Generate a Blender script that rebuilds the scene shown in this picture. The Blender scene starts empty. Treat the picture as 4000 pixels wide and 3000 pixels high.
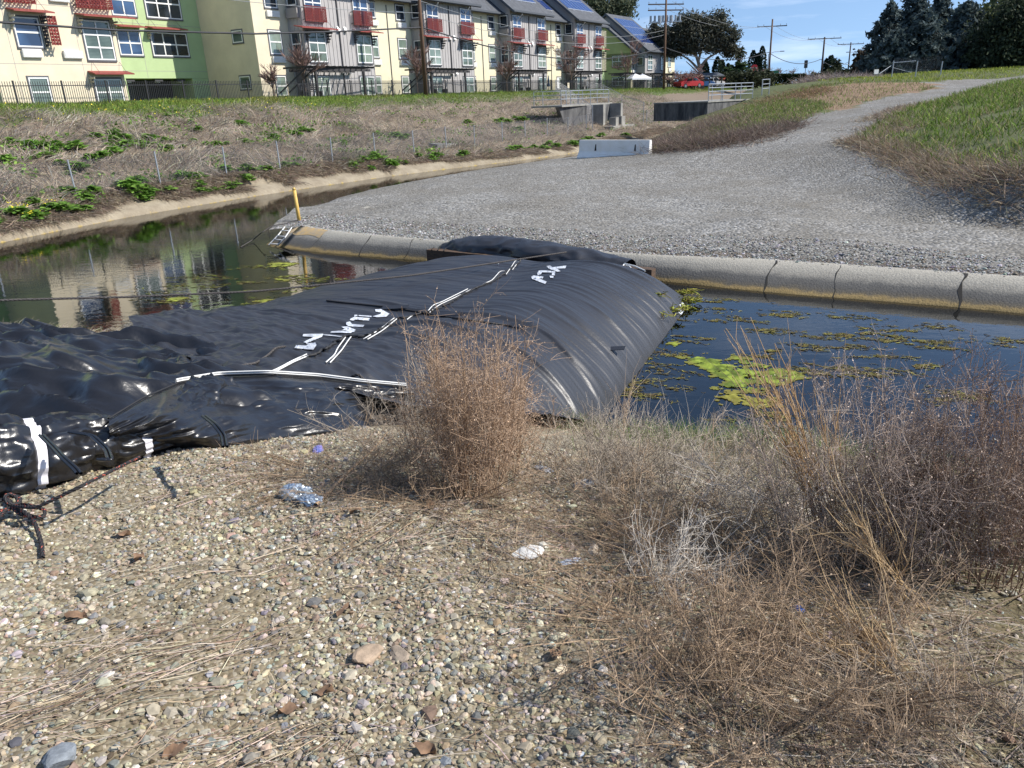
import bpy, bmesh, math, random
import numpy as np
from mathutils import Matrix, Vector
from mathutils.geometry import delaunay_2d_cdt
random.seed(7)
RNG = np.random.default_rng(11)
scene = bpy.context.scene
COL = scene.collection
rad = math.radians

# ---------------------------------------------------------------- camera, sky, sun
CAM_H = 3.3
PITCH, ROLL, FPX = rad(20.3), rad(2.4), 3000.0
SUN_AZ, SUN_EL = rad(95), rad(42)
cd = bpy.data.cameras.new('camera')
cam = bpy.data.objects.new('camera', cd)
COL.objects.link(cam)
cd.sensor_width = 36.0
cd.lens = 36.0 * FPX / 4000.0
cd.clip_start, cd.clip_end = 0.05, 5000
cam.matrix_world = (Matrix.Translation((0, 0, CAM_H)) @ Matrix.Rotation(math.pi / 2 - PITCH, 4, 'X')
                    @ Matrix.Rotation(-ROLL, 4, 'Z'))
scene.camera = cam
scene.view_settings.view_transform = 'Standard'
scene.view_settings.look = 'None'
scene.view_settings.exposure = 0.7
scene.view_settings.gamma = 1.0
scene.cycles.max_bounces = 6
scene.cycles.transparent_max_bounces = 12
scene.cycles.caustics_reflective = False
scene.cycles.caustics_refractive = False

w = bpy.data.worlds.new('World')
scene.world = w
w.use_nodes = True
nt = w.node_tree
nt.nodes.clear()
wo = nt.nodes.new('ShaderNodeOutputWorld')
bg = nt.nodes.new('ShaderNodeBackground')
bg.inputs[1].default_value = 0.11
sk = nt.nodes.new('ShaderNodeTexSky')
sk.sky_type = 'NISHITA'
sk.sun_disc = False
sk.sun_elevation = SUN_EL
sk.sun_rotation = SUN_AZ
sk.altitude = 0
sk.air_density = 1.0
sk.dust_density = 0.3
sk.ozone_density = 3.0
tc = nt.nodes.new('ShaderNodeTexCoord')
lift = nt.nodes.new('ShaderNodeVectorMath')
lift.operation = 'ADD'
lift.inputs[1].default_value = (0, 0, 0.17)      # a clear winter sky: blue almost down to the horizon
nt.links.new(tc.outputs['Generated'], lift.inputs[0])
nrm = nt.nodes.new('ShaderNodeVectorMath')
nrm.operation = 'NORMALIZE'
nt.links.new(lift.outputs[0], nrm.inputs[0])
nt.links.new(nrm.outputs[0], sk.inputs[0])
# thin high cloud streaks
mp = nt.nodes.new('ShaderNodeMapping')
mp.inputs['Scale'].default_value = (2.2, 1.3, 16)
mp.inputs['Rotation'].default_value = (0.12, 0.1, 0.6)
nz = nt.nodes.new('ShaderNodeTexNoise')
nz.inputs['Scale'].default_value = 2.3
nz.inputs['Detail'].default_value = 7
nz.inputs['Roughness'].default_value = 0.6
rp = nt.nodes.new('ShaderNodeValToRGB')
rp.color_ramp.elements[0].position = 0.5
rp.color_ramp.elements[1].position = 0.8
rp.color_ramp.elements[1].color = (0.4, 0.4, 0.4, 1)
mx = nt.nodes.new('ShaderNodeMixRGB')
mx.inputs[2].default_value = (7.6, 8.2, 9.2, 1)
nt.links.new(tc.outputs['Generated'], mp.inputs[0])
nt.links.new(mp.outputs[0], nz.inputs[0])
nt.links.new(nz.outputs[0], rp.inputs[0])
nt.links.new(rp.outputs[0], mx.inputs[0])
nt.links.new(sk.outputs[0], mx.inputs[1])
nt.links.new(mx.outputs[0], bg.inputs[0])
nt.links.new(bg.outputs[0], wo.inputs[0])

sd = bpy.data.lights.new('sun', 'SUN')
sd.energy = 4.0
sd.angle = rad(0.5)
sd.color = (1.0, 0.95, 0.87)
sun = bpy.data.objects.new('sun', sd)
COL.objects.link(sun)
sdir = Vector((math.sin(SUN_AZ) * math.cos(SUN_EL), math.cos(SUN_AZ) * math.cos(SUN_EL), math.sin(SUN_EL)))
sun.rotation_euler = sdir.to_track_quat('Z', 'Y').to_euler()
sun.location = (30, 0, 40)

# ---------------------------------------------------------------- survey helpers: a pixel of the 4000x3000 photo into a point
_R = np.array(cam.matrix_world.to_3x3())
_C = np.array([0, 0, CAM_H])
def ray(px, py):
    return _R @ np.array([(px - 2000) / FPX, (1500 - py) / FPX, -1.0])
def atz(px, py, z):
    d = ray(px, py)
    return _C + d * ((z - CAM_H) / d[2])
def atY(px, py, Y):
    d = ray(px, py)
    return _C + d * (Y / d[1])
def hit(px, py, hf, t0=0.5, t1=300):
    """first point where the ray of a pixel meets the height field hf(x, y)"""
    d = ray(px, py)
    for n in (700, 60, 60):
        ts = np.geomspace(t0, t1, n)
        p = _C[None] + d[None] * ts[:, None]
        b = p[:, 2] < hf(p[:, 0], p[:, 1])
        if not b.any(): return p[-1]
        i = max(1, int(np.argmax(b)))
        t0, t1 = ts[i - 1], ts[i]
    return _C + d * t1
# facade frame: s along the street front, k out of it, z up
FA = rad(31.75)
FO = np.array([-16.28, 61.74])
FU = np.array([math.sin(FA), math.cos(FA)])
FN = np.array([math.cos(FA), -math.sin(FA)])
def fac(px, py, k=0.0):
    d = ray(px, py)
    o = FO + FN * k
    p = _C + d * ((o @ FN) / (d[:2] @ FN))
    return (p[:2] - o) @ FU, p[2]
def fw(s, k, z=0.0):
    p = FO + FU * s + FN * k
    return np.array([p[0], p[1], z])

# ---------------------------------------------------------------- noise
_perm = np.random.default_rng(3).permutation(256)
_perm = np.concatenate([_perm, _perm, _perm])
_ga = np.random.default_rng(4).uniform(0, 2 * np.pi, 256)
def pnoise(x, y):
    x = np.asarray(x, float); y = np.asarray(y, float)
    xi = np.floor(x).astype(int); yi = np.floor(y).astype(int)
    xf, yf = x - xi, y - yi
    def g(ix, iy, fx, fy):
        a = _ga[_perm[(_perm[ix & 255] + iy) & 255]]
        return np.cos(a) * fx + np.sin(a) * fy
    u = xf * xf * xf * (xf * (xf * 6 - 15) + 10); v = yf * yf * yf * (yf * (yf * 6 - 15) + 10)
    a = g(xi, yi, xf, yf); b = g(xi + 1, yi, xf - 1, yf)
    c = g(xi, yi + 1, xf, yf - 1); d = g(xi + 1, yi + 1, xf - 1, yf - 1)
    return 1.5 * ((a + (b - a) * u) * (1 - v) + (c + (d - c) * u) * v)
def fbm(x, y, o=4, r=.5):
    t = 0; a = 1
    for i in range(o):
        t = t + a * pnoise(x * 2 ** i + 17.3 * i, y * 2 ** i - 9.1 * i); a *= r
    return t
def ridged(x, y, o=3, r=.5):
    t = 0; a = 1
    for i in range(o):
        t = t + a * (1 - 2 * np.abs(pnoise(x * 2 ** i + 31.7 * i, y * 2 ** i + 5.3 * i))); a *= r
    return t
def voro(x, y):
    x = np.asarray(x, float); y = np.asarray(y, float)
    xi = np.floor(x).astype(int); yi = np.floor(y).astype(int)
    f1 = np.full(x.shape, 9.); f2 = np.full(x.shape, 9.); idv = np.zeros(x.shape)
    for dx in (-1, 0, 1):
        for dy in (-1, 0, 1):
            h = _perm[(_perm[(xi + dx) & 255] + yi + dy) & 255]
            px = xi + dx + (_ga[h] / 6.2832); py = yi + dy + (_ga[(h + 91) & 255] / 6.2832)
            d = np.hypot(px - x, py - y)
            n = d < f1
            f2 = np.where(n, f1, np.minimum(f2, d)); idv = np.where(n, h, idv); f1 = np.where(n, d, f1)
    return f1, f2, idv
def sstep(a, b, x):
    t = np.clip((np.asarray(x, float) - a) / (b - a), 0, 1)
    return t * t * (3 - 2 * t)

# ---------------------------------------------------------------- materials
def mat(name, col, rough=.8, var=0.0, scale=4.0, bump=0.0, bscale=None, metal=0.0, attr=False, spec=.5, col2=None, detail=5, coords='Object', trans=0.0, stretch=None):
    m = bpy.data.materials.new(name)
    m.use_nodes = True
    t = m.node_tree
    b = t.nodes['Principled BSDF']
    b.inputs['Roughness'].default_value = rough
    b.inputs['Metallic'].default_value = metal
    b.inputs['Specular IOR Level'].default_value = spec
    b.inputs['Base Color'].default_value = (*col, 1)
    out = None
    tcn = None
    if var or bump or col2:
        tcn = t.nodes.new('ShaderNodeTexCoord')
        src = tcn.outputs[coords]
        if stretch:
            mp = t.nodes.new('ShaderNodeMapping'); mp.inputs['Scale'].default_value = stretch
            t.links.new(src, mp.inputs[0]); src = mp.outputs[0]
    if attr:
        a = t.nodes.new('ShaderNodeAttribute'); a.attribute_name = 'Col'
        out = a.outputs['Color']
    if var or col2:
        n = t.nodes.new('ShaderNodeTexNoise'); n.inputs['Scale'].default_value = scale
        n.inputs['Detail'].default_value = detail; n.inputs['Roughness'].default_value = .65
        t.links.new(src, n.inputs[0])
        r = t.nodes.new('ShaderNodeValToRGB')
        c2 = col2 if col2 else tuple(c * (1 - var) for c in col)
        c1 = col if col2 else tuple(min(1, c * (1 + var)) for c in col)
        r.color_ramp.elements[0].position = .35; r.color_ramp.elements[1].position = .65
        r.color_ramp.elements[0].color = (*c2, 1); r.color_ramp.elements[1].color = (*c1, 1)
        t.links.new(n.outputs[0], r.inputs[0])
        if out is not None:
            mm = t.nodes.new('ShaderNodeMixRGB'); mm.blend_type = 'MULTIPLY'; mm.inputs[0].default_value = 1
            t.links.new(out, mm.inputs[1]); t.links.new(r.outputs[0], mm.inputs[2]); out = mm.outputs[0]
        else: out = r.outputs[0]
    if out is not None: t.links.new(out, b.inputs['Base Color'])
    if bump:
        n2 = t.nodes.new('ShaderNodeTexNoise'); n2.inputs['Scale'].default_value = bscale or scale * 3
        n2.inputs['Detail'].default_value = 4
        t.links.new(src, n2.inputs[0])
        bp = t.nodes.new('ShaderNodeBump'); bp.inputs['Strength'].default_value = 1; bp.inputs['Distance'].default_value = bump
        t.links.new(n2.outputs[0], bp.inputs['Height']); t.links.new(bp.outputs[0], b.inputs['Normal'])
    if trans:
        tr = t.nodes.new('ShaderNodeBsdfTranslucent'); ms = t.nodes.new('ShaderNodeMixShader'); ms.inputs[0].default_value = trans
        if out is not None: t.links.new(out, tr.inputs[0])
        else: tr.inputs[0].default_value = (*col, 1)
        o = t.nodes['Material Output']
        t.links.new(b.outputs[0], ms.inputs[1]); t.links.new(tr.outputs[0], ms.inputs[2]); t.links.new(ms.outputs[0], o.inputs[0])
    return m

# ---------------------------------------------------------------- mesh helpers
def tag(o, label=None, cat=None, group=None, kind=None):
    if label: o['label'] = label
    if cat: o['category'] = cat
    if group: o['group'] = group
    if kind: o['kind'] = kind
    return o
def empty(name, loc, rz=0.0, label=None, cat=None, group=None):
    o = bpy.data.objects.new(name, None)
    o.empty_display_size = .2
    o.location = tuple(float(v) for v in loc); o.rotation_euler = (0, 0, rz)
    COL.objects.link(o)
    return tag(o, label, cat, group)
def link(name, me, m=None, parent=None):
    o = bpy.data.objects.new(name, me)
    COL.objects.link(o)
    if m is not None:
        for x in (m if isinstance(m, (list, tuple)) else [m]): me.materials.append(x)
    if parent is not None: o.parent = parent
    return o
def mesh_np(name, V, F, m=None, col=None, smooth=False, parent=None):
    """V (n,3), F an (k,3) or (k,4) index array or a list of such arrays, col (n,3) per vertex"""
    V = np.ascontiguousarray(V, dtype=np.float32).reshape(-1, 3)
    Fs = F if isinstance(F, list) else [F]
    Fs = [np.asarray(f, dtype=np.int32) for f in Fs if len(f)]
    me = bpy.data.meshes.new(name)
    me.vertices.add(len(V)); me.vertices.foreach_set('co', V.ravel())
    li = np.concatenate([f.ravel() for f in Fs])
    cnt = np.concatenate([np.full(len(f), f.shape[1], np.int32) for f in Fs])
    me.loops.add(len(li)); me.loops.foreach_set('vertex_index', li)
    me.polygons.add(len(cnt))
    me.polygons.foreach_set('loop_start', np.concatenate([[0], np.cumsum(cnt)[:-1]]).astype(np.int32))
    me.update(calc_edges=True)
    me.polygons.foreach_set('use_smooth', np.full(len(cnt), smooth))
    if col is not None:
        a = me.color_attributes.new('Col', 'FLOAT_COLOR', 'POINT')
        c = np.ones((len(V), 4), np.float32); c[:, :3] = np.asarray(col).reshape(-1, 3) if np.ndim(col) > 1 else col
        a.data.foreach_set('color', c.ravel())
    me.update()
    return link(name, me, m, parent)
class MB:
    """collects boxes, bars and prisms and links them as one mesh"""
    def __init__(s): s.v = []; s.f = []
    def raw(s, vs, fs):
        b = len(s.v); s.v += [tuple(map(float, x)) for x in vs]; s.f += [tuple(b + i for i in f) for f in fs]; return s
    def box(s, x0, x1, y0, y1, z0, z1):
        return s.raw([(x0, y0, z0), (x1, y0, z0), (x1, y1, z0), (x0, y1, z0), (x0, y0, z1), (x1, y0, z1), (x1, y1, z1), (x0, y1, z1)],
                     [(0, 3, 2, 1), (4, 5, 6, 7), (0, 1, 5, 4), (1, 2, 6, 5), (2, 3, 7, 6), (3, 0, 4, 7)])
    def bar(s, a, b, r, n=6, r2=None):
        a = np.array(a, float); b = np.array(b, float); d = b - a; L = np.linalg.norm(d)
        if L < 1e-6: return s
        d /= L; h = np.array([0, 0, 1.]) if abs(d[2]) < .9 else np.array([1., 0, 0])
        x = np.cross(d, h); x /= np.linalg.norm(x); y = np.cross(d, x)
        r2 = r if r2 is None else r2
        vs = [a + r * (x * math.cos(2 * math.pi * i / n + .3) + y * math.sin(2 * math.pi * i / n + .3)) for i in range(n)]
        vs += [b + r2 * (x * math.cos(2 * math.pi * i / n + .3) + y * math.sin(2 * math.pi * i / n + .3)) for i in range(n)]
        fs = [(i, (i + 1) % n, n + (i + 1) % n, n + i) for i in range(n)] + [tuple(range(n))[::-1], tuple(range(n, 2 * n))]
        return s.raw(vs, fs)
    def beam(s, a, b, wd, ht):
        """rectangular bar, wd across, ht in the upright plane"""
        a = np.array(a, float); b = np.array(b, float); d = b - a; d /= np.linalg.norm(d)
        h = np.array([0, 0, 1.]) if abs(d[2]) < .95 else np.array([0, 1., 0])
        x = np.cross(d, h); x /= np.linalg.norm(x); y = np.cross(x, d)
        vs = []
        for p in (a, b):
            for i, j in ((-1, -1), (1, -1), (1, 1), (-1, 1)): vs.append(p + x * wd / 2 * i + y * ht / 2 * j)
        return s.raw(vs, [(0, 3, 2, 1), (4, 5, 6, 7), (0, 1, 5, 4), (1, 2, 6, 5), (2, 3, 7, 6), (3, 0, 4, 7)])
    def prism(s, poly, vec):
        """polygon (3-D points) extruded by vec"""
        n = len(poly); p = [np.array(q, float) for q in poly]; v = np.array(vec, float)
        return s.raw(p + [q + v for q in p], [tuple(range(n))[::-1], tuple(range(n, 2 * n))] + [(i, (i + 1) % n, n + (i + 1) % n, n + i) for i in range(n)])
    def tube(s, pts, r, n=6):
        V, F = tubes(np.array([pts]), np.full((1, len(pts)), r) if np.isscalar(r) else np.array([r]), n, cap=True)
        return s.raw(V, [tuple(f) for f in F])
    def build(s, name, m=None, parent=None, smooth=False, fix=True):
        me = bpy.data.meshes.new(name); me.from_pydata(s.v, [], s.f)
        if fix:
            bm = bmesh.new(); bm.from_mesh(me); bmesh.ops.recalc_face_normals(bm, faces=bm.faces); bm.to_mesh(me); bm.free()
        if smooth: me.polygons.foreach_set('use_smooth', [True] * len(me.polygons))
        me.update()
        return link(name, me, m, parent)
def tubes(P, R, n=3, cap=False):
    """P (N,K,3) polylines with radii R (N,K) -> verts, quads"""
    P = np.asarray(P, float); R = np.asarray(R, float)
    N, K, _ = P.shape
    T = np.gradient(P, axis=1)
    T /= np.linalg.norm(T, axis=2, keepdims=True) + 1e-9
    mean = P[:, -1] - P[:, 0]
    ref = np.where((np.abs(mean[:, 2:3]) > .8 * (np.linalg.norm(mean, axis=1, keepdims=True) + 1e-9)), np.array([[1., .13, 0]]), np.array([[0.05, .02, 1.]]))
    X = np.cross(T, ref[:, None, :]); X /= np.linalg.norm(X, axis=2, keepdims=True) + 1e-9
    Y = np.cross(T, X)
    an = np.arange(n) * 2 * np.pi / n
    V = P[:, :, None, :] + R[:, :, None, None] * (X[:, :, None, :] * np.cos(an)[None, None, :, None] + Y[:, :, None, :] * np.sin(an)[None, None, :, None])
    i = np.arange(n); j = (i + 1) % n
    k = np.arange(K - 1)[:, None] * n
    q = np.stack([k + i, k + j, k + n + j, k + n + i], -1).reshape(-1, 4)
    F = (np.arange(N)[:, None, None] * (K * n) + q[None]).reshape(-1, 4)
    V = V.reshape(-1, 3)
    if cap and n == 4:
        F = np.concatenate([F, [[3, 2, 1, 0]], [[(K - 1) * n + x for x in range(4)]]])
    return V, F
def blades(B, D, L, Wd, bend=.35, up=None):
    """thin grass ribbons: base B (N,3), lean direction D (N,3), length, width"""
    N = len(B)
    D = D / (np.linalg.norm(D, axis=1, keepdims=True) + 1e-9)
    side = np.cross(D, RNG.normal(size=(N, 3))); side /= np.linalg.norm(side, axis=1, keepdims=True) + 1e-9
    sag = np.zeros((N, 3)); sag[:, 2] = -1; sag[:, :2] = D[:, :2] * .5
    V = np.zeros((N, 5, 3))
    for q, t in enumerate((0, .55)):
        c = B + D * (L * t)[:, None] + sag * (L * bend * t * t)[:, None]
        wv = side * (Wd * (1 - .35 * t) / 2)[:, None]
        V[:, q * 2] = c - wv; V[:, q * 2 + 1] = c + wv
    V[:, 4] = B + D * L[:, None] + sag * (L * bend)[:, None]
    o = np.arange(N)[:, None] * 5
    return V.reshape(-1, 3), [o + np.array([[0, 1, 3, 2]]), o + np.array([[2, 3, 4]])]
def jit(c, n, v=.2, hue=.06, rng=RNG):
    c = np.asarray(c, float)
    b = np.exp(rng.normal(0, v, (n, 1)))
    return np.clip(c[None] * b * (1 + rng.normal(0, hue, (n, 3))), 0, 1)
def pick(cols, n, p=None, v=.15, hue=.05, rng=RNG):
    cols = np.asarray(cols, float)
    return np.clip(cols[rng.choice(len(cols), n, p=p)] * np.exp(rng.normal(0, v, (n, 1))) * (1 + rng.normal(0, hue, (n, 3))), 0, 1)
def in_poly(x, y, poly):
    x = np.asarray(x); y = np.asarray(y); r = np.zeros(x.shape, bool)
    n = len(poly)
    for i in range(n):
        x0, y0 = poly[i][:2]; x1, y1 = poly[(i + 1) % n][:2]
        c = ((y0 > y) != (y1 > y)) & (x < (x1 - x0) * (y - y0) / (y1 - y0 + 1e-12) + x0)
        r ^= c
    return r
def sample_poly(poly, n, rng=RNG):
    p = np.array([q[:2] for q in poly]); lo, hi = p.min(0), p.max(0)
    out = np.zeros((0, 2))
    while len(out) < n:
        c = rng.uniform(lo, hi, (n * 2, 2)); out = np.concatenate([out, c[in_poly(c[:, 0], c[:, 1], p)]])
    return out[:n]
def resample(pts, n):
    p = np.array(pts, float); d = np.concatenate([[0], np.cumsum(np.linalg.norm(np.diff(p, axis=0), axis=1))])
    t = np.linspace(0, d[-1], n)
    return np.stack([np.interp(t, d, p[:, i]) for i in range(p.shape[1])], 1)
def smooth_path(pts, n):
    p = resample(pts, n)
    for _ in range(max(2, n // (2 * len(pts)))):
        q = p.copy(); q[1:-1] = (p[:-2] + p[1:-1] * 2 + p[2:]) / 4; p = q
    return p
def grid_mesh(name, X, Y, Z, m, smooth=True, col=None, parent=None, keep=None):
    h, wd = X.shape
    V = np.stack([X, Y, Z], -1).reshape(-1, 3)
    i = np.arange(h - 1)[:, None] * wd + np.arange(wd - 1)[None]
    F = np.stack([i, i + 1, i + wd + 1, i + wd], -1).reshape(-1, 4)
    if keep is not None:
        kf = keep.ravel()
        F = F[kf[F].any(1)]
        u, inv = np.unique(F, return_inverse=True)
        V = V[u]; F = inv.reshape(F.shape)
        if col is not None: col = np.asarray(col).reshape(-1, 3)[u]
    return mesh_np(name, V, F, m, col, smooth, parent)
# ================================================================ THE GROUND, WATER AND BANKS
def gravel_nodes(m, base, stone_cols, scale, bump, dirt_mix=.3, warp=.0, speck=.5):
    """voronoi stones in object space over a soil colour"""
    t = m.node_tree; b = t.nodes['Principled BSDF']
    c = t.nodes.new('ShaderNodeTexCoord')
    v = t.nodes.new('ShaderNodeTexVoronoi'); v.inputs['Scale'].default_value = scale
    v.inputs['Randomness'].default_value = 1
    t.links.new(c.outputs['Object'], v.inputs['Vector'])
    r = t.nodes.new('ShaderNodeValToRGB'); r.color_ramp.interpolation = 'CONSTANT'
    el = r.color_ramp.elements
    el[0].color = (*stone_cols[0], 1); el[0].position = 0
    el[1].color = (*stone_cols[1], 1); el[1].position = 1 / len(stone_cols)
    for i, sc in enumerate(stone_cols[2:], 2):
        e = el.new(i / len(stone_cols)); e.color = (*sc, 1)
    sx = t.nodes.new('ShaderNodeSeparateColor'); t.links.new(v.outputs['Color'], sx.inputs[0]); t.links.new(sx.outputs[0], r.inputs[0])
    n = t.nodes.new('ShaderNodeTexNoise'); n.inputs['Scale'].default_value = .35; n.inputs['Detail'].default_value = 8; n.inputs['Roughness'].default_value = .7
    t.links.new(c.outputs['Object'], n.inputs[0])
    rr = t.nodes.new('ShaderNodeValToRGB'); rr.color_ramp.elements[0].position = .5 - .14; rr.color_ramp.elements[1].position = .5 + .2
    rr.color_ramp.elements[0].color = (0, 0, 0, 1); rr.color_ramp.elements[1].color = (dirt_mix, dirt_mix, dirt_mix, 1)
    t.links.new(n.outputs[0], rr.inputs[0])
    mx = t.nodes.new('ShaderNodeMixRGB'); mx.inputs[2].default_value = (*base, 1)
    t.links.new(rr.outputs[0], mx.inputs[0]); t.links.new(r.outputs[0], mx.inputs[1])
    bp = t.nodes.new('ShaderNodeBump'); bp.inputs['Distance'].default_value = bump; bp.invert = True
    t.links.new(v.outputs['Distance'], bp.inputs['Height']); t.links.new(bp.outputs[0], b.inputs['Normal'])
    return mx, c, n
def zone_mix(m, top, attr_layers):
    """attr_layers: list of (channel, colour dark, colour light, scale)"""
    t = m.node_tree; b = t.nodes['Principled BSDF']
    a = t.nodes.new('ShaderNodeAttribute'); a.attribute_name = 'Col'
    s = t.nodes.new('ShaderNodeSeparateColor'); t.links.new(a.outputs['Color'], s.inputs[0])
    tc_ = t.nodes.new('ShaderNodeTexCoord')
    out = top.outputs[0]
    for ch, c1, c2, sc in attr_layers:
        n = t.nodes.new('ShaderNodeTexNoise'); n.inputs['Scale'].default_value = sc; n.inputs['Detail'].default_value = 6; n.inputs['Roughness'].default_value = .7
        t.links.new(tc_.outputs['Object'], n.inputs[0])
        r = t.nodes.new('ShaderNodeValToRGB'); r.color_ramp.elements[0].color = (*c1, 1); r.color_ramp.elements[1].color = (*c2, 1)
        r.color_ramp.elements[0].position = .35; r.color_ramp.elements[1].position = .68
        t.links.new(n.outputs[0], r.inputs[0])
        # ragged border: zone value pushed by noise
        ad = t.nodes.new('ShaderNodeMath'); ad.operation = 'ADD'; t.links.new(s.outputs[ch], ad.inputs[0])
        sb = t.nodes.new('ShaderNodeMath'); sb.operation = 'MULTIPLY_ADD'; sb.inputs[1].default_value = 1.6; sb.inputs[2].default_value = -.8
        t.links.new(n.outputs[0], sb.inputs[0]); t.links.new(sb.outputs[0], ad.inputs[1])
        st = t.nodes.new('ShaderNodeMapRange'); st.inputs['From Min'].default_value = .4; st.inputs['From Max'].default_value = .6
        t.links.new(ad.outputs[0], st.inputs[0])
        mx = t.nodes.new('ShaderNodeMixRGB'); t.links.new(st.outputs[0], mx.inputs[0]); t.links.new(out, mx.inputs[1]); t.links.new(r.outputs[0], mx.inputs[2])
        out = mx.outputs[0]
    t.links.new(out, b.inputs['Base Color'])

# ---- near bank
WLX = [-60, -30, -12, -7, -5, -1, 1, 2.5, 4, 8, 20, 60]
WLY = [44, 24, 14, 11.6, 10.8, 8.4, 7.15, 6.8, 6.0, 3.6, -4, -30]
def wl_near(x): return np.interp(x, WLX, WLY)
def h_near(x, y, rough=True):
    x = np.asarray(x, float); y = np.asarray(y, float)
    d = (wl_near(x) - y) * .87
    z = np.interp(d, [-3, -.8, 0, .35, .9, 2, 3.2, 4.4, 6, 12, 60], [-.8, -.5, 0, .22, .45, .85, 1.28, 1.56, 1.7, 1.75, 1.7])
    if rough:
        k = sstep(-.2, .6, d)
        z = z + k * (.05 * fbm(x * .7, y * .7, 3) + .018 * fbm(x * 3.1, y * 3.1, 3) + .006 * pnoise(x * 14, y * 14))
    return z
hn = h_near
def axis(a, b, fine0, fine1, st, coarse):
    l = [fine0]
    g = st
    while l[0] > a: g = min(coarse, g * 1.25); l.insert(0, l[0] - g)
    l += list(np.arange(fine0 + st, fine1, st)); g = st
    while l[-1] < b: g = min(coarse, g * 1.25); l.append(l[-1] + g)
    return np.array(l)
gx = axis(-40, 40, -5.5, 4.5, .045, 2.0); gy = axis(-30, 30, .6, 9.5, .045, 2.0)
X, Y = np.meshgrid(gx, gy)
Z = h_near(X, Y)
keep = (wl_near(X) - Y) > -4
m_near = mat('soil_and_gravel', (.2, .16, .1), .95)
_top, _c, _n = gravel_nodes(m_near, (.2, .16, .1), [(.25, .21, .14), (.33, .285, .2), (.2, .175, .125), (.17, .135, .08), (.4, .355, .27), (.22, .19, .13), (.14, .11, .068)], 62, .006, .85)
moss = sstep(-.1, 2.2, X + .5 * pnoise(X * .8, Y * .8)) * .62 + .1 * fbm(X * 1.1, Y * 1.1)
dampc = sstep(1.3, .1, (wl_near(X) - Y))
zone_mix(m_near, _top, [('Red', (.055, .05, .018), (.15, .12, .06), 3.0), ('Green', (.05, .04, .025), (.1, .08, .05), 4.0)])
colz = np.zeros(X.shape + (3,)); colz[..., 0] = np.clip(moss, 0, 1); colz[..., 1] = dampc * .7
tag(grid_mesh('near_bank', X, Y, Z, m_near, True, colz, keep=keep), kind='structure')

# ---- far left bank: rows of (s, k) along the street front, lofted from the water to the lawn of the flats
def sk_of(p): q = np.array(p[:2]) - FO; return float(q @ FU), float(q @ FN)
wl_px = [(0, 949), (250, 898), (500, 849), (750, 806), (1000, 766), (1250, 728), (1500, 692), (1750, 660), (2000, 631), (2200, 605)]
wl_w = [atz(x, y, 0) for x, y in wl_px]
wl_sk = [sk_of(p) for p in wl_w]
ws, wk = zip(*wl_sk)
WS = [-90, -60] + list(ws) + [6, 12, 16, 22, 60, 140]
WK = [36, 30] + list(wk) + [23.8, 23.6, 23.2, 22.6, 22.0, 22.0]
def kwat(s): return np.interp(s, WS, WK)
BK = [1.5, .7, 0, -.55, None, 13, 8, 6, 4.5, 0, -30, -160]     # k rows (first four relative to the water's edge)
def h_left(s, k, rough=True):
    s = np.asarray(s, float); k = np.asarray(k, float)
    d = kwat(s) - k                                       # metres back from the water
    z = np.interp(d, [-3, -1, 0, .12, .6, .75], [-1, -.7, 0, .16, .34, .36])
    dk = np.maximum(kwat(s) - .75 - 19.5, .05)
    z2 = np.where(k > 19.5, .36 + (kwat(s) - .75 - k) / dk * .46, np.interp(-k, [-19.5, -13, -8, -6, -4.5, 0, 30, 200], [.82, 2.3, 3.5, 3.86, 3.93, 3.96, 4.0, 4.0]))
    z = np.where(d > .75, z2, z)
    if rough:
        a = sstep(.8, 2.5, d) * (1 - .75 * sstep(8, 4, k))
        z = z + a * (.16 * fbm(s * .35, k * .35, 3) + .05 * fbm(s * 1.4, k * 1.4, 3)) + sstep(.3, .8, d) * .03 * pnoise(s * 2, k * 2)
    return z
sa = axis(-90, 140, -34, 45, .35, 6)
kd = np.concatenate([[-3, -1.5, -.6, -.2, 0, .06, .12, .3, .45, .6, .75, 1.0], np.arange(1.35, 21, .4), [23, 27, 35, 50, 80, 120, 180]])
S, D_ = np.meshgrid(sa, kd, indexing='ij')
K_ = kwat(S) - D_
Z = h_left(S, K_)
XY = FO[None, None] + S[..., None] * FU + K_[..., None] * FN
m_bank = mat('bank_soil', (.17, .12, .08), .95, bump=.02, bscale=9)
_t = m_bank.node_tree
_a = _t.nodes.new('ShaderNodeMixRGB'); _a.inputs[0].default_value = 0; _a.inputs[1].default_value = (.18, .14, .1, 1)
zone_mix(m_bank, _a, [('Red', (.05, .075, .015), (.1, .13, .03), 2.2), ('Green', (.22, .18, .125), (.34, .29, .21), 1.3), ('Blue', (.3, .2, .05), (.4, .3, .1), 3)])
colz = np.zeros(S.shape + (3,))
colz[..., 0] = sstep(11, 7.5, K_ + 1.2 * pnoise(S * .3, K_ * .3))
colz[..., 1] = sstep(1.1, .75, D_ + .25 * pnoise(S * .8, D_))
colz[..., 2] = sstep(.08, .03, D_) * .45
tag(grid_mesh('embankment', XY[..., 0], XY[..., 1], Z, m_bank, True, colz), kind='structure')
def hl_w(x, y):
    x = np.asarray(x, float) - FO[0]; y = np.asarray(y, float) - FO[1]
    return h_left(x * FU[0] + y * FU[1], x * FN[0] + y * FN[1])

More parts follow.
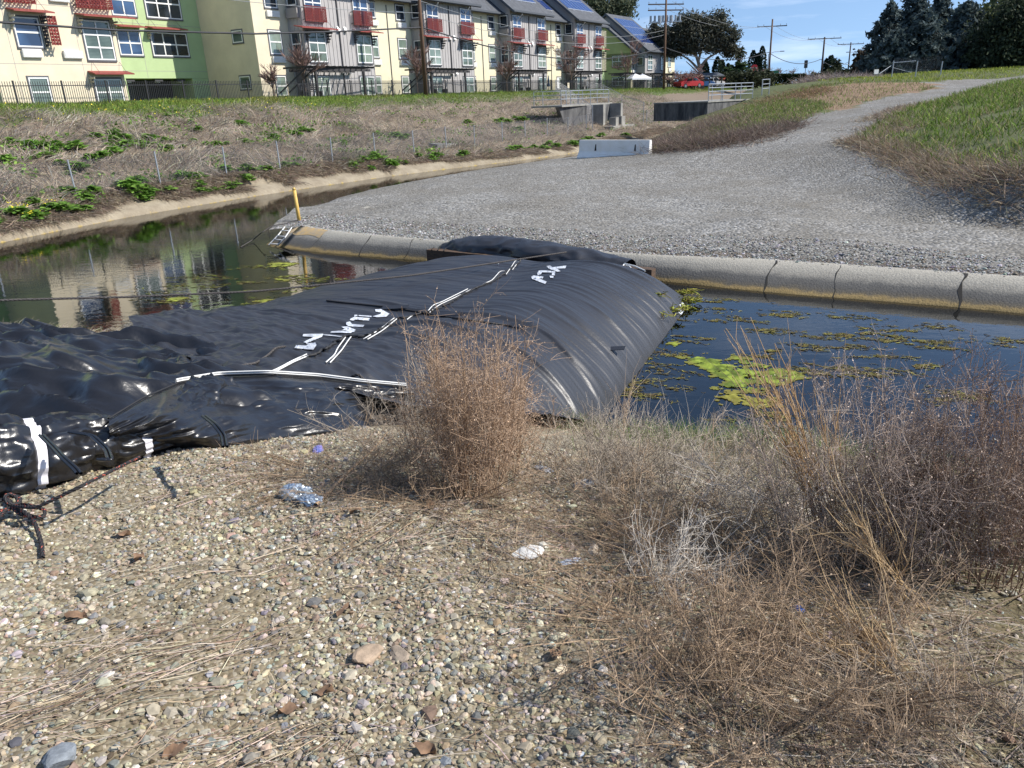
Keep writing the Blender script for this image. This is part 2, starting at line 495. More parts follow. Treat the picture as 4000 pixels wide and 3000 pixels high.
# ---- gravel pad, ramp and levee: thin-plate surface through surveyed points
CT_PX = [(36, 899), (172, 886), (294, 906), (466, 922), (768, 947), (1199, 976), (1452, 994), (1600, 1002), (2010, 1021), (2271, 1039), (2768, 1073), (3000, 1089)]
CT_PX = [(x + 1000, y) for x, y in CT_PX]
CW_PX = [(1000, 953), (1100, 967), (1226, 985), (1452, 1003), (1650, 1018), (2100, 1055), (2588, 1098), (3000, 1143), (3271, 1163), (3768, 1202), (4000, 1227)]
ct = np.array([atz(x, y, .38) for x, y in CT_PX])
ct = np.concatenate([ct, [[9.5, 10.9, .38], [14, 8.2, .38], [24, 2.5, .38], [50, -12, .38]]])
ct[0] = ct[1] + (ct[0] - ct[1]) * .9
EDGE_PX = [(1185, 838), (1250, 812), (1350, 783), (1500, 751), (1750, 702), (2000, 665), (2180, 638)]
ed = np.array([atz(x, y, .02) for x, y in EDGE_PX])
ed = np.concatenate([ed, [[3.2, 42.5, .02], [7.5, 50, .02], [12, 56, .02], [16, 62, .02], [30, 86, .02], [70, 150, .02]]])
ctl = []
for x, y in [(1250, 860), (1500, 860), (1500, 780), (2000, 940), (2000, 800), (2000, 700), (2500, 900), (2500, 960), (3000, 980), (3000, 850), (3500, 950), (3500, 800), (3950, 1040), (3950, 880), (2270, 617), (2540, 598), (2500, 700), (3000, 680), (2800, 600)]:
    ctl.append(atz(x, y, .45 + .03 * math.sin(x)))
for p in ed[:9]: ctl.append(np.array([p[0] + .9, p[1] - .3, .42]))
def at_d(px, py, D):
    d = ray(px, py); return _C + d * (D / math.hypot(d[0], d[1]))
for px, py, D in [(2850, 545, 39), (3050, 495, 43.5), (3200, 450, 48), (3380, 403, 53.5), (3550, 360, 60), (3700, 335, 66), (3930, 307, 75),     # ramp, left edge
                  (3300, 528, 37), (3500, 440, 44), (3600, 403, 50), (3700, 375, 55), (3860, 331, 65), (3985, 303, 75),                 # ramp, right edge
                  (3350, 545, 33.5), (3600, 622, 27), (4000, 717, 20),                                                             # toe of the green hill
                  (3800, 480, 33), (4000, 500, 29), (4000, 350, 50), (3720, 430, 40), (4000, 600, 23.5),
                  (2560, 590, 41.5), (2700, 578, 40.5), (2900, 538, 39.5),                                                           # toe of the left mound
                  (2760, 505, 47), (2900, 440, 52), (3000, 390, 60), (3200, 330, 66), (3350, 308, 70), (3600, 288, 80), (4000, 264, 92), (3450, 345, 63), (3150, 400, 56),
                  (2800, 400, 62), (2768, 462, 54.5), (2860, 428, 57), (2940, 394, 60.5)]:
    ctl.append(at_d(px, py, D))
ctl += [np.array(p) for p in [(12, 8.6, .45), (20, 6, .45), (18, 13, .6), (24, 18, 2.2), (34, 22, 3.8), (60, 40, 4.3), (50, -8, .5), (60, 5, 3.5), (110, 20, 4.4), (110, 120, 4.2), (60, 110, 4.2), (150, 60, 4.3), (40, 75, 4.1), (30, 72, 3.6), (75, 150, 4), (160, 160, 4)]]
ctl += [p + np.array([0, 0, .03]) for p in ct[::2]]
ctl = np.array(ctl)
def tps_fit(P, z, lam=1e-3):
    sc = 20.0; Q = P / sc; n = len(Q)
    r = np.linalg.norm(Q[:, None] - Q[None], axis=2); Kk = np.where(r > 0, r * r * np.log(r + 1e-12), 0) + lam * np.eye(n)
    A = np.zeros((n + 3, n + 3)); A[:n, :n] = Kk; A[:n, n] = 1; A[:n, n + 1:] = Q; A[n, :n] = 1; A[n + 1:, :n] = Q.T
    c = np.linalg.solve(A, np.concatenate([z, np.zeros(3)]))
    def f(x, y):
        x = np.asarray(x, float); y = np.asarray(y, float); sh = x.shape
        q = np.stack([x.ravel(), y.ravel()], 1) / sc; o = np.zeros(len(q))
        for a in range(0, len(q), 20000):
            b = q[a:a + 20000]; r2 = ((b[:, None] - Q[None]) ** 2).sum(2)
            o[a:a + 20000] = (np.where(r2 > 0, .5 * r2 * np.log(r2 + 1e-12), 0) @ c[:n]) + c[n] + b @ c[n + 1:]
        return o.reshape(sh)
    return f
tps = tps_fit(ctl[:, :2], ctl[:, 2], 2e-4)
bound = np.concatenate([ct, [[200, -60, 0], [230, 200, 0], [90, 190, 0]], ed[::-1]])
bpoly = [tuple(p[:2]) for p in bound]
def seg_dist(x, y, line):
    x = np.asarray(x, float); y = np.asarray(y, float); d = np.full(x.shape, 1e9)
    for a, b in zip(line[:-1], line[1:]):
        ab = np.array(b[:2]) - np.array(a[:2]); L = ab @ ab
        t = np.clip(((x - a[0]) * ab[0] + (y - a[1]) * ab[1]) / L, 0, 1)
        d = np.minimum(d, np.hypot(x - a[0] - t * ab[0], y - a[1] - t * ab[1]))
    return d
CURBLINE = [tuple(p[:2]) for p in ct]; EDGELINE = [tuple(p[:2]) for p in ed]
def h_pad(x, y, rough=True):
    x = np.asarray(x, float); y = np.asarray(y, float)
    dc = seg_dist(x, y, CURBLINE); de = seg_dist(x, y, EDGELINE)
    z = np.maximum(tps(x, y), .36)
    z = .02 + (z - .02) * np.interp(de, [0, .5, 1.3], [0, .75, 1])
    z = np.where(dc < 1.2, .38 + (z - .38) * sstep(0, 1.2, dc), z)
    if rough:
        a = sstep(.3, 2.5, np.minimum(dc, de))
        z = z + a * (.07 * fbm(x * .22, y * .22, 3) + .025 * fbm(x * 1.1, y * 1.1, 3)) + sstep(0, .2, dc) * sstep(0, .3, de) * .012 * pnoise(x * 5, y * 5)
    return z
hp = h_pad
pts = []
for a, b, c, d, st in [(-9, 14, 8, 24, .28), (-9, 24, 4, 44, .55), (-6, 70, -15, 100, 1.6), (-6, 230, -60, 200, 7)]:
    gx_, gy_ = np.meshgrid(np.arange(a, b, st), np.arange(c, d, st)); q = np.stack([gx_.ravel(), gy_.ravel()], 1) + RNG.uniform(-.3, .3, (gx_.size, 2)) * st
    if pts:
        for (A, B, C2, D2) in done: q = q[~((q[:, 0] > A) & (q[:, 0] < B) & (q[:, 1] > C2) & (q[:, 1] < D2))]
        done.append((a, b, c, d))
    else: done = [(a, b, c, d)]
    pts.append(q)
pts = np.concatenate(pts)
pts = pts[in_poly(pts[:, 0], pts[:, 1], bpoly)]
pts = pts[seg_dist(pts[:, 0], pts[:, 1], bpoly + bpoly[:1]) > .1]
bd = resample(np.array(bpoly + bpoly[:1]), 3)[:0].tolist()
for a, b in zip(bpoly, bpoly[1:] + bpoly[:1]):
    L = math.dist(a, b); n = max(1, int(L / (.3 if L < 30 else 6)))
    for i in range(n): bd.append((a[0] + (b[0] - a[0]) * i / n, a[1] + (b[1] - a[1]) * i / n))
nb = len(bd)
vs = [Vector(p) for p in bd] + [Vector(p) for p in pts]
o = delaunay_2d_cdt(vs, [], [list(range(nb))], 1, 1e-5)
pv = np.array([(v.x, v.y) for v in o[0]]); pf = [tuple(f) for f in o[2] if len(f) == 3]
pz = h_pad(pv[:, 0], pv[:, 1])
pxpoly = lambda L: [hit(x, y, hp, 15)[:2] for x, y in L]
HILL = pxpoly([(3345, 545), (3470, 590), (3600, 628), (3800, 675), (4060, 735)]) + [(38, 8), (60, 6), (80, 40), (60, 58)] + pxpoly([(3985, 306), (3850, 336), (3700, 378), (3600, 405), (3500, 442), (3420, 480)])
CREST = pxpoly([(3310, 323), (3500, 320), (3650, 322), (3800, 310), (3930, 303)]) + [(80, 90), (60, 110), (30, 90)] + pxpoly([(3200, 318)])
MOUND = pxpoly([(2560, 592), (2720, 578), (2900, 540), (3060, 497), (3200, 452), (3380, 404), (3550, 361), (3650, 345), (3600, 322), (3310, 323), (3180, 335), (3000, 392), (2760, 470), (2620, 520)])
DIRT = pxpoly([(3030, 500), (3200, 452), (3380, 404), (3560, 360), (3690, 332), (3640, 322), (3320, 324), (3180, 345), (3060, 390), (3200, 400), (3250, 420)])
m_pad = mat('crushed_gravel', (.28, .275, .26), .9)
_top, _c, _n = gravel_nodes(m_pad, (.135, .118, .09), [(.2, .195, .18), (.25, .243, .225), (.15, .147, .14), (.31, .3, .28), (.1, .097, .09), (.22, .205, .178), (.17, .17, .166), (.38, .37, .35)], 16, .03, .75)
zone_mix(m_pad, _top, [('Red', (.06, .075, .02), (.12, .13, .04), 1.2), ('Green', (.15, .095, .055), (.3, .2, .12), 1.4), ('Blue', (.06, .05, .038), (.16, .13, .1), 2.2)])
cz = np.zeros((len(pv), 3))
cz[:, 0] = ((pv[:, 1] > 41.5 + .5 * np.abs(pv[:, 0] - 6)) & (pv[:, 0] < 26) | in_poly(pv[:, 0], pv[:, 1], HILL) | in_poly(pv[:, 0], pv[:, 1], CREST) | in_poly(pv[:, 0], pv[:, 1], MOUND) | (pv[:, 1] > 95) | (pv[:, 0] > 70)) * .95
cz[:, 1] = in_poly(pv[:, 0], pv[:, 1], DIRT) * 1.0
cz[:, 2] = sstep(1.0, .15, seg_dist(pv[:, 0], pv[:, 1], CURBLINE)) * np.clip(sstep(-.5, 3, pv[:, 0]) + .25, 0, 1) * .75
tag(mesh_np('gravel_pad', np.column_stack([pv, pz]), np.array(pf), m_pad, cz, True), kind='structure')

# ---- channel bed, far plain, water
m_bed = mat('channel_bed', (.05, .045, .03), .9, var=.4, scale=1.5)
MB().raw([(-120, -60, -1.0), (300, -60, -1.0), (300, 200, -1.0), (-120, 200, -1.0)], [(0, 1, 2, 3)]).build('channel_bed', m_bed).__setitem__('kind', 'structure')
m_far = mat('far_plain', (.1, .11, .045), .95, var=.3, scale=.05)
MB().raw([(-1500, 175, 3.6), (1800, 120, 3.6), (1800, 3000, 3.6), (-1500, 3000, 3.6)], [(0, 1, 2, 3)]).build('ground', m_far).__setitem__('kind', 'structure')
m_water = bpy.data.materials.new('water'); m_water.use_nodes = True
t = m_water.node_tree; t.nodes.clear()
wo_ = t.nodes.new('ShaderNodeOutputMaterial'); ms = t.nodes.new('ShaderNodeMixShader'); gl = t.nodes.new('ShaderNodeBsdfGlossy'); tr = t.nodes.new('ShaderNodeBsdfTransparent')
gl.inputs['Roughness'].default_value = .012; gl.inputs[0].default_value = (1, 1, 1, 1)
tr.inputs[0].default_value = (.42, .46, .34, 1)
fr = t.nodes.new('ShaderNodeFresnel'); fr.inputs[0].default_value = 1.55
tcw = t.nodes.new('ShaderNodeTexCoord'); mpw = t.nodes.new('ShaderNodeMapping'); mpw.inputs['Scale'].default_value = (1.0, 1.7, 1); mpw.inputs['Rotation'].default_value = (0, 0, .4)
nw = t.nodes.new('ShaderNodeTexNoise'); nw.inputs['Scale'].default_value = 3.2; nw.inputs['Detail'].default_value = 3
bw = t.nodes.new('ShaderNodeBump'); bw.inputs['Distance'].default_value = .0022; bw.inputs['Strength'].default_value = 1
t.links.new(tcw.outputs['Object'], mpw.inputs[0]); t.links.new(mpw.outputs[0], nw.inputs[0]); t.links.new(nw.outputs[0], bw.inputs['Height'])
t.links.new(bw.outputs[0], gl.inputs['Normal']); t.links.new(bw.outputs[0], fr.inputs['Normal'])
t.links.new(fr.outputs[0], ms.inputs[0]); t.links.new(tr.outputs[0], ms.inputs[1]); t.links.new(gl.outputs[0], ms.inputs[2]); t.links.new(ms.outputs[0], wo_.inputs[0])
wv = MB().raw([(-110, -40, 0), (110, -40, 0), (110, 170, 0), (-110, 170, 0)], [(0, 1, 2, 3)]).build('water', m_water)
tag(wv, kind='structure')

# ---- concrete curb of the gravel pad (a thing: a long sloped lining with joints)
cw_ = np.array([atz(x, y, 0) for x, y in CW_PX])
cw_ = np.concatenate([cw_, [[9.2, 10.1, 0], [13.7, 7.3, 0], [23.6, 1.6, 0], [49.5, -13, 0]]])
NC = 240
cti = resample(ct[1:], NC); 
# match each top station with the nearest point of the waterline
wl_d = resample(cw_[1:], 1500)
cwi = np.array([wl_d[np.argmin(((wl_d[:, :2] - p[:2]) ** 2).sum(1))] for p in cti]); 
for _ in range(6): cwi[1:-1] = (cwi[:-2] + cwi[1:-1] * 2 + cwi[2:]) / 4
rows = []
for f, z in [(-.22, .39), (-.05, .395), (.1, .37), (.3, .30), (.55, .19), (.8, .08), (1.02, -.01), (1.5, -.25), (2.3, -.8)]:
    p = cti + (cwi - cti) * f; p[:, 2] = z; rows.append(p)
# rounded nose that turns the corner and runs back along the narrow channel
RW = np.array(rows)
nose_c = cti[0] + np.array([.0, .75, 0]); 
head = []
v0 = cwi[0] - cti[0]
ang0 = math.atan2(v0[1], v0[0])
for i, a in enumerate(np.linspace(0, -1.9, 14)[::-1]):
    c_, s_ = math.cos(a), math.sin(a)
    base = cti[0] + (RW[:, 0] - cti[0]) * [1, 1, 1]
    q = RW[:, 0] - cti[0]
    r = np.stack([q[:, 0] * c_ - q[:, 1] * s_, q[:, 0] * s_ + q[:, 1] * c_, q[:, 2]], 1)
    head.append(cti[0] + r)
head = np.array(head).transpose(1, 0, 2)
tail = head[:, :1] + (np.array([ed[3] - ed[0]]) / np.linalg.norm(ed[3] - ed[0]))[None] * np.linspace(6, .4, 10)[None, :, None] * [1, 1, 0]
RW = np.concatenate([tail, head, RW], 1)
m_conc = mat('weathered_concrete', (.34, .315, .26), .85, bump=.01, bscale=30)
t = m_conc.node_tree; b = t.nodes['Principled BSDF']
gn = t.nodes.new('ShaderNodeTexCoord'); sp = t.nodes.new('ShaderNodeSeparateXYZ'); t.links.new(gn.outputs['Object'], sp.inputs[0])
n1 = t.nodes.new('ShaderNodeTexNoise'); n1.inputs['Scale'].default_value = 2.5; n1.inputs['Detail'].default_value = 8; n1.inputs['Roughness'].default_value = .7; t.links.new(gn.outputs['Object'], n1.inputs[0])
ma = t.nodes.new('ShaderNodeMath'); ma.operation = 'MULTIPLY_ADD'; ma.inputs[1].default_value = .16; t.links.new(n1.outputs[0], ma.inputs[0]); t.links.new(sp.outputs[2], ma.inputs[2])
rp_ = t.nodes.new('ShaderNodeValToRGB'); e = rp_.color_ramp.elements
e[0].position = .05; e[0].color = (.1, .075, .025, 1); e[1].position = .115; e[1].color = (.27, .19, .075, 1)
for pos, cc in [(.15, (.1, .085, .06)), (.2, (.085, .08, .072)), (.27, (.11, .105, .095)), (.335, (.27, .25, .21)), (.42, (.36, .335, .28))]:
    x = e.new(pos); x.color = (*cc, 1)
t.links.new(ma.outputs[0], rp_.inputs[0])
n3 = t.nodes.new('ShaderNodeTexNoise'); n3.inputs['Scale'].default_value = 45; n3.inputs['Detail'].default_value = 3; t.links.new(gn.outputs['Object'], n3.inputs[0])
mm = t.nodes.new('ShaderNodeMixRGB'); mm.blend_type = 'OVERLAY'; mm.inputs[0].default_value = .6; t.links.new(rp_.outputs[0], mm.inputs[1]); t.links.new(n3.outputs[0], mm.inputs[2])
t.links.new(mm.outputs[0], b.inputs['Base Color'])
curb = grid_mesh('curb', RW[..., 0], RW[..., 1], RW[..., 2], m_conc, True)
tag(curb, 'long sloped concrete curb with dark waterline stain between the gravel pad and the water', 'concrete curb')
def curb_z(i, f):
    return RW
m_dark = mat('dark_gap', (.02, .018, .015), .9)
m_yel = mat('yellow_paint', (.55, .36, .13), .7, col2=(.36, .3, .22), scale=5, bump=.004, bscale=60)
def strip_on_curb(px, name, m, wdt=.03):
    i = int(np.argmin(np.abs(np.array([abs(proj_px(p)[0] - px) for p in cti]))))
    p = [RW[r, i + 24] for r in range(1, 7)]
    mb = MB()
    d = cti[min(i + 1, NC - 1)] - cti[max(0, i - 1)]; d /= np.linalg.norm(d)
    vs_, fs_ = [], []
    for j, q in enumerate(p):
        wj = wdt * (1 + .8 * math.sin(j * 2.1 + px)); sh = .03 * math.sin(j * 1.7 + px * .3)
        vs_ += [q + d * (sh - wj) + [0, 0, .005], q + d * (sh + wj) + [0, 0, .005]]
    for j in range(len(p) - 1): fs_.append((2 * j, 2 * j + 1, 2 * j + 3, 2 * j + 2))
    return mb.raw(vs_, fs_).build(name, m, curb)
_Ri = np.linalg.inv(_R)
def proj_px(p):
    v = _Ri @ (np.array(p) - _C); return 2000 + FPX * v[0] / -v[2], 1500 - FPX * v[1] / -v[2]
for px, wd in [(3016, .012), (3771, .02), (3290, .006), (1462, .01), (1620, .006), (1290, .005)]: strip_on_curb(px, 'joint', m_dark, wd)
# yellow painted stretch round the nose
i0, i1 = 14, 24 + int(np.argmin([abs(proj_px(p)[0] - 1290) for p in cti]))
yp = RW[1:5, i0:i1 + 1] + np.array([0, 0, .006])
yp[-1] = RW[3, i0:i1 + 1] + (RW[4, i0:i1 + 1] - RW[3, i0:i1 + 1]) * (.35 + .2 * np.sin(np.arange(i1 + 1 - i0) * 1.3))[:, None] + [0, 0, .006]
grid_mesh('painted_band', yp[..., 0], yp[..., 1], yp[..., 2], m_yel, True, parent=curb)
# ================================================================ THE WATER-FILLED DAM
DD = np.array([.4, .917]); DR = np.array([.917, -.4])
def wl_of(x, y): return x * DR[0] + y * DR[1], x * DD[0] + y * DD[1]
def xy_of(w_, l_): return w_ * DR[0] + l_ * DD[0], w_ * DR[1] + l_ * DD[1]
W0, W1 = -9.1, -2.12
def near_edge(w_): return np.interp(w_, [-10, -8.8, -6.7, -5.4, -3.7, -2.75, -2.45, -2.0], [8.9, 7.6, 5.6, 4.7, 4.2, 4.5, 5.6, 7.2])
def far_edge(w_): return np.interp(w_, [-10, -9, -6, -3, -2], [11.6, 12.7, 13.55, 13.2, 12.9])
def dam_top(l_, w_): return np.interp(l_, [3.5, 4.6, 6.0, 8, 11, 12.6, 13.4], [1.36, 1.3, 1.12, .92, .8, .66, .5]) - .42 * sstep(-5.5, -8.8, w_) * sstep(5, 8, l_)
def h_dam(w_, l_, detail=True):
    w_ = np.asarray(w_, float); l_ = np.asarray(l_, float)
    x, y = xy_of(w_, l_)
    g = np.maximum(h_near(x, y, False), -.25)
    dr_ = W1 - w_ ; dl_ = w_ - W0 + .25 * np.sin(l_ * .9); df = far_edge(w_) - l_
    pr = np.sqrt(np.clip(1 - (1 - np.clip(dr_ / 2.5, 0, 1)) ** 2.3, 0, 1))
    pl = np.sqrt(np.clip(1 - (1 - np.clip(dl_ / 2.4, 0, 1)) ** 2.3, 0, 1))
    pf = np.sqrt(np.clip(1 - (1 - np.clip((df + .25) / 1.2, 0, 1)) ** 2.2, 0, 1))
    p = pr * pl * pf
    top = dam_top(l_, w_)
    # slight waist between the two inner tubes under the strap seam
    top = top - .07 * np.exp(-((w_ - seam_w(l_)) / .55) ** 2) * sstep(4.5, 6.5, l_) + .05 * np.sin(w_ * 1.6 + .6)
    z = -.3 + (top + .3) * p
    z = np.where(l_ < near_edge(w_) + .6, np.maximum(z, g + .1), z)
    if detail:
        k = np.clip(p * 1.5, 0, 1)
        # long tension wrinkles across the tube, fanning to the right shoulder
        q = l_ + .32 * sstep(1.8, 0, dr_) * 1.0 + .1 * pnoise(w_ * .5, l_ * .5)
        a = .55 + .45 * pnoise(w_ * .35 + 3, l_ * .6)
        wr = ridged(w_ * .22 + .15 * pnoise(w_ * .8, l_), q * 2.1, 2) * .021 + ridged(w_ * .3 + 7, q * 4.7, 2) * .011 * a + .007 * ridged(w_ * .55 + 2, q * 9.5, 2) * (.4 + a) + .0035 * ridged(w_ * 1.1, q * 19, 2)
        z = z + wr * k * (1 + .5 * sstep(1.5, .3, dr_))
        z = z + .03 * fbm(w_ * .5, l_ * .6, 3) * k
        # slacker, crumpled cloth near the bank
        c = sstep(3.6, .2, l_ - near_edge(w_)) * sstep(-2.4, -3.6, w_)
        z = z + c * (.055 * ridged(w_ * .9, l_ * 1.3 + .4 * w_, 3) + .02 * ridged(w_ * 3, l_ * 4, 2))
        # overlapping cloth seams that leave a step
        for l0, wv in SEAMS:
            ls = np.interp(w_, wv[0], wv[1])
            z = z + .03 * sstep(.0, .05, l_ - ls) * sstep(.5, .05, l_ - ls) * sstep(-.2, .3, dr_)
    return z
SEAM_PX = [(1060, 1455), (1200, 1385), (1330, 1335), (1480, 1275), (1545, 1247), (1600, 1243), (1690, 1210), (1830, 1140), (1920, 1100), (1990, 1050), (2060, 985)]
_sw = [wl_of(*atz(x, y, .95)[:2]) for x, y in SEAM_PX]
def seam_w(l_): return np.interp(l_, [a[1] for a in _sw], [a[0] for a in _sw])
SEAMS = []
for L in ([(1276, 1177), (1520, 1202), (1669, 1228), (1828, 1252), (2100, 1275), (2230, 1313), (2335, 1340), (2480, 1412)],
          [(2010, 1365), (2200, 1395), (2316, 1437), (2398, 1495)]):
    q = sorted(wl_of(*atz(x, y, .85)[:2]) for x, y in L)
    SEAMS.append((0, ([a[0] for a in q], [a[1] for a in q])))
hd_w = lambda x, y: h_dam(*wl_of(np.asarray(x, float), np.asarray(y, float)))
m_poly = mat('woven_black_plastic', (.026, .027, .032), .44, bump=.0018, bscale=55, spec=.62)
m_poly_gloss = mat('glossy_black_plastic', (.013, .013, .015), .29, bump=.003, bscale=26, spec=.7)
dam = empty('water_filled_dam', xy_of(-6, 9) + (0,), 0, 'long black plastic water-filled dam lying across the channel with white stencilled letters', 'inflatable dam')
def dpart(name, me_o):
    me_o.parent = dam; me_o.matrix_parent_inverse = Matrix.Translation(-Vector(dam.location)); return me_o
wv_ = np.linspace(W0 - .35, W1 + .12, 330); lv_ = np.linspace(3.4, 14.1, 620)
Wg, Lg = np.meshgrid(wv_, lv_)
Zg = h_dam(Wg, Lg)
Xg, Yg = xy_of(Wg, Lg)
dpart('cover', grid_mesh('cover', Xg, Yg, Zg, m_poly, True, keep=(Lg > near_edge(Wg) - .06)))
def on_dam(px, py, dz=.006):
    p = hit(px, py, hd_w, 4, 20); p[2] = float(hd_w(p[0], p[1])) + dz; return p
# white stencil letters, as they read in the place
def letter(polys, ox, oy, sc=2.212):
    V, F = [], []
    for poly in polys:
        q = [Vector(((x / sc + ox), (y / sc + oy))) for x, y in poly]
        # subdivide so the paint follows the cloth
        bd_ = []
        for a, b in zip(q, q[1:] + q[:1]):
            n = max(1, int((b - a).length / 6))
            for i in range(n): bd_.append(a + (b - a) * (i / n))
        inn = []
        xs = [v.x for v in bd_]; ys = [v.y for v in bd_]
        for gx_ in np.arange(min(xs), max(xs), 6):
            for gy_ in np.arange(min(ys), max(ys), 5):
                if in_poly(np.array([gx_]), np.array([gy_]), [(v.x, v.y) for v in bd_])[0] and min((v - Vector((gx_, gy_))).length for v in bd_) > 2.5: inn.append(Vector((gx_, gy_)))
        r = delaunay_2d_cdt(bd_ + inn, [], [list(range(len(bd_)))], 1, 1e-4)
        base = len(V)
        V += [on_dam(v.x, v.y, .009) for v in r[0]]; F += [tuple(base + i for i in f) for f in r[2]]
    return MB().raw(V, F).build('stencil_letter', m_white_paint)
m_white_paint = mat('white_stencil_paint', (.55, .58, .63), .65, var=.22, scale=14)
LET = [
 [[(1030, 1020), (1080, 1017), (1155, 1058), (1125, 1084), (1045, 1087), (1008, 1080), (1075, 1060), (1085, 1047), (1035, 1039)], [(885, 1069), (1000, 1076), (1000, 1086), (890, 1077)]],
 [[(850, 1067), (875, 1066), (878, 1078), (850, 1083)], [(818, 1100), (850, 1085), (985, 1095), (978, 1117), (860, 1108), (840, 1117), (810, 1112)], [(782, 1132), (812, 1125), (830, 1146), (938, 1155), (925, 1173), (800, 1166), (778, 1150)]],
 [[(738, 1170), (790, 1167), (862, 1196), (850, 1216), (822, 1216), (772, 1202), (738, 1202), (768, 1190)], [(652, 1211), (720, 1205), (832, 1215), (822, 1225), (642, 1221)]],
 [[(410, 1234), (470, 1232), (582, 1232), (572, 1257), (440, 1313), (408, 1305), (500, 1259), (403, 1253)], [(350, 1329), (430, 1335), (455, 1325), (430, 1318), (515, 1308), (524, 1330), (495, 1371), (333, 1356)], [(560, 1238), (640, 1240), (750, 1253), (745, 1259), (640, 1248)]],
]
for lp in LET: dpart('stencil_letter', letter(lp, 1000, 750))
LET2 = [
 [[(298, 645), (330, 640), (348, 655), (470, 640), (460, 664), (388, 666), (420, 690), (393, 693), (320, 668)]],
 [[(228, 685), (255, 680), (375, 690), (370, 726), (343, 720), (350, 701), (262, 698), (250, 715), (222, 725), (218, 705)], [(325, 728), (360, 728), (358, 747), (330, 745)]],
 [[(166, 738), (185, 725), (272, 735), (265, 752), (232, 750), (300, 780), (285, 799), (175, 756)]],
 [[(1420, 1018), (1442, 1008), (1520, 1052), (1488, 1084), (1440, 1047)], [(1447, 978), (1476, 955), (1500, 990), (1482, 1026), (1458, 1000)]],
]
for lp in LET2: dpart('stencil_letter', letter(lp, 2000, 750))
# white edged webbing straps laced along the middle
m_strap = mat('white_webbing', (.72, .72, .7), .7)
m_black_rope = mat('black_cord', (.02, .02, .022), .7)
def on_path(pxs, n, dz=.012): return np.array([on_dam(x, y, dz) for x, y in smooth_path(pxs, n)])
def z2(L, ox=1000, oy=750): return [(ox + x / 2.212, oy + y / 2.212) for x, y in L]
STR = [[(118, 1572), (200, 1535), (300, 1480), (440, 1414)], [(170, 1566), (330, 1480), (460, 1425)], [(604, 1487), (680, 1420), (705, 1362), (775, 1265)], [(640, 1490), (740, 1380), (800, 1290), (822, 1262)],
       [(930, 1282), (1060, 1205), (1195, 1098)], [(965, 1284), (1090, 1210), (1222, 1102)], [(1305, 1112), (1345, 1080), (1385, 1062)], [(1480, 1045), (1530, 985), (1600, 960), (1690, 915), (1830, 845)], [(1500, 1050), (1580, 985), (1720, 920), (1860, 850)],
       [(1960, 805), (2040, 770), (2110, 690), (2150, 690)], [(2160, 720), (2212, 645), (2240, 600), (2300, 575)], [(2215, 680), (2260, 620), (2290, 590)]]
for S_ in STR:
    p = on_path(z2(S_), 26, .014)
    V, F = tubes(p[None], np.full((1, 26), .0065), 5)
    dpart('webbing_strap', mesh_np('webbing_strap', V, F, m_strap, smooth=True))
# lacing cord beside the straps
p = on_path(z2([(480, 1430), (640, 1350), (780, 1255), (940, 1262), (1100, 1190), (1210, 1102), (1310, 1095), (1380, 1068), (1480, 1048), (1640, 985), (1780, 900), (1870, 850), (2020, 790), (2110, 740), (2230, 650), (2330, 560)]), 120, .018)
p[:, :2] += .012 * RNG.normal(size=(120, 2)); 
V, F = tubes(p[None], np.full((1, 120), .013), 5); dpart('lacing_cord', mesh_np('lacing_cord', V, F, m_black_rope, smooth=True))
for L, r in [([(610, 945), (720, 958), (1150, 1002), (1480, 1056)], .012), ([(1480, 1062), (1640, 1085), (1830, 1112), (2212, 1165)], .01)]:
    p = on_path(z2(L), 60, .012); V, F = tubes(p[None], np.full((1, 60), r), 4); dpart('hem_cord', mesh_np('hem_cord', V, F, m_black_rope, smooth=True))
# small loose tabs of the cloth on the seams
for x, y in [(1525, 1214), (1550, 1213), (2025, 1285), (2395, 1375), (1745, 1240)]:
    c = on_dam(x, y, .02); a = np.array([.13, -.03, .01]); b_ = np.array([.03, .07, .025])
    mb = MB().prism([c - a, c + a * [1, 1, 1], c + a + b_, c - a + b_], (0, 0, .006)); dpart('loose_tab', mb.build('loose_tab', m_poly))

# far end: folded roll of the same cloth on a timber beam against the curb
rp_px = [(1722, 986, .18), (1800, 975, .3), (1900, 972, .38), (2010, 978, .4), (2100, 990, .42), (2200, 1002, .38), (2300, 1018, .33), (2400, 1034, .28), (2462, 1044, .26)]
n_ = 80
cen = smooth_path([tuple(atz(x, y, z)) for x, y, z in rp_px], n_)
u_ = np.linspace(0, 1, n_); th = np.linspace(0, 2 * np.pi, 41)
rad_ = np.interp(u_, [0, .04, .15, .4, .62, .8, .95, 1], [.12, .24, .32, .3, .29, .25, .21, .17])
T_ = np.gradient(cen, axis=0); T_ /= np.linalg.norm(T_, axis=1, keepdims=True)
N_ = np.cross(T_, [0, 0, 1.]); N_ /= np.linalg.norm(N_, axis=1, keepdims=True)
TH, UU = np.meshgrid(th, u_)
rr = rad_[:, None] * (1 + .16 * ridged(UU * 9, TH * .9, 3) + .1 * pnoise(UU * 4, TH * .7))
rr[:, -1] = rr[:, 0]
P_ = cen[:, None] + rr[..., None] * (N_[:, None] * 1.25 * np.cos(TH)[..., None] + np.array([0, 0, .72]) * np.sin(TH)[..., None])
dpart('rolled_end', grid_mesh('rolled_end', P_[..., 0], P_[..., 1], P_[..., 2], m_poly, True))
